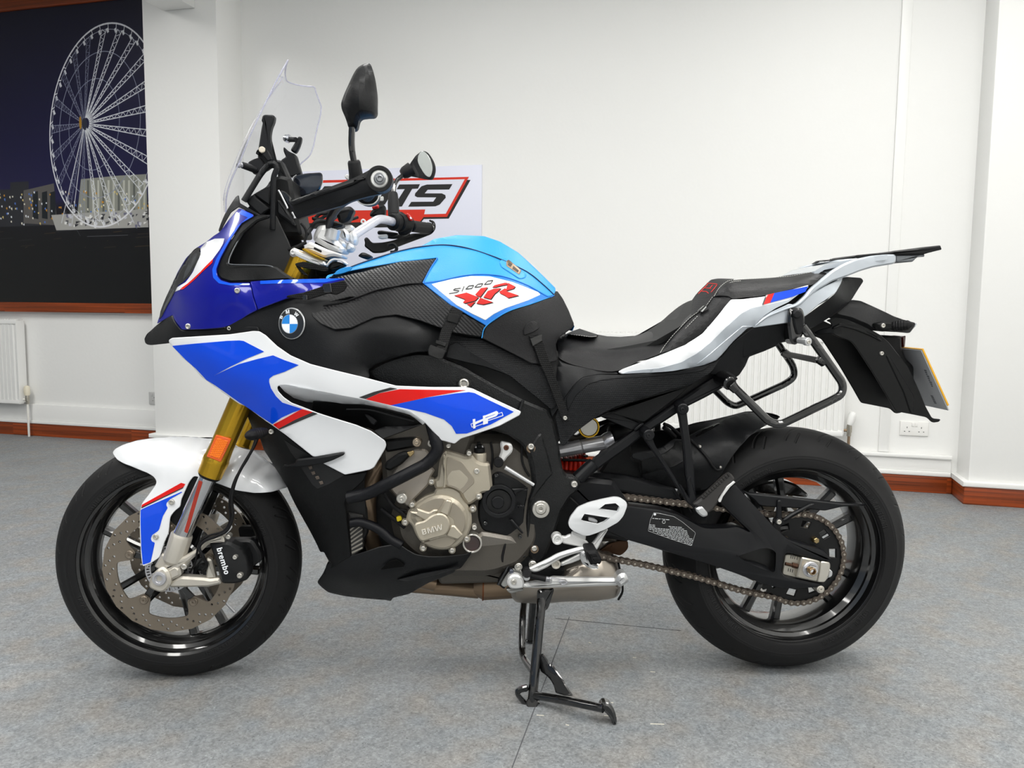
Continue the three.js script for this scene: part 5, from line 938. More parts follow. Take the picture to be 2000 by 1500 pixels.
// ---------------------------------------------------------------- engine
{
  const en = grp('engine');
  const A = (n, g, m, l) => B(n, g, m, en, l);
  // crankcase, cylinders, head: the dark metal mass behind the covers
  A('crankcase', [plate('P', [760, 1010, 800, 920, 830, 880, 900, 850, 1000, 850, 1060, 900, 1060, 1060, 1020, 1110, 960, 1130, 880, 1130, 800, 1090, 770, 1060], { z: 0.165, th: 0.33, bev: 0.02, r: 20 })], M.engineDark);
  A('cylinder_block', [plate('P', [740, 850, 850, 800, 930, 850, 890, 960, 800, 1000, 748, 950], { z: 0.175, th: 0.35, bev: 0.012, r: 12 }), plate('P', [700, 800, 850, 770, 960, 800, 940, 850, 790, 905, 720, 900], { z: 0.165, th: 0.33, bev: 0.012, r: 10 })], M.engineDark);
  A('cylinder_side', plate('E3', [740, 1000, 900, 700, 1090, 600, 1230, 620, 1240, 820, 1320, 860, 1260, 940, 1240, 1040, 1180, 1100, 1090, 1190, 1040, 1240, 980, 1330, 850, 1200, 770, 1110], { ctrl: [[740, 1000, 0.176], [1090, 600, 0.182], [1240, 820, 0.186], [1000, 1300, 0.186], [1050, 1080, 0.192], [1000, 900, 0.186]], th: 0.02, bev: 0.004, r: 8, grid: 0.02 }), std(0xa0988e, 0.45, 0.5));
  A('cylinder_side_boss', [cyl('E3', 902, 1212, 0.15, 0.212, 66)], M.boltSteel); A('cylinder_side_bolt', bolt('E3', 902, 1212, 0.216, 30, 0.01), M.boltSteel);
  // generator cover with the raised star
  const c1 = ptc('E1', 665, 1010, 0.215);
  A('generator_cover', [
    plate('E1', [200, 985, 225, 880, 260, 830, 330, 760, 450, 680, 555, 650, 560, 600, 700, 562, 800, 580, 880, 640, 890, 700, 960, 790, 1000, 880, 1012, 980, 1000, 1080, 950, 1180, 890, 1250, 800, 1320, 690, 1348, 560, 1340, 460, 1300, 380, 1240, 320, 1150, 280, 1040], { z: 0.198, th: 0.04, bev: 0.004, r: 14 }),
    plate('E1', [250, 960, 270, 880, 345, 800, 430, 730, 540, 690, 640, 680, 760, 705, 860, 770, 930, 860, 958, 970, 945, 1080, 890, 1190, 800, 1280, 690, 1330, 570, 1325, 470, 1285, 400, 1225, 340, 1130, 300, 1030], { z: 0.214, th: 0.03, bev: 0.012, r: 30 }),
  ], M.engine, 'round champagne coloured cover with raised star');
  A('cover_recess', [plate('E1', [345, 830, 450, 745, 560, 705, 650, 700, 690, 720, 600, 870, 540, 850, 490, 895, 350, 850], { z: 0.2146, th: 0.004, bev: 0.0015, r: 6 }), plate('E1', [775, 745, 860, 810, 915, 890, 935, 980, 920, 1080, 890, 1140, 790, 1045, 785, 960, 720, 930], { z: 0.2146, th: 0.004, bev: 0.0015, r: 6 }), plate('E1', [400, 1250, 690, 1165, 830, 1215, 760, 1290, 690, 1318, 580, 1312, 480, 1280], { z: 0.2146, th: 0.004, bev: 0.0015, r: 6 })], std(0x9a9284, 0.42, 0.55));
  for (const g of [
    plate('E1', [700, 722, 772, 745, 720, 930, 660, 905, 610, 880], { z: 0.2225, th: 0.012, bev: 0.003, r: 3 }), plate('E1', [750, 1045, 800, 1040, 905, 1160, 840, 1218, 690, 1168, 720, 1100], { z: 0.2215, th: 0.012, bev: 0.003, r: 3 }),
    plate('E1', [330, 832, 490, 884, 540, 850, 600, 850, 560, 910, 475, 990, 440, 985, 260, 900, 250, 870, 340, 880], { z: 0.2215, th: 0.012, bev: 0.003, r: 3 }),
  ]) A('cover_star', g, M.engine);
  A('cover_badge_boss', plate('E1', [290, 1020, 440, 985, 500, 930, 590, 890, 680, 905, 735, 970, 745, 1060, 700, 1160, 560, 1195, 385, 1245, 330, 1150], { z: 0.2265, th: 0.016, bev: 0.003, r: 18 }), M.engine);
  { const a = ptc('E1', 402, 1152, 0.2266), b = ptc('E1', 650, 1085, 0.2266), u = ptc('E1', 386, 1075, 0.2266); A('cover_lettering', letters('BMW', a, b.clone().sub(a), u.clone().sub(a), 0.0118, 0.0034, 1.22), std(0xe4ded2, 0.25, 0.5)); }
  // timing side cover
  A('upper_cover', plate('E1', [690, 130, 860, 180, 940, 210, 1020, 180, 1060, 250, 1150, 285, 1230, 280, 1250, 440, 1268, 600, 1230, 640, 1120, 650, 1090, 720, 1020, 770, 960, 800, 890, 700, 870, 640, 790, 590, 700, 570, 660, 600, 550, 600, 545, 485, 590, 470, 610, 280, 650, 180], { ctrl: [[690, 130, 0.2], [1230, 280, 0.192], [1268, 600, 0.19], [960, 800, 0.2], [550, 600, 0.2], [900, 450, 0.206], [1100, 450, 0.2]], th: 0.04, bev: 0.006, r: 8, grid: 0.02 }), M.engine, 'champagne coloured upper engine cover');
  A('cover_inset', plate('E1', [705, 200, 890, 262, 1040, 470, 1042, 520, 1000, 560, 895, 660, 880, 630, 790, 585, 700, 560, 690, 400], { ctrl: [[705, 200, 0.2046], [890, 262, 0.2056], [1042, 500, 0.2046], [895, 660, 0.2046], [700, 560, 0.2036]], th: 0.004, bev: 0.001, r: 5, grid: 0.02 }), std(0x9a9284, 0.42, 0.55));
  A('cover_rib', plate('E1', [640, 250, 686, 160, 690, 560, 660, 600, 665, 440], { z: 0.2105, th: 0.012, bev: 0.004, r: 2 }), M.engine);
  A('filler_neck', [lathe(ptc('E1', 1105, 300, 0.175), ptc('E1', 1105, 150, 0.175), [[0, 0.0001], [0, 0.016], [0.9, 0.0165], [1, 0.015], [1, 0.0001]])], M.engine);
  A('filler_cap', [lathe(ptc('E1', 1105, 150, 0.175), ptc('E1', 1095, 20, 0.175), [[0, 0.0001], [0, 0.011], [0.1, 0.0125], [0.45, 0.0125], [0.5, 0.007], [0.75, 0.007], [0.8, 0.004], [1, 0.0035], [1, 0.0001]])], M.plasticDark); A('filler_ring', hoop('E1', 1102, 104, 0.168, 0.178, 30, 54), M.alu);
  for (const [x, y] of [[515, 508], [280, 790], [195, 1005], [415, 1322], [768, 1348], [948, 1208], [1022, 842], [1092, 688], [975, 162], [722, 68], [1042, 1068]]) A('cover_bolt', bolt('E1', x, y, 0.211, 31, 0.022), M.boltSteel);
  A('cover_bolt', bolt('E1', 1070, 378, 0.2065, 36, 0.012), M.boltSteel); A('cover_lug', [[515, 508], [280, 790], [195, 1005], [415, 1322], [768, 1348], [948, 1208], [1022, 842], [1092, 688]].map(([x, y]) => cyl('E1', x, y, 0.165, 0.2, 44)), M.engine);
  A('sight_glass', [hoop('E1', 1015, 1262, 0.15, 0.192, 100, 122)], M.boltSteel); A('sight_glass_window', cyl('E1', 1012, 1262, 0.15, 0.186, 102), phys(0x2a0d08, 0.1, 0, { clearcoat: 1 }), 'dark red oil window');
  // sprocket cover
  A('sprocket_cover', plate('E2', [20, 900, 60, 800, 200, 740, 195, 540, 280, 505, 480, 600, 650, 690, 640, 800, 600, 960, 600, 1320, 480, 1350, 240, 1270, 70, 1240, 20, 1080], { ctrl: [[20, 900, 0.172], [280, 505, 0.172], [650, 690, 0.165], [600, 1320, 0.158], [70, 1240, 0.168], [270, 880, 0.18]], th: 0.03, bev: 0.005, r: 10, grid: 0.02 }), M.plastic, 'black plastic sprocket cover');
  A('sprocket_cover_ring', [hoop('E2', 278, 875, 0.17, 0.192, 160, 212)], M.plastic); A('sprocket_cover_well', cyl('E2', 278, 880, 0.16, 0.1815, 165), std(0x050505, 0.5)); A('sprocket_cover_cap', cyl('E2', 265, 890, 0.17, 0.19, 80), M.plastic);
  for (const g of [plate('E2', [430, 720, 645, 715, 500, 770, 480, 830], { z: 0.189, th: 0.012, bev: 0.003, r: 2 }), plate('E2', [500, 950, 545, 915, 600, 950, 520, 940], { z: 0.186, th: 0.01, bev: 0.003, r: 2 }), plate('E2', [400, 1100, 440, 1090, 580, 1260, 560, 1270], { z: 0.184, th: 0.01, bev: 0.002, r: 2 })]) A('sprocket_cover_star', g, M.plastic);
  for (const [x, y] of [[247, 558], [113, 1140], [538, 1305]]) A('cover_screw', bolt('E2', x, y, 0.181, 26, 0.014), M.gloss);
  // gear lever linkage
  A('shift_shaft_clamp', plate('E2', [300, 140, 440, 170, 450, 250, 420, 300, 380, 330, 340, 400, 270, 350, 310, 260, 295, 200], { z: 0.19, th: 0.02, bev: 0.004, r: 10 }), M.aluWhite); A('shift_bolt', bolt('E2', 368, 218, 0.194, 34, 0.01), std(0x5a3a2a, 0.5, 0.6)); A('shift_joint', [cyl('E2', 275, 400, 0.18, 0.2, 62)], M.rubber);
  A('shift_rod', rod(ptc('E2', 350, 455, 0.19), ptc('E2', 705, 670, 0.185), 0.0052, 0.004), M.alu);
  A('starter_area', [plate('E2', [200, 200, 300, 100, 500, 100, 640, 300, 700, 560, 640, 660, 420, 500, 330, 440, 200, 450], { z: 0.14, th: 0.05, bev: 0.006, r: 8 })], std(0x4a4744, 0.45, 0.7));
  A('starter_bolt', [bolt('E2', 480, 372, 0.15, 24), bolt('E2', 610, 405, 0.15, 24), bolt('E2', 350, 1375, 0.155, 50)], M.boltSteel);
  A('wire', [tube('E2', [[180, 150, 0.17], [200, 300, 0.17], [190, 480, 0.17]], 0.003, 6), tube('E2', [[560, 180, 0.17], [560, 360, 0.17], [600, 480, 0.17], [650, 560, 0.17]], 0.003, 6), tube('E2', [[370, 1340, 0.16], [345, 1430, 0.165], [320, 1560, 0.165], [330, 1640, 0.16]], 0.003, 6)], M.rubber);
  // sump and gearbox bottom, rusty metal
  A('sump', plate('P', [880, 1110, 905, 1080, 940, 1040, 1000, 1050, 1040, 1070, 1030, 1090, 1020, 1110, 985, 1118, 955, 1114, 930, 1112, 905, 1120], { ctrl: [[880, 1110, 0.14], [1030, 1080, 0.15], [950, 1080, 0.155], [955, 1114, 0.13]], th: 0.05, bev: 0.008, r: 6, grid: 0.02 }), std(0x8f8a83, 0.5, 0.7, { bumpMap: grainTex, bumpScale: 0.0004 }));
  // coolant hoses, radiator side, header pipes
  B('coolant_hose', [bent('E3', [[1255, 250, 0.215], [1310, 470, 0.225], [1355, 620, 0.228], [1230, 780, 0.226], [780, 1010, 0.222], [480, 1160, 0.2], [250, 1200, 0.19]], 0.0142, 0.06, 16)], M.hose);
  B('coolant_hose', [tube('E', [[150, 918, 0.165], [220, 915, 0.17], [320, 955, 0.175], [400, 1020, 0.18], [470, 1060, 0.185]], 0.011, 12)], M.hose);
  B('cylinder_head_frame', [plate('E3', [670, 500, 1060, 460, 1150, 480, 1140, 560, 1050, 590, 720, 650, 700, 600], { z: 0.185, th: 0.03, bev: 0.005, r: 6 })], M.plasticDark);
  B('engine_mount_bolt', [cyl('E3', 1088, 530, 0.17, 0.202, 54), bolt('E3', 1088, 530, 0.206, 32, 0.008)], std(0xb5a795, 0.35, 0.9)); B('engine_mount_bolt', [hoop('E3', 1262, 540, 0.18, 0.195, 20, 44)], M.boltSteel);
  B('ignition_plug', [plate('E3', [700, 780, 860, 670, 960, 640, 1010, 690, 900, 800, 760, 880, 690, 850], { z: 0.2, th: 0.025, bev: 0.005, r: 5 })], M.plasticDark);
  B('wire_clip', [plate('E3', [965, 650, 1050, 625, 1060, 655, 1010, 710, 985, 690], { z: 0.2, th: 0.01, r: 2 })], M.zinc);
  B('duct_bracket', [plate('E3', [440, 180, 500, 190, 610, 270, 560, 330, 520, 300], { z: 0.2, th: 0.01, bev: 0.003, r: 4 })], M.plastic);
  B('yellow_plug', [plate('E3', [832, 1440, 895, 1425, 910, 1475, 850, 1500], { z: 0.19, th: 0.012, r: 3 })], M.yellow);
  B('wire_bundle', [tube('E3', [[690, 1150, 0.185], [790, 1290, 0.19], [900, 1380, 0.188], [980, 1450, 0.188]], 0.005, 8), tube('E3', [[740, 1180, 0.18], [830, 1320, 0.186], [960, 1360, 0.186]], 0.0035, 8), tube('E3', [[660, 1340, 0.17], [760, 1420, 0.18], [940, 1560, 0.18]], 0.005, 8)], M.rubber);
  const rad = grp('radiator_core');
  B('radiator_block', plate('P', [540, 760, 700, 740, 720, 1040, 690, 1100, 680, 1100, 560, 820], { z: 0.15, th: 0.3, bev: 0.004, r: 4 }), std(0x0c0c0d, 0.6), rad);
  B('oil_cooler', plate('E', [128, 850, 225, 870, 228, 1085, 160, 1135, 145, 1130], { z: 0.162, th: 0.3, bev: 0.003, r: 2 }), std(0x3a3938, 0.5, 0.5), rad);
  for (let k = 0; k < 7; k++) B('cooler_fin', plate('E', [140 + k * 2, 960 + k * 24, 222, 892 + k * 30, 224, 902 + k * 30, 142 + k * 2, 972 + k * 24], { z: 0.1645, th: 0.003, bev: 0.0006, r: 0 }), std(0x8c8880, 0.45, 0.8), rad);
  const hd = grp('exhaust_headers');
  for (let k = 0; k < 4; k++) { const z = 0.14 - k * 0.093; B('header_pipe', bent('P', [[800, 880, z], [740, 900, z], [718, 960, z * 0.95], [722, 1060, z * 0.8], [760, 1120, z * 0.6], [850, 1140, z * 0.5]], 0.019, 0.06, 14), M.exhaustHot, hd); }
}
// ---------------------------------------------------------------- seat
{
  const seat = grp('seat'), pu = (x, y, z) => ptc('U', x, y, z);
  // each station: traced points [x, y, z] from the near hem over the top to the far edge
  const loftSt = (stations, n = 16) => skin(stations.map(st => { const P = st.map(q => pu(...q)); return P.length === 2 ? Array.from({ length: n + 1 }, (_, i) => P[0].clone().lerp(P[1], i / n)) : new THREE.CatmullRomCurve3(P).getPoints(n); }), false, 1, false);
  const dense = (rows, m = 4) => { const L = rows[0].length, cv = Array.from({ length: L }, (_, j) => new THREE.CatmullRomCurve3(rows.map(r => V3(...r[j])))); const o = []; for (let i = 0; i <= (rows.length - 1) * m; i++) o.push(cv.map(c => { const p = c.getPoint(i / ((rows.length - 1) * m)); return [p.x, p.y, p.z]; })); return o; };
  const two = (mat) => { const k = mat.clone(); k.side = THREE.DoubleSide; return k; }, seatM = two(M.seat), seatT = two(M.seatTop);
  const rider = [
    [[76, 775, 0.12], [70, 700, 0.1], [96, 640, 0.05], [150, 605, -0.05]], [[96, 752, 0.13], [94, 715, 0.115], [112, 670, 0.06], [150, 643, -0.05]], [[106, 794, 0.145], [108, 735, 0.13], [150, 668, 0.06], [192, 624, -0.06]], [[170, 832, 0.154], [178, 745, 0.138], [220, 676, 0.06], [250, 613, -0.07]],
    [[260, 856, 0.16], [272, 760, 0.14], [310, 694, 0.06], [330, 640, -0.08]], [[350, 876, 0.164], [370, 775, 0.14], [400, 708, 0.06], [420, 656, -0.09]], [[440, 885, 0.166], [460, 775, 0.14], [490, 712, 0.06], [505, 660, -0.1]],
    [[500, 876, 0.166], [540, 765, 0.14], [580, 700, 0.06], [600, 653, -0.11]], [[620, 822, 0.166], [645, 745, 0.14], [668, 680, 0.05], [680, 622, -0.115]], [[768, 768, 0.166], [788, 725, 0.14], [780, 650, 0.04], [760, 568, -0.12]], [[800, 752, 0.166], [812, 705, 0.14], [805, 620, 0.03], [790, 543, -0.12]]];
  B('rider_cushion', loftSt(dense(rider)), seatM, seat, 'smooth black leather rider cushion');
  const saddle = [[[812, 705, 0.14], [808, 640, 0.05], [800, 590, -0.04], [790, 543, -0.12]], [[840, 667, 0.138], [836, 610, 0.05], [830, 560, -0.04], [830, 507, -0.12]], [[885, 613, 0.136], [885, 570, 0.05], [885, 515, -0.04], [893, 458, -0.12]], [[930, 570, 0.135], [935, 530, 0.05], [935, 490, -0.04], [940, 432, -0.12]], [[966, 536, 0.133], [972, 500, 0.05], [974, 460, -0.03], [972, 420, -0.115]]];
  B('saddle_dip', loftSt(dense(saddle)), seatM, seat);
  const side = [[[770, 767, 0.1665], [780, 750, 0.158], [790, 733, 0.146]], [[840, 743, 0.167], [840, 712, 0.163], [838, 672, 0.142]], [[920, 712, 0.167], [905, 670, 0.164], [888, 616, 0.14]], [[1000, 664, 0.167], [985, 610, 0.164], [962, 540, 0.137]], [[1065, 604, 0.167], [1045, 560, 0.163], [1018, 500, 0.136]], [[1110, 551, 0.167], [1090, 515, 0.162], [1062, 468, 0.134]], [[1160, 490, 0.167], [1135, 460, 0.161], [1095, 425, 0.132]], [[1198, 447, 0.167], [1165, 425, 0.16], [1112, 401, 0.13]], [[1216, 426, 0.166], [1190, 412, 0.16], [1150, 393, 0.145]], [[1230, 411, 0.165], [1222, 404, 0.162], [1206, 397, 0.155]]];
  B('seat_side_panel', loftSt(dense(side)), seatM, seat);
  const hump = [[[966, 537, 0.134], [968, 490, 0.04], [972, 420, -0.11]], [[1010, 503, 0.134], [1004, 440, 0.03], [1000, 381, -0.1]], [[1062, 468, 0.132], [1056, 395, 0.03], [1046, 334, -0.1]], [[1090, 430, 0.13], [1082, 365, 0.03], [1070, 311, -0.1]], [[1110, 402, 0.128], [1105, 345, 0.03], [1093, 290, -0.1]], [[1130, 366, 0.12], [1126, 322, 0.03], [1120, 283, -0.1]], [[1152, 338, 0.112], [1150, 306, 0.03], [1146, 280, -0.1]], [[1205, 297, 0.1], [1205, 288, 0.02], [1204, 281, -0.09]], [[1245, 286, 0.09], [1245, 284, 0.02], [1245, 283, -0.09]]];
  B('backrest_hump', loftSt(dense(hump)), seatT, seat);
  const pil = [[[1112, 402, 0.13], [1112, 401, 0.13], [1113, 400, 0.129], [1114, 398, 0.128]], [[1152, 393, 0.146], [1150, 375, 0.14], [1147, 356, 0.128], [1148, 341, 0.112]], [[1206, 397, 0.158], [1205, 365, 0.152], [1204, 326, 0.132], [1203, 298, 0.1]], [[1232, 410, 0.166], [1236, 370, 0.156], [1244, 320, 0.13], [1250, 290, 0.092]], [[1300, 405, 0.163], [1304, 365, 0.155], [1312, 315, 0.125], [1318, 285, 0.088]], [[1400, 396, 0.159], [1404, 355, 0.15], [1412, 305, 0.12], [1418, 280, 0.086]], [[1500, 380, 0.155], [1505, 340, 0.146], [1512, 298, 0.118], [1518, 273, 0.084]], [[1600, 353, 0.15], [1605, 325, 0.142], [1610, 290, 0.116], [1614, 264, 0.082]], [[1690, 333, 0.146], [1692, 305, 0.138], [1698, 272, 0.114], [1704, 247, 0.08]], [[1760, 318, 0.14], [1768, 290, 0.132], [1778, 256, 0.11], [1786, 234, 0.08]], [[1815, 290, 0.124], [1822, 270, 0.116], [1826, 250, 0.1], [1828, 238, 0.08]], [[1852, 256, 0.1], [1853, 254, 0.1], [1853, 251, 0.095], [1853, 249, 0.09]]];
  const pilD = dense(pil); B('pillion_cushion', loftSt(pilD), seatM, seat, 'black leather pillion cushion');
  B('pillion_top', skin(pilD.slice(20).map(st => { const p = pu(...st[3]); return [V3(p.x, p.y, p.z), V3(p.x, p.y - 0.001, p.z * 0.3), V3(p.x, p.y - 0.001, -p.z * 0.3), V3(p.x, p.y - 0.002, -p.z), V3(p.x, p.y - 0.03, -p.z - 0.04)]; }), false, 1, false), seatT, seat);
  B('cushion_nose', loftSt([[[148, 645, 0.06], [160, 640, 0.0], [152, 641, -0.05]], [[178, 642, 0.07], [200, 628, 0.0], [192, 622, -0.06]], [[240, 649, 0.075], [248, 628, 0.0], [240, 606, -0.07]], [[300, 657, 0.07], [302, 640, 0.0], [300, 626, -0.075]], [[350, 655, 0.03], [355, 650, 0.0], [362, 646, -0.08]]]), seatT, seat);
  // far flank down to the seat pan
  const farP = [...rider.map(r => [r[3], r[0]]), ...[1, 2, 3].map(k => [saddle[k][3], side[k][0]]), [hump[0][2], side[4][0]], [hump[2][2], side[5][0]], [hump[4][2], side[6][0]], [hump[6][2], side[7][0]], [hump[8][2], pil[3][0]]];
  B('far_flank', skin(farP.map(([a, b]) => { const p = pu(...a), h = pu(b[0], b[1], b[2]); return Array.from({ length: 7 }, (_, i) => { const t = i / 6; return V3(p.x, p.y + (Math.min(h.y, p.y - 0.03) - p.y) * t, p.z + (-h.z - p.z) * Math.sin(t * 1.57)); }); }), false, 1, false), seatM, seat);
  const stitch = (P, d = [0, 0, 0.0022]) => {
    const cv = new THREE.CatmullRomCurve3(P.map(q => pu(...q).add(V3(...d)))), n = Math.floor(cv.getLength() / 0.006), geo = [];
    for (let i = 0; i < n; i++) geo.push(rod(cv.getPointAt((i + 0.15) / n), cv.getPointAt((i + 0.8) / n), 0.0006, 0.0006, 5));
    B('stitching', geo, M.thread, seat).userData.kind = 'stuff';
  };
  const welt = [[770, 767, 0.167], [790, 733, 0.146], [838, 670, 0.142], [888, 615, 0.14], [963, 538, 0.137], [1018, 499, 0.136], [1062, 467, 0.134], [1096, 423, 0.132], [1112, 401, 0.13], [1150, 392, 0.147], [1206, 396, 0.158], [1230, 410, 0.166]];
  stitch(welt.slice(0, 9).map(q => [q[0] - 6, q[1] - 4, q[2]])); stitch([[1112, 398, 0.13], [1148, 340, 0.114], [1203, 297, 0.102], [1250, 289, 0.094], [1318, 284, 0.09], [1418, 279, 0.088], [1518, 272, 0.086], [1614, 263, 0.084], [1704, 246, 0.082], [1786, 233, 0.082]]); stitch([[1126, 402, 0.133], [1162, 346, 0.12], [1220, 306, 0.112], [1290, 294, 0.1]]);
  stitch([[818, 735, 0.158], [850, 690, 0.15], [900, 634, 0.147], [965, 566, 0.147], [1008, 522, 0.142]]); stitch([[180, 643, 0.072], [240, 650, 0.077], [300, 658, 0.072], [350, 656, 0.034]]);
  B('seam_welt', tubeW(welt.map(q => pu(...q)), 0.0015, 6), M.rubber, seat);
  const mk = P => tubeW(P.map(([x, y]) => { const t = Math.min(1, Math.max(0, (y - 300) / 110)); return pu(x, y, 0.028 + 0.05 * t).add(V3(0, 0.004, 0.006)); }), 0.0011, 5, 0.05);
  B('stitched_mark', [mk([[1064, 322], [1100, 324], [1130, 328]]), mk([[1128, 334], [1110, 358], [1090, 380]]), mk([[1068, 330], [1036, 360], [1008, 390]]), mk([[1046, 352], [1068, 354], [1090, 356]]), mk([[1028, 374], [1060, 376], [1074, 388]]), mk([[1100, 334], [1084, 352]])], M.threadRed, seat, 'red stitched mark').userData.kind = 'stuff';
  B('side_tag', [plate('U', [1010, 492, 1052, 456, 1072, 454, 1062, 474, 1036, 502], { z: 0.147, th: 0.008, bev: 0.001, r: 2 })], M.gloss, seat); B('side_tag_edge', [plate('U', [1030, 494, 1062, 462, 1068, 464, 1040, 498], { z: 0.1485, th: 0.002, bev: 0.0005, r: 0 })], M.alu, seat);
  // body under the cushions
  B('seat_base', plate('U', [110, 780, 300, 760, 560, 720, 760, 680, 950, 560, 1130, 420, 1400, 360, 1780, 280, 1700, 330, 1240, 420, 1100, 570, 930, 720, 620, 825, 440, 890, 240, 850], { z: 0.12, th: 0.24, bev: 0.01, r: 8 }), M.plasticDark, seat);
}
// ---------------------------------------------------------------- side covers and tail
{
  const T = surface('U', [[490, 890, 0.17], [640, 825, 0.172], [800, 766, 0.173], [930, 712, 0.174], [1040, 640, 0.174], [1110, 560, 0.174], [1190, 460, 0.173], [1300, 415, 0.168], [1440, 400, 0.162], [1725, 335, 0.148], [700, 892, 0.17], [960, 860, 0.168], [1130, 812, 0.165], [1240, 690, 0.166], [1370, 592, 0.166], [1440, 460, 0.17], [1600, 430, 0.158], [1000, 760, 0.186], [1180, 600, 0.186], [1300, 500, 0.182], [800, 830, 0.184]]);
  const tp = B2('tail_panel', plate('U', [490, 888, 520, 870, 640, 825, 800, 766, 930, 712, 1040, 640, 1110, 560, 1190, 460, 1228, 416, 1300, 415, 1440, 398, 1600, 358, 1735, 322, 1720, 345, 1600, 432, 1520, 470, 1440, 520, 1372, 592, 1332, 604, 1240, 690, 1170, 772, 1130, 812, 1050, 843, 960, 862, 850, 882, 700, 893, 512, 902], { surf: T, th: 0.004, bev: 0.002, r: 3, grid: 0.015 }), M.white);
  tp.forEach((p, i) => {
    const f = i ? flip : g => g, o = { surf: T, off: 0.0012, th: 0.001, bev: 0.0003, r: 2, grid: 0.015 };
    B('silver_lower_band', f(plate('U', [512, 901, 560, 884, 760, 862, 900, 826, 1000, 770, 1100, 690, 1200, 590, 1290, 510, 1360, 472, 1440, 456, 1600, 420, 1722, 338, 1735, 332, 1600, 434, 1520, 472, 1440, 522, 1372, 592, 1332, 604, 1240, 690, 1170, 772, 1130, 812, 1050, 843, 960, 862, 850, 882, 700, 893], o)), M.silverPaint, p);
    B('panel_crease', f(plate('U', [1000, 838, 1100, 760, 1240, 640, 1300, 590, 1372, 590, 1332, 604, 1240, 690, 1170, 772, 1130, 812, 1050, 842], { ...o, off: 0.003, th: 0.003, bev: 0.001 })), M.silverPaint, p);
    const dd = (n, P, m) => B(n, f(plate('R', P, { ...o, off: 0.002, r: 0 })), m, p);
    dd('black_stripe', [183, 508, 208, 438, 220, 434, 195, 508], M.black); dd('red_stripe', [192, 506, 218, 434, 272, 422, 242, 492], M.red); dd('blue_panel', [242, 492, 272, 422, 520, 370, 500, 412, 400, 450], M.blue);
  });
  const SC = surface('U', [[95, 830, 0.148], [240, 852, 0.162], [440, 890, 0.166], [850, 890, 0.165], [1130, 815, 0.16], [90, 1180, 0.172], [130, 1365, 0.165], [250, 930, 0.178], [330, 1190, 0.17], [660, 1050, 0.162], [960, 960, 0.16], [400, 1000, 0.18], [600, 960, 0.178], [1000, 900, 0.17]]);
  const so = { surf: SC, th: 0.004, bev: 0.0015, r: 4, grid: 0.018 };
  B2('side_cover', plate('U', [80, 1185, 105, 1120, 150, 1050, 210, 965, 260, 925, 350, 906, 510, 908, 700, 897, 850, 885, 960, 864, 1050, 846, 1130, 815, 1175, 775, 1100, 890, 960, 975, 850, 1000, 660, 1060, 480, 1115, 400, 1155, 330, 1195, 240, 1262, 190, 1310, 140, 1372, 115, 1360], so), M.dotted).forEach((p, i) => B('smooth_band', (i ? flip : g => g)(plate('U', [150, 1060, 215, 965, 262, 925, 350, 907, 510, 909, 700, 898, 850, 886, 960, 865, 1050, 847, 1130, 816, 1050, 880, 900, 905, 700, 922, 520, 930, 380, 945, 300, 970, 220, 1040, 160, 1150], { ...so, off: 0.0012, th: 0.003 })), M.plastic, p));
  B2('side_cover_upper', plate('U', [95, 800, 160, 825, 240, 850, 350, 876, 470, 880, 500, 905, 350, 908, 260, 926, 210, 968, 150, 1050, 60, 1190, 30, 1080, 90, 940], { ...so, off: -0.004 }), M.plastic);
  B2('rear_inner_cover', plate('U', [330, 1195, 480, 1115, 660, 1060, 960, 975, 1010, 930, 880, 1050, 660, 1215, 560, 1190, 420, 1150], { z: 0.142, th: 0.004, r: 3 }), M.plasticDark);
  // dark tail underside
  B2('tail_lower', plate('U', [1372, 600, 1440, 590, 1590, 580, 1600, 690, 1540, 700, 1520, 720, 1440, 755, 1345, 790, 1320, 850, 1280, 910, 1215, 950, 1130, 905, 1090, 900, 1130, 830, 1175, 778, 1240, 695], { ctrl: [[1372, 600, 0.164], [1590, 580, 0.155], [1600, 690, 0.13], [1345, 790, 0.125], [1215, 950, 0.12], [1100, 890, 0.15], [1240, 695, 0.162]], th: 0.004, r: 3, grid: 0.02 }), M.plastic);
  B2('tail_lower_rear', plate('R', [105, 680, 370, 640, 500, 590, 720, 425, 770, 312, 800, 302, 910, 310, 928, 332, 840, 472, 740, 560, 560, 672, 480, 702, 370, 762, 280, 800, 105, 868, 40, 900, 40, 740], { ctrl: [[105, 680, 0.164], [500, 590, 0.154], [720, 425, 0.14], [800, 302, 0.09], [928, 332, 0.06], [840, 472, 0.07], [560, 672, 0.1], [280, 800, 0.125], [100, 868, 0.13]], th: 0.004, r: 3, grid: 0.02 }), M.plastic);
  B2('tail_silver_cover', plate('R', [105, 664, 150, 610, 250, 560, 380, 500, 430, 510, 520, 440, 640, 372, 775, 308, 762, 350, 722, 420, 600, 505, 500, 588, 370, 640, 120, 676], { ctrl: [[105, 664, 0.168], [250, 560, 0.168], [430, 510, 0.164], [640, 372, 0.148], [775, 308, 0.11], [722, 420, 0.142], [500, 588, 0.157], [120, 676, 0.166], [350, 600, 0.166]], th: 0.004, r: 3, grid: 0.015 }), M.silverPaint);
  // grab rails and carrier
  const G = surface('R', [[110, 650, 0.17], [250, 575, 0.172], [400, 510, 0.172], [500, 430, 0.168], [600, 360, 0.16], [800, 250, 0.13], [1000, 190, 0.1], [1165, 170, 0.085]]);
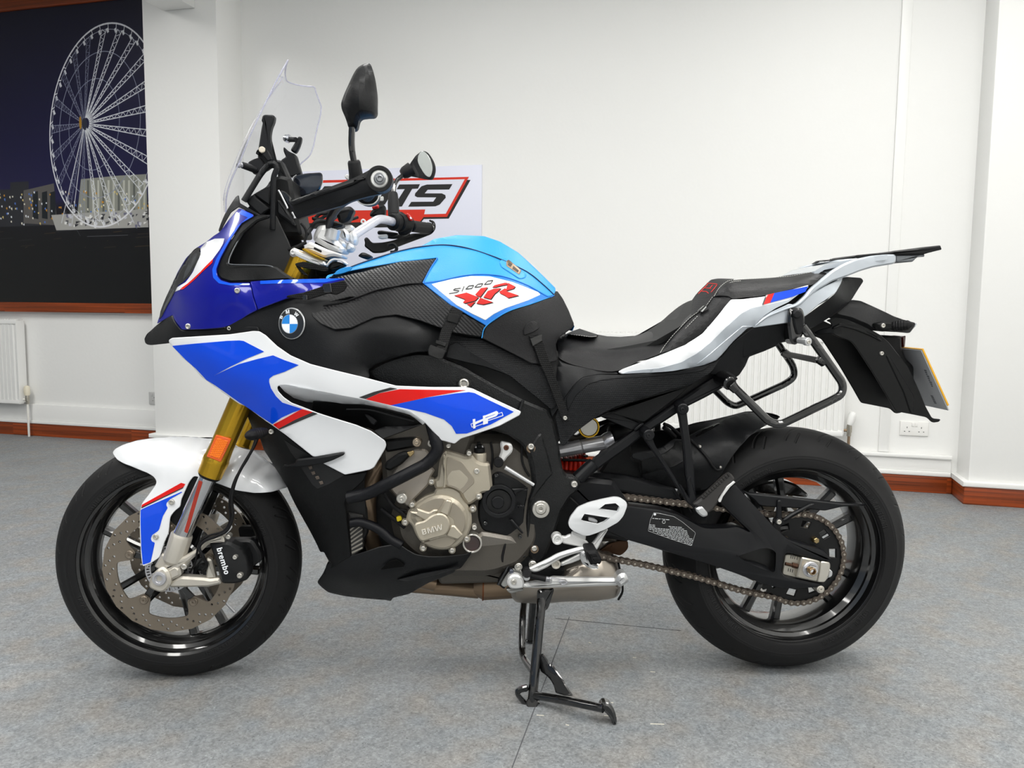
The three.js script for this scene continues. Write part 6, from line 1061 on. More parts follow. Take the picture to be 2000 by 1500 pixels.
  B2('grab_rail', plate('R', [1168, 150, 1155, 138, 1100, 137, 980, 148, 870, 172, 780, 208, 700, 256, 610, 330, 545, 384, 500, 440, 440, 495, 380, 520, 250, 570, 180, 606, 130, 650, 118, 668, 140, 672, 230, 600, 360, 548, 420, 534, 470, 510, 530, 450, 600, 392, 700, 336, 800, 302, 900, 262, 1000, 232, 1150, 208, 1168, 190], { surf: G, th: 0.016, bev: 0.004, r: 5, grid: 0.02 }), M.silverPaint);
  B('carrier_plate', (() => {                             // silver bridge seen from beyond the pillion seat
    const a = [[565, 262], [640, 215], [760, 190], [900, 165], [1100, 140]].map(q => ptc('R', q[0], q[1], 0.1));
    return skin(a.map(p => [V3(p.x, p.y, 0.1), V3(p.x, p.y - 0.004, -0.1), V3(p.x, p.y - 0.014, -0.1), V3(p.x, p.y - 0.012, 0.1)]), true, 0.4);
  })(), M.silverPaint);
  B('far_grab_handle', [plate('R', [430, 262, 480, 226, 560, 205, 730, 172, 800, 165, 790, 180, 700, 195, 640, 225, 560, 255, 480, 272], { z: -0.11, th: 0.02, bev: 0.003, r: 4 })], M.silverPaint);
  B('carrier_pad', [plate('R', [563, 206, 602, 182, 735, 172, 740, 178, 610, 196, 575, 208], { z: -0.09, th: 0.02, bev: 0.002, r: 2 })], M.plastic);
  B('carrier_pad', [plate('R', [856, 156, 885, 142, 1000, 130, 1115, 121, 1150, 112, 1320, 95, 1345, 86, 1492, 71, 1503, 102, 1400, 128, 1376, 136, 1300, 140, 1160, 140, 980, 148, 880, 158], { z: 0.07, th: 0.14, bev: 0.003, r: 2 })], M.plastic, bike, 'black top pads of the luggage carrier');
  B('carrier_end', [plate('R', [1160, 142, 1300, 140, 1376, 134, 1376, 158, 1340, 150, 1310, 168, 1290, 192, 1172, 200, 1162, 190], { z: 0.065, th: 0.13, bev: 0.003, r: 3 })], std(0x6a6e72, 0.4, 0.5));
  B('seat_hook', [plate('R', [640, 238, 660, 222, 760, 204, 690, 258, 645, 268], { z: 0.06, th: 0.02, bev: 0.005, r: 6 })], std(0x4a4d52, 0.4, 0.4));
  // pannier frames
  const pr = (c, z, P) => bent(c, P.map(q => [q[0], q[1], z]), 0.0098, 0.045, 14);
  const near = grp('pannier_rack');
  B('rack_tube', pr('U', 0.175, [[1690, 590], [1770, 700], [1955, 965], [1948, 1035], [1880, 1072], [1545, 1232], [1475, 1215], [1245, 985]]), M.gloss, near, 'black tube loop');
  B('rack_boss', [rod(ptc('U', 1150, 920, 0.13), ptc('U', 1222, 965, 0.18), 0.0185, 0.0165), rod(ptc('U', 1222, 965, 0.178), ptc('U', 1262, 1010, 0.178), 0.013, 0.0102)], M.gloss, near);
  B('rack_mount', [plate('R', [385, 545, 400, 530, 480, 528, 500, 590, 500, 690, 480, 740, 440, 800, 410, 800, 388, 770, 372, 640], { z: 0.178, th: 0.04, bev: 0.005, r: 8 })], M.gloss, near); B('rack_mount_face', [plate('R', [410, 560, 430, 542, 470, 545, 490, 585, 490, 660, 480, 720, 440, 730, 415, 640], { z: 0.184, th: 0.01, bev: 0.003, r: 8 }), cyl('R', 443, 576, 0.18, 0.19, 30)], M.plastic, near);
  B('rack_knob', [rod(ptc('R', 440, 765, 0.17), ptc('R', 524, 778, 0.205), 0.0078), rod(ptc('R', 496, 774, 0.2), ptc('R', 524, 778, 0.212), 0.0098)], M.alu, near); B('rack_knob_bolt', bolt('R', 526, 779, 0.2155, 16, 0.006), M.boltSteel, near);
  const far = grp('pannier_rack');
  B('rack_tube', pr('U', -0.175, [[1530, 700], [1570, 760], [1632, 850], [1640, 920], [1580, 965], [1255, 1112], [1205, 1090], [1120, 1005]]), M.gloss, far, 'black tube loop');
  B('rack_cross_bar', [rod(ptc('R', 345, 865, -0.165), ptc('R', 605, 918, 0.165), 0.0075)], M.plasticDark, near); B('rack_clip', [rod(ptc('R', 335, 850, -0.17), ptc('R', 380, 885, -0.16), 0.012), rod(ptc('R', 590, 900, 0.17), ptc('R', 640, 935, 0.17), 0.011)], M.gloss, near);
  // number plate carrier, tail lamp
  B2('tail_lamp_arm', plate('R', [735, 560, 836, 470, 905, 478, 1020, 530, 1150, 592, 1230, 620, 1310, 640, 1300, 668, 1262, 716, 1180, 708, 1060, 702, 1000, 690, 960, 652, 840, 602, 735, 578], { ctrl: [[735, 560, 0.07], [905, 478, 0.05], [1310, 640, 0.05], [1262, 716, 0.06], [960, 652, 0.075], [1050, 600, 0.07]], th: 0.004, r: 4, grid: 0.02 }), M.plastic);
  B2('rear_indicator', lathe(ptc('R', 1125, 665, 0.09), ptc('R', 1292, 652, 0.12), [[0, 0.0001], [0, 0.009], [0.15, 0.0125], [0.2, 0.0118], [0.26, 0.0135], [0.32, 0.0125], [0.38, 0.014], [0.44, 0.013], [0.5, 0.014], [0.56, 0.0128], [0.62, 0.0132], [0.68, 0.0118], [0.76, 0.0118], [0.9, 0.007], [1, 0.0001]]), M.rubber);
  B('indicator_bracket', [plate('R', [1025, 645, 1090, 632, 1150, 640, 1150, 690, 1060, 700, 1035, 680], { z: 0.1, th: 0.03, bev: 0.004, r: 4 })], M.plasticDark); B('indicator_screw', bolt('R', 1072, 660, 0.103, 18, 0.008), M.boltSteel);
  B('tail_lamp_lens', [plate('R', [1255, 700, 1275, 672, 1320, 642, 1318, 652, 1268, 715], { z: 0.045, th: 0.09, bev: 0.003, r: 2 })], phys(0xe9eef2, 0.05, 0, { transmission: 0.8, thickness: 0.02, ior: 1.45 }));
  B('plate_lamp', [plate('R', [1206, 740, 1240, 732, 1232, 818, 1212, 822], { z: 0.03, th: 0.06, bev: 0.003, r: 3 })], phys(0x3a0a08, 0.2, 0, { clearcoat: 1 }));
  const guardMat = soft(0x060708, 0.28, 0.55);
  const hz = surface('R', [[560, 715, 0.06], [700, 620, 0.08], [850, 640, 0.085], [1110, 780, 0.088], [1250, 950, 0.09], [1440, 1345, 0.09], [1160, 1285, 0.09], [880, 830, 0.088], [700, 720, 0.08]]);
  B2('rear_splash_guard', plate('R', [560, 714, 600, 690, 690, 668, 690, 640, 650, 622, 720, 600, 800, 612, 900, 655, 1000, 700, 1060, 735, 1112, 782, 1180, 870, 1250, 955, 1300, 1060, 1340, 1150, 1380, 1250, 1430, 1340, 1494, 1346, 1480, 1366, 1430, 1372, 1390, 1332, 1290, 1312, 1160, 1287, 1100, 1182, 990, 1000, 880, 832, 840, 778, 740, 742, 690, 716, 580, 728], { surf: hz, th: 0.005, bev: 0.0016, r: 5, grid: 0.02 }), guardMat, bike).forEach((p, i) => { const f = i ? flip : g => g; B('guard_rib', f(plate('R', [700, 690, 760, 665, 860, 690, 1000, 745, 1060, 780, 1060, 762, 980, 715, 860, 660, 760, 640, 700, 668], { surf: hz, off: 0.005, th: 0.008, bev: 0.002, r: 5, grid: 0.02 })), guardMat, p); B('guard_screw', f(bolt('R', 1062, 864, 0.094, 16, 0.01)), M.boltSteel, p);
    B('guard_rib', f(plate('R', [1090, 880, 1110, 870, 1300, 1180, 1290, 1300, 1270, 1300, 1220, 1150], { surf: hz, off: 0.003, th: 0.006, bev: 0.002, r: 5, grid: 0.02 })), guardMat, p); });
  B('plate_bracket', [plate('R', [1055, 730, 1210, 738, 1210, 822, 1240, 900, 1300, 960, 1300, 1092, 1250, 1050, 1150, 880, 1080, 790], { z: 0.05, th: 0.1, bev: 0.006, r: 6 })], M.plasticDark);
  const q0 = ptc('R', 1352, 838, 0.1), q1 = ptc('R', 1552, 1278, 0.1), dn = q1.clone().sub(q0).normalize(), nn = V3(-dn.y, dn.x, 0).multiplyScalar(0.0028), len = q0.distanceTo(q1);
  const quad = (d, w, n0, n1, l0 = 0, l1 = len) => skin([l0, l1].map(l => { const p = q0.clone().addScaledVector(dn, l); const a = p.clone().addScaledVector(nn, n0), b = p.clone().addScaledVector(nn, n1); return [V3(a.x, a.y, w), V3(a.x, a.y, -w), V3(b.x, b.y, -w), V3(b.x, b.y, w)]; }), true, 0.3);
  const np = B('number_plate', quad(0, 0.1, 0, -1), M.plateGrey, bike, 'grey back of a number plate');
  B('plate_edge', [quad(0, 0.102, 0, 1.4, -0.002, len - 0.012)], M.plateEdge, np, 'yellow face edge');
  { const bk = std(0x55585c, 0.5), m = l => q0.clone().addScaledVector(dn, l).addScaledVector(nn, -1.05); const strip = (l0, l1, w0, w1) => { const a = m(l0), b = m(l1), t = nn.clone().multiplyScalar(-0.1); return skin([[a, w0, w1], [b, w0, w1]].map(([p, u, v]) => [V3(p.x, p.y, u), V3(p.x, p.y, v), V3(p.x + t.x, p.y + t.y, v), V3(p.x + t.x, p.y + t.y, u)]), true, 0.3); }; const pr2 = []; for (let k = 0; k < 9; k++) pr2.push(strip(len * (0.33 + k * 0.033), len * (0.352 + k * 0.033), 0.074, 0.084 - 0.002 * (k % 3))); for (let k = 0; k < 5; k++) pr2.push(strip(len * (0.78 + k * 0.03), len * (0.8 + k * 0.03), 0.05, 0.06)); B('plate_print', pr2, bk, np).userData.kind = 'stuff'; }
}
// ---------------------------------------------------------------- windscreen and its mounts
{
  const T = (x, y, z) => ptc('T', x, y, z);
  const rows = [
    [T(527, 66, 0.13), T(512, 120, 0.06), T(509, 175, 0), T(530, 222, -0.06), T(612, 246, -0.1), T(715, 259, -0.135)],
    [T(478, 150, 0.145), T(462, 200, 0.07), T(462, 260, 0), T(520, 320, -0.07), T(640, 350, -0.12), T(750, 350, -0.145)],
    [T(430, 240, 0.15), T(402, 300, 0.08), T(396, 350, 0), T(480, 410, -0.08), T(650, 420, -0.13), T(768, 412, -0.15)],
    [T(345, 415, 0.158), T(306, 460, 0.08), T(300, 510, 0), T(420, 560, -0.08), T(600, 580, -0.13), T(735, 575, -0.152)],
    [T(252, 615, 0.16), T(210, 660, 0.08), T(205, 700, 0), T(350, 720, -0.08), T(550, 740, -0.13), T(690, 745, -0.15)],
    [T(182, 790, 0.158), T(146, 822, 0.08), T(140, 850, 0), T(290, 850, -0.08), T(480, 850, -0.12), T(612, 822, -0.146)],
    [T(112, 945, 0.15), T(90, 970, 0.08), T(86, 1000, 0), T(220, 990, -0.07), T(380, 970, -0.11), T(520, 930, -0.14)],
    [T(82, 1055, 0.14), T(70, 1070, 0.07), T(68, 1085, 0), T(170, 1080, -0.06), T(300, 1060, -0.1), T(430, 1020, -0.13)],
    [T(78, 1165, 0.125), T(70, 1165, 0.06), T(70, 1160, 0), T(150, 1150, -0.05), T(250, 1130, -0.09), T(360, 1100, -0.12)],
  ].map(r => new THREE.CatmullRomCurve3(r).getSpacedPoints(24));
  const cols = rows[0].map((_, j) => new THREE.CatmullRomCurve3(rows.map(r => r[j])).getPoints(40)), grid = cols[0].map((_, i) => cols.map(c => c[i]));
  const ws = B('windscreen', skin(grid, false, 3, false), M.screen, bike, 'tall clear windscreen');
  const edge = [...grid.map(r => r[0]).reverse(), ...grid[0].slice(1), ...grid.map(r => r[r.length - 1]).slice(1)].filter((_, i) => i % 2 === 0);
  B('screen_edge', tubeW(edge, 0.0019, 6), M.screenEdge, ws);
  B('screen_fold', tubeW(grid.map(r => r[9]).slice(2, 38).filter((_, i) => i % 3 === 0), 0.001, 6), M.screenEdge, ws);
  const mt = grp('screen_mount'), m = (n, g, mat = M.plastic) => B(n, g, mat, mt);
  m('upper_arm', [plate('C1', [512, 100, 535, 84, 640, 86, 662, 100, 655, 165, 622, 240, 606, 330, 612, 450, 622, 600, 660, 650, 700, 690, 640, 690, 560, 560, 470, 520, 448, 590, 470, 450, 500, 250, 516, 180, 500, 160], { z: 0.075, th: 0.024, bev: 0.004, r: 5 })]);
  m('lower_arm', [rod(ptc('C1', 262, 700, 0.09), ptc('C1', 440, 760, 0.07), 0.0075, 0.0088), plate('C1', [330, 668, 400, 630, 490, 600, 545, 690, 500, 770, 420, 815, 380, 780], { z: 0.075, th: 0.02, bev: 0.003, r: 4 })]);
  m('mount_plate', plate('C1', [450, 575, 520, 520, 600, 640, 650, 700, 570, 760, 480, 800, 420, 818, 380, 790, 480, 690], { z: 0.066, th: 0.02, bev: 0.003, r: 4 }));
  m('screen_motor', plate('C1', [630, 610, 700, 640, 745, 640, 830, 830, 860, 900, 770, 1000, 715, 960, 690, 760], { z: 0.03, th: 0.04, bev: 0.005, r: 5 }));
  m('mount_stud', [lathe(ptc('C1', 205, 705, 0.1), ptc('C1', 262, 702, 0.092), [[0, 0.0001], [0, 0.004], [0.4, 0.0065], [0.8, 0.005], [1, 0.0065], [1, 0.0001]])], M.steel);
  m('pivot_cap', [cyl('C1', 507, 512, 0.07, 0.086, 37)], std(0xd6cdbb, 0.5)); m('link', [plate('C1', [495, 560, 545, 488, 585, 520, 645, 640, 580, 665], { z: 0.082, th: 0.012, bev: 0.003, r: 5 })]);
  m('hook_bar', [bent('C1', [[660, 705, 0.095], [590, 700, 0.095], [500, 800, 0.095], [290, 1140, 0.11]], 0.0072, 0.02), bent('C1', [[590, 690, 0.1], [660, 678, 0.1], [696, 740, 0.1], [648, 850, 0.1], [650, 1100, 0.1], [640, 1490, 0.1]], 0.0064, 0.02)]);
  m('far_arm', [plate('C1', [770, 470, 812, 515, 850, 540, 920, 570, 990, 812, 880, 850, 800, 830, 735, 640, 770, 618, 800, 600, 768, 530], { z: -0.1, th: 0.03, bev: 0.004, r: 4 }), plate('C1', [850, 520, 900, 440, 930, 385, 950, 350, 992, 352, 990, 400, 960, 490, 920, 562], { z: -0.1, th: 0.02, bev: 0.004, r: 5 }), rod(ptc('C1', 850, 392, -0.12), ptc('C1', 925, 392, -0.1), 0.0062)]);
  m('far_stud', [lathe(ptc('C1', 800, 375, -0.13), ptc('C1', 860, 388, -0.12), [[0, 0.0001], [0, 0.009], [0.5, 0.011], [0.6, 0.006], [1, 0.008], [1, 0.0001]])], M.chrome);
}
// ---------------------------------------------------------------- instruments
{
  const d = grp('instrument_cluster');
  B('dash_body', plate('C1', [300, 1130, 400, 1050, 560, 960, 600, 880, 720, 820, 860, 860, 900, 1100, 960, 1400, 1000, 1560, 700, 1560, 480, 1400], { z: 0.075, th: 0.15, bev: 0.008, r: 8 }), M.plasticDark, d);
  B('dash_cowl', [plate('C1', [300, 1135, 392, 1062, 590, 1222, 600, 1235, 500, 1322, 470, 1300], { z: 0.1, th: 0.02, bev: 0.003, r: 3 }), plate('C1', [400, 1058, 600, 962, 604, 1200], { z: 0.09, th: 0.02, bev: 0.003, r: 3 })], M.plastic, d);
  B('gauge_body', plate('C1', [690, 1120, 740, 1140, 830, 1280, 912, 1420, 905, 1446, 760, 1340, 690, 1290], { z: 0.1, th: 0.04, bev: 0.004, r: 4 }), M.plastic, d); B('gauge_rim', [tube('C1', [[712, 1010, 0.1], [740, 1060, 0.1], [775, 1130, 0.1], [812, 1205, 0.1], [822, 1232, 0.1]], 0.0022, 8), tube('C1', [[880, 1280, 0.1], [905, 1320, 0.1], [912, 1352, 0.1]], 0.003, 8)], M.alu, d);
  B('gauge_face', plate('C1', [720, 1005, 790, 1020, 870, 1100, 830, 1200], { z: 0.09, th: 0.02, bev: 0.003, r: 4 }), M.gloss, d);
  B('navigation_screen', plate('C1', [886, 864, 930, 822, 1060, 800, 1222, 790, 1246, 812, 1250, 900, 1212, 1012, 1100, 1060, 900, 1112, 882, 1100], { z: -0.02, th: 0.012, bev: 0.003, r: 5 }), phys(0x070b16, 0.12, 0, { clearcoat: 1 }), bike); B('navigation_screen_rim', tube('C1', [[930, 824, -0.018], [888, 866, -0.018], [888, 1000, -0.018], [900, 1060, -0.018], [884, 1104, -0.018]], 0.0012, 6), M.alu, bike);
  B('cockpit_wiring', [tube('C1', [[1140, 1370, 0.03], [1220, 1300, 0.03], [1300, 1290, 0.03], [1400, 1230, 0.03]], 0.004, 8), tube('C2', [[500, 640, 0.08], [560, 560, 0.06], [640, 450, 0.06], [760, 440, 0.04], [900, 480, 0.02]], 0.005, 8), tube('C2', [[460, 760, 0.1], [490, 650, 0.1], [460, 540, 0.1], [400, 470, 0.1]], 0.003, 8), tube('C2', [[200, 900, 0.1], [350, 840, 0.1], [480, 780, 0.1]], 0.004, 8), tube('C2', [[1060, 465, -0.05], [1180, 420, -0.08], [1320, 370, -0.1]], 0.004, 8)], M.rubber);
}
// ---------------------------------------------------------------- yokes and handlebar
{
  const y = grp('steering_yoke'), m = (n, g, mat = M.aluWhite) => B(n, g, mat, y);
  m('fork_clamp', [plate('C2', [206, 975, 214, 900, 280, 854, 330, 890, 480, 930, 620, 1010, 780, 1090, 800, 1160, 700, 1150, 560, 1110, 400, 1050, 240, 1010], { z: 0.135, th: 0.05, bev: 0.006, r: 8 }), bolt('C2', 262, 940, 0.138, 42, 0.01)]);
  m('clamp_gap', plate('C2', [300, 945, 480, 1015, 640, 1100, 720, 1140, 700, 1148, 560, 1104, 400, 1040, 300, 985], { z: 0.1365, th: 0.002, bev: 0.0005, r: 4 }), M.alu);
  m('fork_cap', [plate('C2', [404, 884, 440, 868, 600, 960, 788, 1046, 770, 1078, 600, 1015], { z: 0.14, th: 0.05, bev: 0.004, r: 6 })], M.gold);
  m('top_plate', [plate('C2', [496, 790, 540, 762, 800, 880, 1072, 972, 1058, 1020, 960, 1000, 860, 1000, 780, 1030, 600, 950, 430, 880], { z: 0.12, th: 0.1, bev: 0.005, r: 5 })]);
  m('top_plate_slot', plate('C2', [610, 850, 740, 915, 728, 945, 600, 885], { z: 0.1215, th: 0.003, bev: 0.0006, r: 4 }), M.plasticDark);
  m('riser', [plate('C2', [574, 738, 600, 620, 650, 520, 700, 492, 800, 486, 860, 560, 980, 740, 1100, 880, 1060, 940, 880, 908], { z: 0.06, th: 0.12, bev: 0.012, r: 12 })]);
  m('ignition_barrel', [lathe(ptc('C2', 885, 735, 0.07), ptc('C2', 935, 560, 0.07), [[0, 0.0001], [0, 0.012], [0.12, 0.0172], [1, 0.0172], [1, 0.0001]])], M.alu); m('ignition_lock', [plate('C2', [800, 520, 870, 430, 960, 420, 1080, 470, 1070, 520, 940, 545, 930, 578, 880, 578, 865, 520], { z: 0.085, th: 0.05, bev: 0.004, r: 4 })], M.plasticDark);
  m('key', [plate('C2', [850, 440, 950, 310, 985, 320, 980, 350, 900, 440, 872, 462], { z: 0.07, th: 0.004, bev: 0.001, r: 2 })], M.alu);
  m('bar_clamp', [plate('C2', [1005, 690, 1080, 515, 1170, 630, 1165, 700, 1150, 760], { z: 0.03, th: 0.05, bev: 0.006, r: 10 }), plate('C2', [960, 775, 1012, 705, 1128, 770, 1090, 885, 985, 850], { z: 0.035, th: 0.05, bev: 0.006, r: 10 })]);
  m('bar_clamp', [plate('C2', [1158, 760, 1170, 640, 1240, 560, 1318, 690, 1275, 830], { z: 0.0, th: 0.05, bev: 0.006, r: 10 }), plate('C2', [1112, 830, 1150, 770, 1270, 830, 1230, 925, 1112, 935], { z: 0.005, th: 0.05, bev: 0.006, r: 10 })]);
  m('clamp_bridge', [plate('C2', [1000, 590, 1090, 490, 1235, 490, 1250, 560, 1160, 620], { z: -0.02, th: 0.05, bev: 0.004, r: 6 })]);
  m('wire_loom', [plate('C2', [800, 330, 850, 250, 1000, 215, 1200, 180, 1262, 250, 1225, 320, 1190, 420, 1060, 470, 1000, 440, 980, 330, 840, 440], { z: 0.0, th: 0.05, bev: 0.008, r: 10 }), tube('C2', [[660, 450, 0.05], [760, 430, 0.05], [830, 440, 0.04], [880, 480, 0.04]], 0.0045, 8), tube('C2', [[590, 390, 0.04], [700, 400, 0.03], [790, 350, 0.02], [880, 290, 0.0]], 0.004, 8)], M.plasticDark);
  m('strap_end', [plate('C2', [300, 1120, 430, 1092, 620, 1130, 820, 1182, 852, 1215, 830, 1245, 780, 1254, 500, 1206, 310, 1165], { z: 0.142, th: 0.003, bev: 0.001, r: 4 }), plate('C2', [310, 1158, 385, 1176, 455, 1260, 530, 1330, 440, 1312, 360, 1230], { z: 0.138, th: 0.003, bev: 0.001, r: 3 })], M.webbing);
  m('lower_clamp_lip', [plate('C2', [786, 1166, 850, 1066, 930, 1028, 1040, 1044, 1140, 1100, 1164, 1145, 1090, 1135, 1040, 1072, 930, 1064, 860, 1125, 820, 1180], { z: 0.12, th: 0.03, bev: 0.004, r: 6 })]);
  m('bar_plug', [plate('C2', [830, 1225, 856, 1140, 930, 1086, 1040, 1100, 1140, 1152, 1060, 1186, 960, 1250, 880, 1250], { z: 0.118, th: 0.03, bev: 0.005, r: 8 }), plate('C2', [600, 1160, 840, 1200, 1100, 1160, 1000, 1310, 640, 1340], { z: 0.06, th: 0.03, bev: 0.004, r: 4 })], M.plasticDark);
  m('headstock', rod(at(604, 560, 0), at(648, 470, 0), 0.034), M.frame); m('lower_yoke', plate('P', [520, 760, 560, 660, 600, 640, 600, 690, 560, 790], { z: 0.125, th: 0.25, bev: 0.008, r: 6 }), M.plasticDark);
  const h = grp('handlebar'), b = (n, g, mat = M.plastic, l) => B(n, g, mat, h, l);
  b('bar_tube', bent('C3', [[240, 1170, -0.03], [470, 1020, -0.1], [660, 900, -0.16], [760, 905, -0.2], [920, 955, -0.25]], 0.0118, 0.05, 18), std(0xdcdce4, 0.3, 0.6), 'silver bar');
  b('bar_tube', bent('P', [[646, 462, 0.03], [642, 430, 0.1], [662, 400, 0.2], [735, 355, 0.42]], 0.0095, 0.05, 14), M.hose, 'dark near end of the bar');
  b('grip', rod(at(716, 380, 0.3), at(735, 355, 0.42), 0.0155), M.rubber); b('near_switch', [plate('C3', [300, 575, 320, 480, 660, 480, 665, 540, 640, 610, 580, 655, 480, 672, 390, 650], { z: 0.28, th: 0.04, bev: 0.004, r: 12 })], M.plasticDark); b('near_switch_ring', tube('C3', [[300, 575, 0.283], [340, 620, 0.283], [400, 655, 0.283], [480, 668, 0.283], [570, 655, 0.283], [630, 610, 0.283], [662, 550, 0.283], [662, 490, 0.283]], 0.0014, 6), M.aluWhite);
  b('switch_housing', [rod(ptc('C3', 880, 945, -0.24), ptc('C3', 970, 950, -0.262), 0.0235, 0.024), rod(ptc('C3', 985, 950, -0.265), ptc('C3', 1150, 985, -0.3), 0.0265, 0.024), plate('C3', [960, 770, 1040, 775, 1130, 850, 1220, 940, 1215, 1080, 1100, 1170, 980, 1160, 960, 1000], { z: -0.275, th: 0.03, bev: 0.006, r: 12 })], M.plasticDark);
  b('switch_screw', [bolt('C3', 965, 850, -0.24, 20, 0.006), bolt('C3', 968, 1035, -0.24, 20, 0.006)], M.gloss); b('stop_switch', plate('C3', [1102, 806, 1150, 796, 1218, 895, 1205, 925, 1160, 925], { z: -0.262, th: 0.02, bev: 0.003, r: 4 }), M.redPart, 'red switch'); b('stop_switch_mark', plate('C3', [1168, 868, 1190, 862, 1205, 892, 1182, 898], { z: -0.2612, th: 0.0015, bev: 0, r: 0 }), M.whitePrint);
  b('grip', [rod(ptc('C3', 1185, 1010, -0.3), ptc('C3', 1490, 1055, -0.42), 0.0165, 0.0168)], M.rubber); const rg = []; for (let k = 0; k < 4; k++) rg.push(rod(ptc('C3', 1420 + k * 18, 1042 + k * 3, -0.405), ptc('C3', 1430 + k * 18, 1044 + k * 3, -0.41), 0.0176)); b('grip_ring', rg, M.gloss);
  b('brake_reservoir', [plate('C3', [510, 850, 520, 790, 570, 730, 640, 670, 760, 655, 765, 740, 760, 850, 640, 860], { z: -0.24, th: 0.05, bev: 0.006, r: 6 })], M.plasticDark); b('reservoir_cap', [plate('C3', [545, 700, 620, 650, 660, 660, 668, 720, 640, 725, 560, 735], { z: -0.235, th: 0.03, bev: 0.005, r: 5 })], M.redPart); b('reservoir_plug', plate('C3', [672, 540, 738, 525, 742, 590, 720, 605, 672, 600], { z: -0.24, th: 0.01, r: 2 }), std(0xb9b9b4, 0.5));
  b('cable_eye', [hoop('C3', 410, 938, -0.13, -0.12, 16, 42, 20)], M.aluWhite);
  b('brake_lever', [plate('C3', [640, 1090, 700, 1080, 900, 1110, 1000, 1130, 900, 1180, 820, 1160, 800, 1140, 640, 1150], { z: -0.3, th: 0.014, bev: 0.003, r: 5 }), tube('C3', [[800, 1180, -0.32], [900, 1190, -0.33], [1000, 1180, -0.34], [1150, 1150, -0.37]], 0.006, 10)], M.plasticDark); b('lever_adjuster', plate('C3', [646, 1160, 700, 1150, 800, 1146, 812, 1180, 800, 1218, 700, 1228, 646, 1205], { z: -0.3, th: 0.015, bev: 0.004, r: 6 }), std(0xeceff0, 0.3));
  b('right_hand_guard', plate('C3', [420, 1215, 470, 1185, 520, 1250, 560, 1285, 720, 1280, 900, 1245, 1100, 1165, 1200, 1132, 1350, 1125, 1470, 1130, 1535, 1065, 1552, 1000, 1510, 935, 1470, 920, 1540, 912, 1580, 950, 1592, 1010, 1580, 1070, 1520, 1140, 1200, 1260, 1000, 1335, 800, 1420, 700, 1448, 560, 1450, 510, 1405, 425, 1340, 440, 1290], { ctrl: [[420, 1215, -0.27], [560, 1285, -0.28], [900, 1245, -0.33], [1200, 1132, -0.4], [1552, 1000, -0.44], [1592, 1010, -0.44], [1000, 1335, -0.35], [560, 1450, -0.28]], th: 0.02, bev: 0.004, r: 8, grid: 0.03 }), M.plasticDark);
  b('cable_hook', [tube('C3', [[820, 1340, -0.2], [850, 1310, -0.2], [910, 1310, -0.2], [955, 1370, -0.2], [930, 1430, -0.2], [860, 1440, -0.2]], 0.0045, 8)], M.plasticDark);
  b('steering_damper_cover', [plate('C3', [310, 1500, 380, 1440, 430, 1440, 560, 1500, 480, 1560], { z: 0.03, th: 0.05, bev: 0.006, r: 6 })], M.plastic);
  b('hand_guard', plate('T', [526, 1092, 536, 1080, 700, 1022, 840, 972, 990, 918, 1090, 868, 1140, 838, 1190, 832, 1240, 848, 1270, 890, 1276, 940, 1248, 995, 1200, 1026, 1090, 1050, 980, 1082, 930, 1110, 760, 1158, 590, 1212, 572, 1190], { ctrl: [[526, 1092, 0.33], [590, 1212, 0.33], [760, 1020, 0.4], [760, 1150, 0.385], [990, 918, 0.425], [980, 1082, 0.425], [1190, 835, 0.44], [1270, 940, 0.44], [1190, 1020, 0.44], [860, 1040, 0.415], [1100, 950, 0.445]], th: 0.03, bev: 0.007, r: 8, grid: 0.015 }), M.plastic, 'black hand guard');
  b('guard_ridge', plate('T', [536, 1084, 700, 1024, 840, 976, 990, 922, 1088, 912, 1000, 960, 860, 1008, 700, 1060, 560, 1112], { ctrl: [[536, 1084, 0.335], [700, 1040, 0.392], [860, 990, 0.42], [1088, 912, 0.447], [990, 925, 0.432], [560, 1112, 0.342], [860, 1008, 0.421]], th: 0.01, bev: 0.003, r: 3, grid: 0.02 }), M.plastic);
  b('guard_eye', hoop('T', 1188, 922, 0.42, 0.452, 66, 92, 40), M.plastic); b('bar_end', [cyl('T', 1188, 922, 0.42, 0.449, 64)], std(0xe9e9e6, 0.35, 0.3)); b('bar_end_bolt', [cyl('T', 1190, 920, 0.44, 0.456, 42), bolt('T', 1190, 918, 0.4595, 26, 0.006)], std(0x8d8f92, 0.35, 0.9));
  // mirrors
  const lm = grp('mirror'), rm = grp('mirror');
  B('mirror_shell', plate('T', [1080, 80, 1112, 75, 1128, 95, 1150, 180, 1166, 300, 1166, 440, 1150, 462, 1055, 468, 1036, 490, 1022, 560, 964, 560, 945, 490, 912, 415, 905, 372, 930, 300, 965, 225, 1000, 150, 1030, 105], { ctrl: [[1110, 78, 0.4], [1166, 300, 0.4], [1150, 460, 0.4], [905, 372, 0.4], [1000, 150, 0.4], [990, 555, 0.4], [1060, 250, 0.435], [1050, 380, 0.438], [1090, 150, 0.422], [990, 350, 0.425], [985, 500, 0.412]], th: 0.04, bev: 0.008, r: 10, grid: 0.012 }), M.plastic, lm);
  B('mirror_glass', plate('T', [1120, 100, 1150, 300, 1150, 440, 1060, 455, 930, 370, 1010, 160], { z: 0.362, th: 0.004, bev: 0.0006, r: 8 }), M.mirrorGlass, lm);
  B('mirror_stem', [bent('T', [[990, 550, 0.395], [986, 690, 0.392], [1004, 800, 0.385]], 0.0064, 0.03, 12)], M.gloss, lm); B('mirror_collar', lathe(ptc('T', 1003, 790, 0.386), ptc('T', 1024, 925, 0.375), [[0, 0.0001], [0, 0.0105], [0.1, 0.0125], [0.7, 0.0135], [1, 0.0155], [1, 0.0001]]), M.plastic, lm);
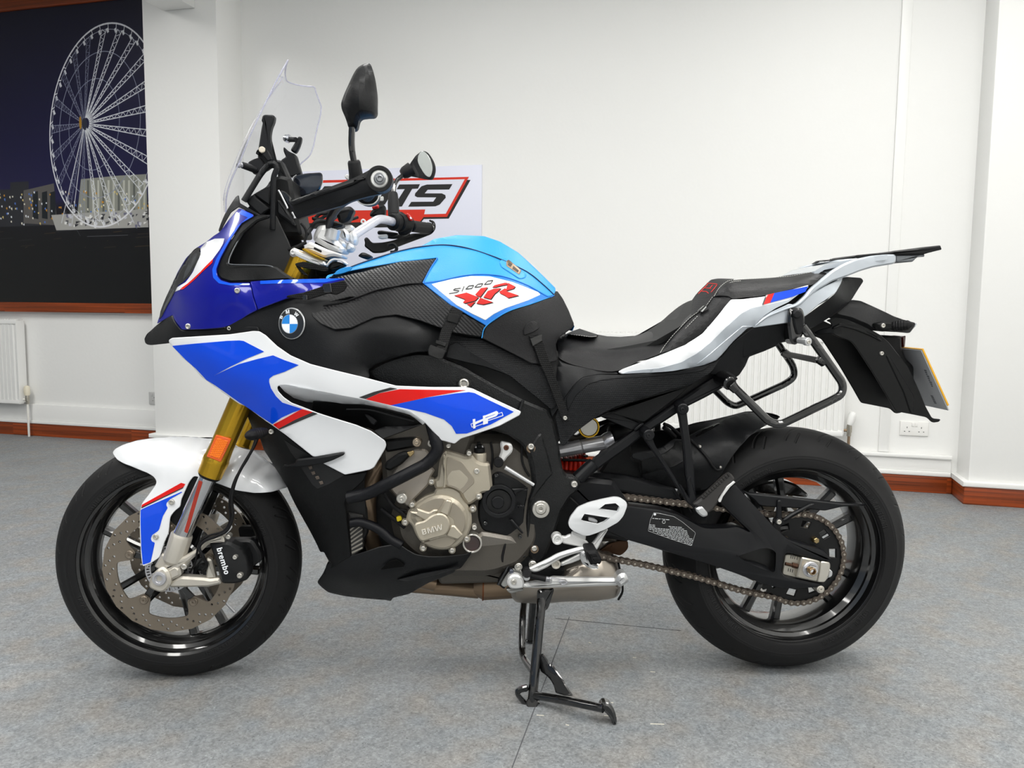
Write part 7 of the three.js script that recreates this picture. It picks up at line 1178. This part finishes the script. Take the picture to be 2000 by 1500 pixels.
  B('mirror_bracket', [plate('C3', [100, 210, 130, 165, 175, 170, 260, 240, 170, 275, 140, 250], { z: 0.37, th: 0.012, bev: 0.002, r: 4 })], M.aluWhite, lm);
  { const o = V3(0, 0, 0), rim = [[1480, 742], [1505, 722], [1535, 732], [1570, 778], [1592, 830], [1594, 880], [1572, 932], [1540, 922], [1500, 872], [1466, 800]].map(q => ptc('T', q[0], q[1], -0.42)), neckC = ptc('T', 1372, 885, -0.4), mid = V3(0, 0, 0); rim.forEach(p => mid.add(p)); mid.multiplyScalar(1 / rim.length);
    const cr = new THREE.CatmullRomCurve3(rim, true).getSpacedPoints(40).slice(0, 40), ringAt = (t, k, dz) => cr.map(p => { const q = neckC.clone().lerp(mid, t); return q.add(p.clone().sub(mid).multiplyScalar(k)).add(V3(0, 0, dz)); });
    B('mirror_shell', skin([ringAt(0, 0.27, 0), ringAt(0.25, 0.34, 0), ringAt(0.5, 0.6, 0.01), ringAt(0.75, 0.85, 0.014), ringAt(0.95, 0.99, 0.008), ringAt(1, 1, 0), ringAt(1.02, 0.97, -0.001)], true, 0.9), M.plastic, rm);
    B('mirror_glass', plateXY(cr.map(p => [mid.x + (p.x - mid.x) * 0.82 - 0.004, mid.y + (p.y - mid.y) * 0.88]), () => mid.z + 0.022, 0, 0.003, 0.0006, 0.2), std(0xb9bdb9, 0.25, 0.6), rm); }
  B('mirror_stem', [bent('T', [[1388, 872, -0.4], [1300, 945, -0.395], [1290, 1030, -0.385]], 0.0066, 0.03, 12)], M.gloss, rm);
  B('mirror_collar', lathe(ptc('T', 1288, 1022, -0.386), ptc('T', 1292, 1180, -0.37), [[0, 0.0001], [0, 0.011], [0.08, 0.0135], [0.5, 0.0165], [1, 0.0165], [1, 0.0001]]), M.plastic, rm); B('mirror_socket', lathe(ptc('T', 1352, 892, -0.4), ptc('T', 1420, 850, -0.405), [[0, 0.0001], [0, 0.013], [0.3, 0.018], [1, 0.02], [1, 0.0001]]), M.plastic, rm);
}
// ---------------------------------------------------------------- body filler between tank, frame and tail
B('air_box', plate('P', [470, 700, 560, 590, 700, 560, 1060, 620, 1095, 700, 1100, 860, 1080, 870, 1060, 830, 1000, 800, 850, 760, 720, 745, 560, 720], { z: 0.15, th: 0.3, bev: 0.01, r: 10 }), std(0x0d0d0e, 0.55));
B('battery_tray', plate('U', [40, 1000, 250, 880, 700, 880, 1130, 800, 1240, 690, 1440, 600, 1590, 560, 1540, 690, 1340, 780, 1215, 940, 1000, 1050, 640, 1262, 540, 1250, 420, 1160, 240, 1180, 100, 1280], { z: 0.11, th: 0.22, bev: 0.008, r: 6 }), std(0x0d0d0e, 0.55));
B('pivot_shield', plate('P', [1040, 1000, 1110, 960, 1220, 985, 1230, 1040, 1180, 1050, 1120, 1100, 1060, 1110, 1040, 1080], { z: 0.095, th: 0.19, bev: 0.006, r: 6 }), M.plasticDark);
B('sprocket_guard', plate('P', [1040, 1000, 1105, 962, 1136, 990, 1138, 1060, 1100, 1100, 1050, 1108], { z: 0.13, th: 0.012, bev: 0.003, r: 6 }), M.plasticDark);
B('oil_pan', plate('P', [840, 1095, 985, 1105, 1005, 1138, 860, 1142], { z: 0.1, th: 0.2, bev: 0.006, r: 6 }), M.engineDark);
B('engine_front_shadow', plate('P', [690, 880, 800, 880, 830, 960, 830, 1080, 780, 1110, 700, 1100], { z: 0.1, th: 0.2, bev: 0.01, r: 12 }), std(0x0c0c0c, 0.6));  // dark filler block painting the shade in the gap before the engine
// ---------------------------------------------------------------- swingarm, chain guard, hugger
{
  const arm = [1150, 992, 1226, 987, 1290, 995, 1324, 1004, 1350, 1018, 1372, 1030, 1388, 1032, 1420, 1031, 1440, 1028, 1456, 1035, 1466, 1040, 1440, 1016, 1409, 985, 1404, 978, 1420, 960, 1436, 944, 1448, 958, 1484, 998, 1516, 1032, 1538, 1052, 1560, 1060, 1608, 1074, 1620, 1085, 1627, 1098, 1604, 1096, 1560, 1086, 1541, 1081, 1534, 1084, 1528, 1118, 1532, 1125, 1560, 1131, 1596, 1139, 1613, 1141, 1612, 1146, 1590, 1149, 1528, 1151, 1492, 1142, 1440, 1122, 1397, 1107, 1330, 1087, 1293, 1075, 1230, 1057, 1190, 1040, 1150, 1030];
  const hole = pairs([365, 822, 480, 780, 620, 735, 690, 728, 760, 748, 802, 790, 800, 900, 792, 985, 765, 1010, 720, 1005, 600, 965, 470, 905, 390, 850]).flatMap(q => toPx('X', ...q));
  const sw = B('swingarm', [cut('P', arm, [hole], 0.09, 0.136, 0.006, 6), plate('V', [200, 800, 410, 722, 720, 752, 1150, 848, 1190, 860, 1290, 1040, 1050, 985, 640, 925, 250, 862], { z: 0.09, th: 0.05, bev: 0.008, r: 8 })], M.satinArm, bike, 'black aluminium swingarm');
  B('swingarm', [flip(plate('P', [1100, 960, 1300, 990, 1480, 1030, 1600, 1075, 1615, 1145, 1500, 1140, 1300, 1080, 1100, 1030], { z: 0.136, th: 0.045, bev: 0.008, r: 8 })), plate('P', [1100, 930, 1200, 940, 1240, 1000, 1230, 1060, 1110, 1040], { z: 0.12, th: 0.24, bev: 0.01, r: 8 })], M.satinArm);
  B('arm_recess', [plate('X', [360, 825, 480, 775, 690, 722, 806, 780, 800, 985, 765, 1016, 600, 972, 400, 862], { z: 0.112, th: 0.02, bev: 0.002, r: 5 })], std(0x050505, 0.5), sw);
  B('arm_recess_facet', [plate('X', [400, 866, 470, 905, 600, 962, 720, 1000, 760, 1004, 680, 925, 560, 880], { ctrl: [[400, 866, 0.132], [760, 1004, 0.133], [680, 925, 0.116], [560, 880, 0.116], [600, 962, 0.133]], th: 0.004, bev: 0.001, r: 2, grid: 0.02 })], M.plastic, sw);
  B('arm_ledge', [plate('X', [62, 600, 140, 562, 260, 552, 390, 544, 470, 575, 540, 604, 480, 640, 340, 672, 200, 698, 110, 670], { ctrl: [[62, 600, 0.132], [140, 562, 0.07], [390, 544, 0.066], [540, 604, 0.137], [340, 672, 0.1375], [200, 698, 0.1375], [110, 670, 0.1375]], th: 0.006, bev: 0.0015, r: 3, grid: 0.02 })], std(0x3a3a3f, 0.42, 0.1), sw);  // lighter colour paints the light falling on this upward-facing ledge
  B('axle_slot_plate', [plate('X', [868, 825, 900, 812, 1000, 832, 1222, 882, 1306, 892, 1314, 930, 1290, 1034, 1258, 1090, 1180, 1090, 980, 1046, 838, 1012], { z: 0.126, th: 0.02, bev: 0.002, r: 5 })], std(0xb4b0a6, 0.42, 0.85), sw);
  B('axle_block', [plate('X', [1032, 842, 1216, 882, 1206, 960, 1180, 1086, 980, 1042], { z: 0.14, th: 0.03, bev: 0.003, r: 4 })], std(0xbdb8ad, 0.36, 0.9), sw);
  B('axle_block', [plate('X', [1216, 882, 1304, 893, 1312, 930, 1290, 1034, 1260, 1088, 1182, 1088, 1206, 975], { z: 0.136, th: 0.02, bev: 0.002, r: 4 })], std(0xd0ccc2, 0.4, 0.8), sw);
  B('axle_block_end', [plate('X', [1300, 955, 1336, 985, 1330, 1030, 1285, 1052], { z: 0.128, th: 0.012, bev: 0.002, r: 5 })], M.alu, sw);
  for (const [x, y] of [[925, 822], [943, 826], [962, 830], [985, 836], [900, 950], [920, 955], [940, 960]]) B('scale_mark', plate('X', [x, y, x + 5, y + 1, x, y + 32, x - 5, y + 31], { z: 0.1268, th: 0.0012, bev: 0, r: 0 }), std(0x222222, 0.6), sw);
  B('adjuster_bolt', [rod(ptc('X', 868, 905, 0.128), ptc('X', 1000, 935, 0.128), 0.004), rod(ptc('X', 935, 915, 0.128), ptc('X', 985, 928, 0.128), 0.007, 0.007, 6)], std(0x4a3428, 0.45, 0.8), sw);
  const c = ptc('X', 1118, 962, 0.142); B('axle_washer', latheZ(c.x, c.y, discProf(0.0195, 0.13, 0.1435)), M.steel, sw); const n0 = ptc('X', 1122, 966, 0.143), n1 = ptc('X', 1130, 972, 0.157); B('axle_nut', rod(n0, n1, 0.0155, 0.0148, 6), M.chrome, sw);
  const e1 = ptc('X', 1140, 984, 0.168); B('axle_end', latheZ(e1.x, e1.y, [[0.0092, 0.15], [0.0092, 0.167], [0.0082, 0.1685], [0.0062, 0.1685], [0.0055, 0.166], [0.0055, 0.152], [0.0001, 0.152]], 24), std(0xb49a78, 0.28, 1), sw);
  B('arm_end_bolt', [cyl('X', 1218, 1160, 0.11, 0.139, 40), bolt('X', 1218, 1160, 0.142, 24, 0.006)], M.cast, sw);
  // instruction sticker: rows of fine white print
  const st = B('instruction_sticker', plate('V', [985, 1106, 1040, 1112, 1180, 1142, 1260, 1192, 1330, 1245, 1394, 1302, 1372, 1370, 1352, 1430, 1330, 1432, 1120, 1355, 930, 1286, 924, 1262, 950, 1180], { z: 0.1366, th: 0.0008, bev: 0.0002, r: 3 }), std(0x0b0b0c, 0.35), sw);
  B('sticker_outline', tubeW([[985, 1108], [1040, 1114], [1180, 1144], [1262, 1196], [1392, 1303], [1352, 1429], [1120, 1353], [930, 1284], [950, 1180], [985, 1108]].map(q => ptc('V', q[0], q[1], 0.1368)), 0.0005, 5, 0.01), M.alu, st);
  const rows = []; seed = 5; for (let k = 0; k < 13; k++) {
    const y0 = 300 + (k < 1 ? 0 : 96 + 28 * k); let x = k ? Math.max(80, 60 + (y0 - 505) / 0.37) : 135; const end = k ? Math.min(895, 640 + 30 * k) : 400;
    while (x < end) { const l = 20 + 60 * rnd(), sl = 0.085, yy = y0 + (x - 100) * sl, bot = 535 + (x - 50) * 0.37; if (yy + 14 < bot && x + l < 905 && !(k < 3 && k > 0 && x < 430 && x > 150)) rows.push(plate('ST', [x, yy, x + l, yy + l * sl, x + l, yy + l * sl + 11, x, yy + 11], { z: 0.1371, th: 0.0004, bev: 0, r: 0 })); x += l + 12; }
  }
  B('sticker_print', rows, std(0xc9ccce, 0.5), st).userData.kind = 'stuff';
  B('sticker_picture', [plate('V', [1050, 1168, 1130, 1184, 1122, 1225, 1042, 1208], { z: 0.1374, th: 0.0004, bev: 0, r: 0 })], std(0x000000, 0.4), st); B('sticker_ring', hoop('V', 1083, 1197, 0.1372, 0.138, 13, 18, 18), M.alu, st); B('sticker_mark', cyl('V', 996, 1124, 0.1366, 0.1376, 12), M.whitePrint, st);
  // chain guard
  B('chain_guard', [plate('X', [420, 178, 520, 218, 880, 254, 1160, 288, 1420, 318, 1660, 335, 1660, 340, 1430, 350, 1260, 390, 1000, 366, 700, 352, 615, 340, 560, 280], { z: 0.128, th: 0.02, bev: 0.003, r: 4 }), plate('X', [800, 285, 834, 284, 842, 490, 822, 528, 780, 505], { z: 0.136, th: 0.012, bev: 0.003, r: 4 }), plate('X', [1120, 320, 1165, 322, 870, 500, 845, 480, 930, 420], { z: 0.134, th: 0.012, bev: 0.003, r: 4 })], M.satinArm); B('chain_guard_bolt', [cyl('X', 812, 500, 0.12, 0.142, 40)], M.plastic); B('chain_guard_screw', bolt('X', 812, 500, 0.1455, 26, 0.006), M.boltSteel);
  // hugger over the tyre
  const hs = surface('V', [[770, 525, 0.11], [1060, 470, 0.1], [1190, 385, 0.075], [1370, 350, 0.06], [1600, 240, 0.03], [1820, 155, 0.01], [2060, 125, 0], [2207, 177, 0.0], [2060, 267, 0.085], [1925, 365, 0.1], [1775, 530, 0.108], [1640, 740, 0.11], [1400, 890, 0.086], [870, 770, 0.086], [1130, 850, 0.084], [1300, 600, 0.116], [1500, 500, 0.106], [1650, 400, 0.095], [1900, 240, 0.06], [1100, 640, 0.116]]);
  B2('hugger', plate('V', [770, 525, 900, 508, 1060, 470, 1130, 420, 1190, 385, 1260, 395, 1345, 345, 1480, 280, 1640, 212, 1820, 155, 1940, 132, 2060, 125, 2160, 140, 2212, 172, 2200, 196, 2060, 267, 1925, 365, 1840, 450, 1775, 530, 1720, 610, 1680, 680, 1640, 752, 1560, 830, 1500, 880, 1400, 900, 1290, 890, 1130, 860, 1000, 800, 880, 780, 868, 690, 858, 595, 772, 578], { surf: hs, th: 0.004, bev: 0.0016, r: 5, grid: 0.015 }), M.plastic).forEach((p, i) => {
    const f = i ? flip : g => g, o = { surf: hs, off: 0.002, th: 0.004, bev: 0.001, r: 4, grid: 0.02 };
    B('hugger_scoop', f(plate('V', [862, 598, 1000, 560, 1100, 520, 1180, 460, 1195, 400, 1260, 420, 1290, 500, 1285, 600, 1180, 660, 1000, 700, 868, 740], o)), M.plasticDark, p);
    B('hugger_slot', f(plate('V', [1385, 362, 1480, 290, 1620, 232, 1640, 240, 1500, 320, 1420, 372], o)), M.gloss, p);
    B('hugger_pipe', f(tubeW([[1345, 400], [1420, 470], [1500, 560], [1560, 650], [1600, 690], [1650, 680]].map(q => { const s = toPx('V', ...q); let z = 0.1, pp; for (let k = 0; k < 4; k++) { pp = at(s[0], s[1], z); z = hs(pp.x, pp.y) + 0.004; } return pp; }), 0.0034, 8)), M.rubber, p);
    for (const [x, y] of [[1440, 462], [1640, 664]]) B('hugger_screw', f(bolt('V', x, y, 0.118, 12, 0.01)), M.boltSteel, p);
  });
  B('brake_caliper_rear', [plate('X', [530, 190, 560, 140, 660, 110, 760, 100, 860, 90, 980, 130, 1100, 230, 1090, 265, 900, 240, 640, 220], { z: -0.075, th: 0.05, bev: 0.006, r: 8 })], M.gloss);
  // shock absorber seen through the gap
  const sk = grp('shock_absorber'), s = (n, g, m, l) => B(n, g, m, sk, l);
  s('reservoir', [lathe(ptc('V', 60, 500, 0.06), ptc('V', 500, 420, 0.06), [[0, 0.0001], [0, 0.0175], [0.47, 0.0178], [0.49, 0.0165], [0.51, 0.0178], [0.98, 0.0178], [1, 0.016], [1, 0.0001]], 32)], M.steel, 'brushed metal cylinder'); s('reservoir_end', [lathe(ptc('V', 490, 425, 0.06), ptc('V', 585, 395, 0.06), [[0, 0.0001], [0, 0.019], [0.4, 0.0225], [1, 0.0235], [1, 0.0001]], 32)], M.steel);
  s('reservoir_hose', [tube('V', [[575, 330, 0.05], [660, 310, 0.04], [740, 320, 0.02]], 0.02, 16)], M.plasticDark); s('top_cap', [cyl('V', 352, 272, 0.0, 0.075, 92)], std(0xb8b6b0, 0.3, 0.8)); s('top_cap_ring', hoop('V', 352, 272, 0.06, 0.079, 90, 108), M.gold, 'gold ring');
  s('spring', (() => { const p = []; for (let i = 0; i <= 90; i++) { const a = i / 90 * 6 * Math.PI * 2, c0 = ptc('V', 60 + 260 * i / 90, 655 - 60 * i / 90, -0.02); p.push(V3(c0.x, c0.y + 0.022 * Math.sin(a), 0.03 * Math.cos(a))); } return tubeW(p, 0.0055, 8); })(), M.spring, 'red coil spring');
  s('shock_link', [rod(ptc('V', 90, 590, 0.06), ptc('V', 370, 598, 0.06), 0.0035), rod(ptc('V', 320, 545, 0.06), ptc('V', 320, 565, 0.06), 0.006)], M.plasticDark); s('shock_bracket', [plate('V', [150, 520, 150, 330, 240, 360, 300, 300, 330, 380, 200, 420], { z: 0.03, th: 0.02, bev: 0.003, r: 4 })], M.engineDark);
  for (const g of [plate('V', [590, 500, 720, 400, 770, 470, 775, 580, 860, 600, 870, 690, 900, 750, 890, 800, 600, 760, 440, 730, 470, 690], { z: 0.06, th: 0.12, bev: 0.006, r: 6 }), plate('V', [580, 290, 730, 290, 730, 340, 600, 440, 580, 420], { z: 0.04, th: 0.06, bev: 0.004, r: 4 }), plate('V', [995, 260, 1055, 230, 1052, 460, 1000, 470], { z: -0.12, th: 0.02, bev: 0.003, r: 3 }), plate('V', [830, 420, 880, 400, 960, 480, 940, 500, 870, 500], { z: -0.12, th: 0.02, bev: 0.003, r: 3 })]) B('rear_inner_block', g, M.plasticDark);
  B('rear_cable', [tube('V', [[1085, 240, 0.04], [1150, 270, 0.03], [1240, 350, 0.02]], 0.0045, 8), tube('V', [[1085, 275, 0.05], [1130, 310, 0.04], [1190, 370, 0.03]], 0.006, 8), tube('V', [[450, 240, 0.0], [560, 210, -0.02], [640, 240, -0.05]], 0.006, 8)], M.rubber);
}
// ---------------------------------------------------------------- footrest, gear pedal, side stand, exhaust, centre stand
{
  const fp = grp('footrest_assembly'), f = (n, g, m = M.aluWhite, l) => B(n, g, m, fp, l);
  f('heel_guard', cut('V', [150, 1215, 170, 1150, 245, 1055, 350, 1010, 480, 978, 600, 954, 655, 960, 722, 1005, 726, 1045, 690, 1140, 640, 1200, 520, 1268, 420, 1310, 345, 1335, 300, 1332, 200, 1288, 160, 1250], [[430, 1078, 508, 1018, 614, 1008, 660, 1048, 636, 1106], [262, 1184, 304, 1112, 430, 1132, 572, 1154, 504, 1206, 440, 1230, 300, 1200]], 0.192, 0.202, 0.0015, 5), std(0xe2e4e6, 0.42, 0.25), 'pale heel guard with two openings');
  f('switch_bracket', [plate('V', [300, 1130, 440, 1150, 480, 1180, 430, 1216, 290, 1190], { z: 0.178, th: 0.006, r: 2 })], M.plastic); f('switch_bracket_part', [plate('V', [345, 1150, 400, 1160, 440, 1190, 430, 1214, 345, 1186], { z: 0.184, th: 0.006, r: 2 })], M.alu);
  f('bracket_boss', [hoop('E4', 850, 172, 0.165, 0.192, 44, 78), bolt('E4', 852, 174, 0.19, 46, 0.015)]);
  f('bracket_arm', [plate('E4', [905, 120, 960, 140, 1010, 108, 1060, 100, 1240, 178, 1300, 235, 1260, 285, 1180, 280, 920, 228, 890, 180], { z: 0.186, th: 0.014, bev: 0.003, r: 6 }), plate('E4', [1050, 60, 1250, 90, 1245, 190, 1140, 150, 1040, 110], { z: 0.186, th: 0.01, bev: 0.003, r: 4 }), plate('E4', [1452, 70, 1545, 15, 1556, 40, 1500, 130, 1405, 318, 1340, 315, 1300, 275, 1370, 200], { z: 0.19, th: 0.016, bev: 0.003, r: 5 }), plate('E4', [1180, 280, 1300, 225, 1345, 310, 1250, 360, 1190, 350], { z: 0.192, th: 0.02, bev: 0.004, r: 8 }), plate('E4', [880, 510, 1010, 450, 1180, 360, 1185, 450, 1060, 500, 900, 548], { z: 0.176, th: 0.012, bev: 0.003, r: 5 })]);
  f('gear_pedal', [plate('E4', [448, 582, 520, 545, 720, 450, 850, 375, 1000, 328, 1180, 282, 1285, 290, 1230, 345, 1100, 372, 980, 410, 860, 462, 680, 580, 560, 632, 500, 628, 465, 605], { z: 0.202, th: 0.014, bev: 0.004, r: 8 })], M.aluWhite, 'long pale gear pedal'); f('pedal_groove', [plate('E4', [560, 575, 740, 470, 870, 400, 1010, 352, 1180, 308, 1020, 368, 880, 420, 750, 500], { z: 0.203, th: 0.004, bev: 0.001, r: 3 })], std(0x9d9e9f, 0.45, 0.7));
  f('pedal_rubber', [lathe(ptc('E4', 420, 640, 0.2), ptc('E4', 420, 640, 0.245), [[0, 0.0001], [0, 0.009], [0.15, 0.0105], [0.25, 0.0095], [0.4, 0.0108], [0.5, 0.0096], [0.65, 0.0108], [0.8, 0.0096], [1, 0.0085], [1, 0.0001]]), plate('E4', [365, 620, 400, 570, 450, 575, 480, 620, 470, 680, 380, 690], { z: 0.215, th: 0.02, bev: 0.004, r: 6 })], M.rubber);
  f('pivot_bolt', [hoop('E4', 830, 522, 0.16, 0.196, 38, 66), bolt('E4', 828, 522, 0.194, 40, 0.012)], M.cast); f('peg_bracket', [plate('E4', [1175, 370, 1215, 338, 1255, 345, 1265, 430, 1300, 500, 1320, 560, 1425, 556, 1432, 575, 1400, 584, 1310, 580, 1200, 520, 1180, 460], { z: 0.215, th: 0.03, bev: 0.004, r: 5 }), bolt('E4', 1216, 382, 0.219, 24, 0.008)], M.alu);
  f('peg_rubber', [plate('E4', [1258, 345, 1300, 335, 1405, 328, 1432, 380, 1468, 440, 1466, 500, 1440, 530, 1415, 512, 1385, 538, 1355, 520, 1320, 540, 1290, 480, 1262, 420], { z: 0.255, th: 0.07, bev: 0.006, r: 5 })], M.rubber); f('peg_rubber_rib', [plate('E4', [1305, 365, 1390, 360, 1410, 400, 1325, 405], { z: 0.2565, th: 0.004, bev: 0.001, r: 3 }), plate('E4', [1335, 425, 1420, 420, 1440, 460, 1355, 470], { z: 0.2565, th: 0.004, bev: 0.001, r: 3 })], M.rubber);
  const ss = grp('side_stand'), s = (n, g, m = M.aluWhite, l) => B(n, g, m, ss, l);
  s('stand_bracket', [plate('E4', [5, 790, 60, 690, 200, 465, 400, 380, 560, 440, 600, 500, 590, 560, 950, 560, 950, 640, 900, 700, 560, 720, 380, 690, 200, 700, 110, 862, 90, 860], { z: 0.15, th: 0.02, bev: 0.003, r: 6 })], M.plasticDark); s('bracket_rim', [tube('E4', [[20, 800, 0.155], [110, 640, 0.155], [210, 480, 0.155], [400, 395, 0.155]], 0.0035, 8)], M.gloss);
  s('pivot_plate', [plate('E4', [52, 800, 120, 690, 215, 570, 345, 600, 372, 680, 250, 740, 180, 800, 110, 846], { z: 0.156, th: 0.01, bev: 0.002, r: 4 }), plate('E4', [130, 870, 200, 860, 380, 870, 360, 890, 200, 932, 165, 910], { z: 0.16, th: 0.02, bev: 0.003, r: 5 })], std(0xa9a9a6, 0.5, 0.8));
  for (const [x, y, r] of [[305, 560, 58], [505, 525, 56]]) s('stand_bolt', [cyl('E4', x, y, 0.14, 0.162, r), bolt('E4', x, y, 0.167, r * 0.62, 0.006)], M.boltSteel); s('stop_pin', cyl('E4', 206, 622, 0.15, 0.168, 32), std(0x5c5f6a, 0.4, 0.8));
  s('pivot', [plate('E4', [145, 765, 165, 700, 230, 660, 310, 670, 380, 730, 386, 800, 378, 850, 280, 870, 190, 860, 150, 800], { z: 0.182, th: 0.024, bev: 0.004, r: 6 })]); s('pivot_screw', [bolt('E4', 240, 768, 0.186, 44, 0.01)], M.boltSteel); s('slotted_screw', [cyl('E4', 420, 706, 0.17, 0.2, 48)], M.alu);
  s('stand_leg', [plate('E4', [378, 800, 540, 772, 740, 772, 740, 720, 800, 705, 960, 712, 1300, 718, 1700, 722, 1705, 822, 1400, 832, 1000, 846, 560, 856, 376, 852], { z: 0.186, th: 0.022, bev: 0.006, r: 5 })], M.aluWhite, 'folded pale side stand leg'); s('leg_ridge', [plate('E4', [960, 765, 1300, 762, 1690, 764, 1690, 772, 1300, 772, 960, 775], { z: 0.188, th: 0.006, bev: 0.002, r: 2 })], std(0x8f9193, 0.4, 0.8)); s('stand_foot', [plate('E4', [1655, 770, 1700, 680, 1740, 655, 1805, 648, 1852, 748, 1835, 785, 1740, 848, 1710, 840, 1680, 800], { z: 0.2, th: 0.045, bev: 0.008, r: 6 })], M.alu);
  s('spring_cover', rod(ptc('E4', 460, 668, 0.192), ptc('E4', 690, 722, 0.192), 0.0072, 0.0066), M.rubber); const co = []; for (let k = 0; k < 5; k++) co.push(rod(ptc('E4', 682 + k * 13, 718 + k * 2, 0.192), ptc('E4', 690 + k * 13, 720 + k * 2, 0.192), 0.0068)); s('spring_coil', co, M.steel); s('spring_hook', [bent('E4', [[740, 700, 0.192], [900, 730, 0.192], [985, 752, 0.194], [960, 792, 0.194], [905, 790, 0.192]], 0.0022, 0.008, 8), rod(ptc('E4', 880, 755, 0.19), ptc('E4', 960, 742, 0.198), 0.005, 0.0035)], M.steel);
  const ex = grp('exhaust'), e = (n, g, m = M.exhaust, l) => B(n, g, m, ex, l);
  e('silencer_body', plate('S', [112, 640, 118, 690, 145, 720, 200, 727, 450, 718, 690, 705, 742, 690, 764, 650, 764, 600, 745, 500, 735, 455, 700, 430, 600, 440, 430, 495, 420, 560, 200, 570], { ctrl: [[112, 640, 0.1], [145, 720, 0.06], [450, 718, 0.07], [742, 690, 0.07], [764, 600, 0.1], [735, 455, 0.09], [430, 495, 0.105], [200, 570, 0.11], [300, 650, 0.125], [600, 560, 0.128], [650, 640, 0.122], [450, 600, 0.13]], th: 0.22, bev: 0.012, r: 12, grid: 0.02 }), M.exhaust, 'brushed steel silencer box'); e('silencer_bead', [tube('S', [[430, 560, 0.136], [460, 545, 0.136], [495, 515, 0.136], [505, 508, 0.135], [498, 500, 0.135], [440, 520, 0.134]], 0.0022, 6)]); e('silencer_mount', [plate('S', [360, 560, 430, 500, 428, 545, 410, 590, 350, 600], { z: 0.142, th: 0.02, bev: 0.004, r: 5 })], M.plasticDark);
  e('silencer_rim', [tube('S', [[700, 432, 0.09], [735, 458, 0.092], [750, 510, 0.1], [766, 600, 0.104], [766, 650, 0.1], [744, 692, 0.075]], 0.003, 6)], M.plasticDark);
  e('collector_pipe', [lathe(at(790, 1140, 0.02), at(935, 1152, 0.03), [[0, 0.0001], [0, 0.021], [0.6, 0.021], [1, 0.022], [1, 0.0001]], 24), lathe(at(925, 1145, 0.03), at(1015, 1140, 0.03), [[0, 0.0001], [0, 0.023], [0.2, 0.036], [1, 0.036], [1, 0.0001]], 28)], M.exhaustHot); e('pipe_band', [rod(at(940, 1144, 0.03), at(946, 1144, 0.03), 0.0375)], std(0x7a4a30, 0.45, 0.9));
  B('linkage_plate', [cut('E4', [1430, 335, 1560, 230, 1700, 185, 1835, 190, 1842, 290, 1800, 345, 1730, 400, 1560, 360], [[1560, 290, 1590, 240, 1632, 232, 1630, 255, 1590, 305]], 0.04, 0.06, 0.003, 5)], std(0x4c3524, 0.5, 0.7)); B('linkage_bar', [plate('E4', [1240, 130, 1680, 140, 1690, 205, 1340, 205, 1260, 190], { z: 0.07, th: 0.03, bev: 0.005, r: 6 })], M.engineDark); B('brake_line', tube('E4', [[1560, 85, 0.1], [1740, 120, 0.1], [2000, 200, 0.105], [2400, 330, 0.11]], 0.0036, 8), M.rubber);
  const cs = grp('centre_stand'), c = (n, g, m = M.gloss) => B(n, g, m, cs);
  c('stand_leg', bentW([ptc('F', 500, -310, 0.11), ptc('F', 465, 40, 0.14), ptc('F', 385, 900, 0.192), ptc('F', 370, 1085, 0.197)], 0.0118, 0.05, 16)); c('stand_shoulder', [plate('S', [268, 640, 375, 620, 350, 700, 330, 760, 270, 780], { z: 0.13, th: 0.03, bev: 0.006, r: 8 })]);
  c('cross_bar', bentW([ptc('F', 285, -250, -0.02), ptc('F', 252, 20, 0.03), ptc('F', 245, 500, 0.07), ptc('F', 385, 700, 0.18)], 0.0088, 0.035, 14)); c('far_leg', bentW([ptc('F', 395, -200, -0.11), ptc('F', 372, 60, -0.14), ptc('F', 350, 318, -0.16)], 0.0125, 0.04, 14)); c('far_foot', rod(ptc('F', 350, 300, -0.16), ptc('F', 348, 326, -0.16), 0.016));
  c('foot_plate', [plate('F', [160, 965, 170, 918, 240, 890, 322, 868, 330, 945, 250, 960, 215, 975, 290, 1055, 300, 1070, 460, 1080, 468, 1105, 460, 1122, 320, 1128, 250, 1105, 175, 1010], { z: 0.2, th: 0.012, bev: 0.003, r: 5 }), rod(ptc('F', 370, 1082, 0.185), ptc('F', 370, 1082, 0.208), 0.014)]);
  c('pedal_arm', bentW([ptc('F', 390, 985, 0.197), ptc('F', 800, 1055, 0.25), ptc('F', 1240, 1150, 0.3)], 0.0098, 0.05, 14)); c('pedal_pad', [plate('F', [1196, 1150, 1222, 1098, 1250, 1082, 1310, 1090, 1368, 1150, 1400, 1240, 1412, 1325, 1400, 1362, 1372, 1372, 1340, 1300, 1290, 1230, 1225, 1175], { ctrl: [[1200, 1150, 0.302], [1310, 1090, 0.304], [1412, 1325, 0.308], [1372, 1372, 0.308]], th: 0.03, bev: 0.006, r: 6, grid: 0.02 })]);
  c('gusset', [plate('F', [465, 505, 512, 488, 600, 622, 625, 625, 770, 828, 775, 850, 878, 1005, 760, 1000, 655, 965, 640, 885, 600, 810, 550, 755, 470, 700], { ctrl: [[465, 505, 0.178], [470, 700, 0.182], [655, 965, 0.222], [878, 1005, 0.245], [620, 640, 0.2], [770, 840, 0.232]], th: 0.01, bev: 0.003, r: 4, grid: 0.02 })]);
}
renderer.render(scene, camera);
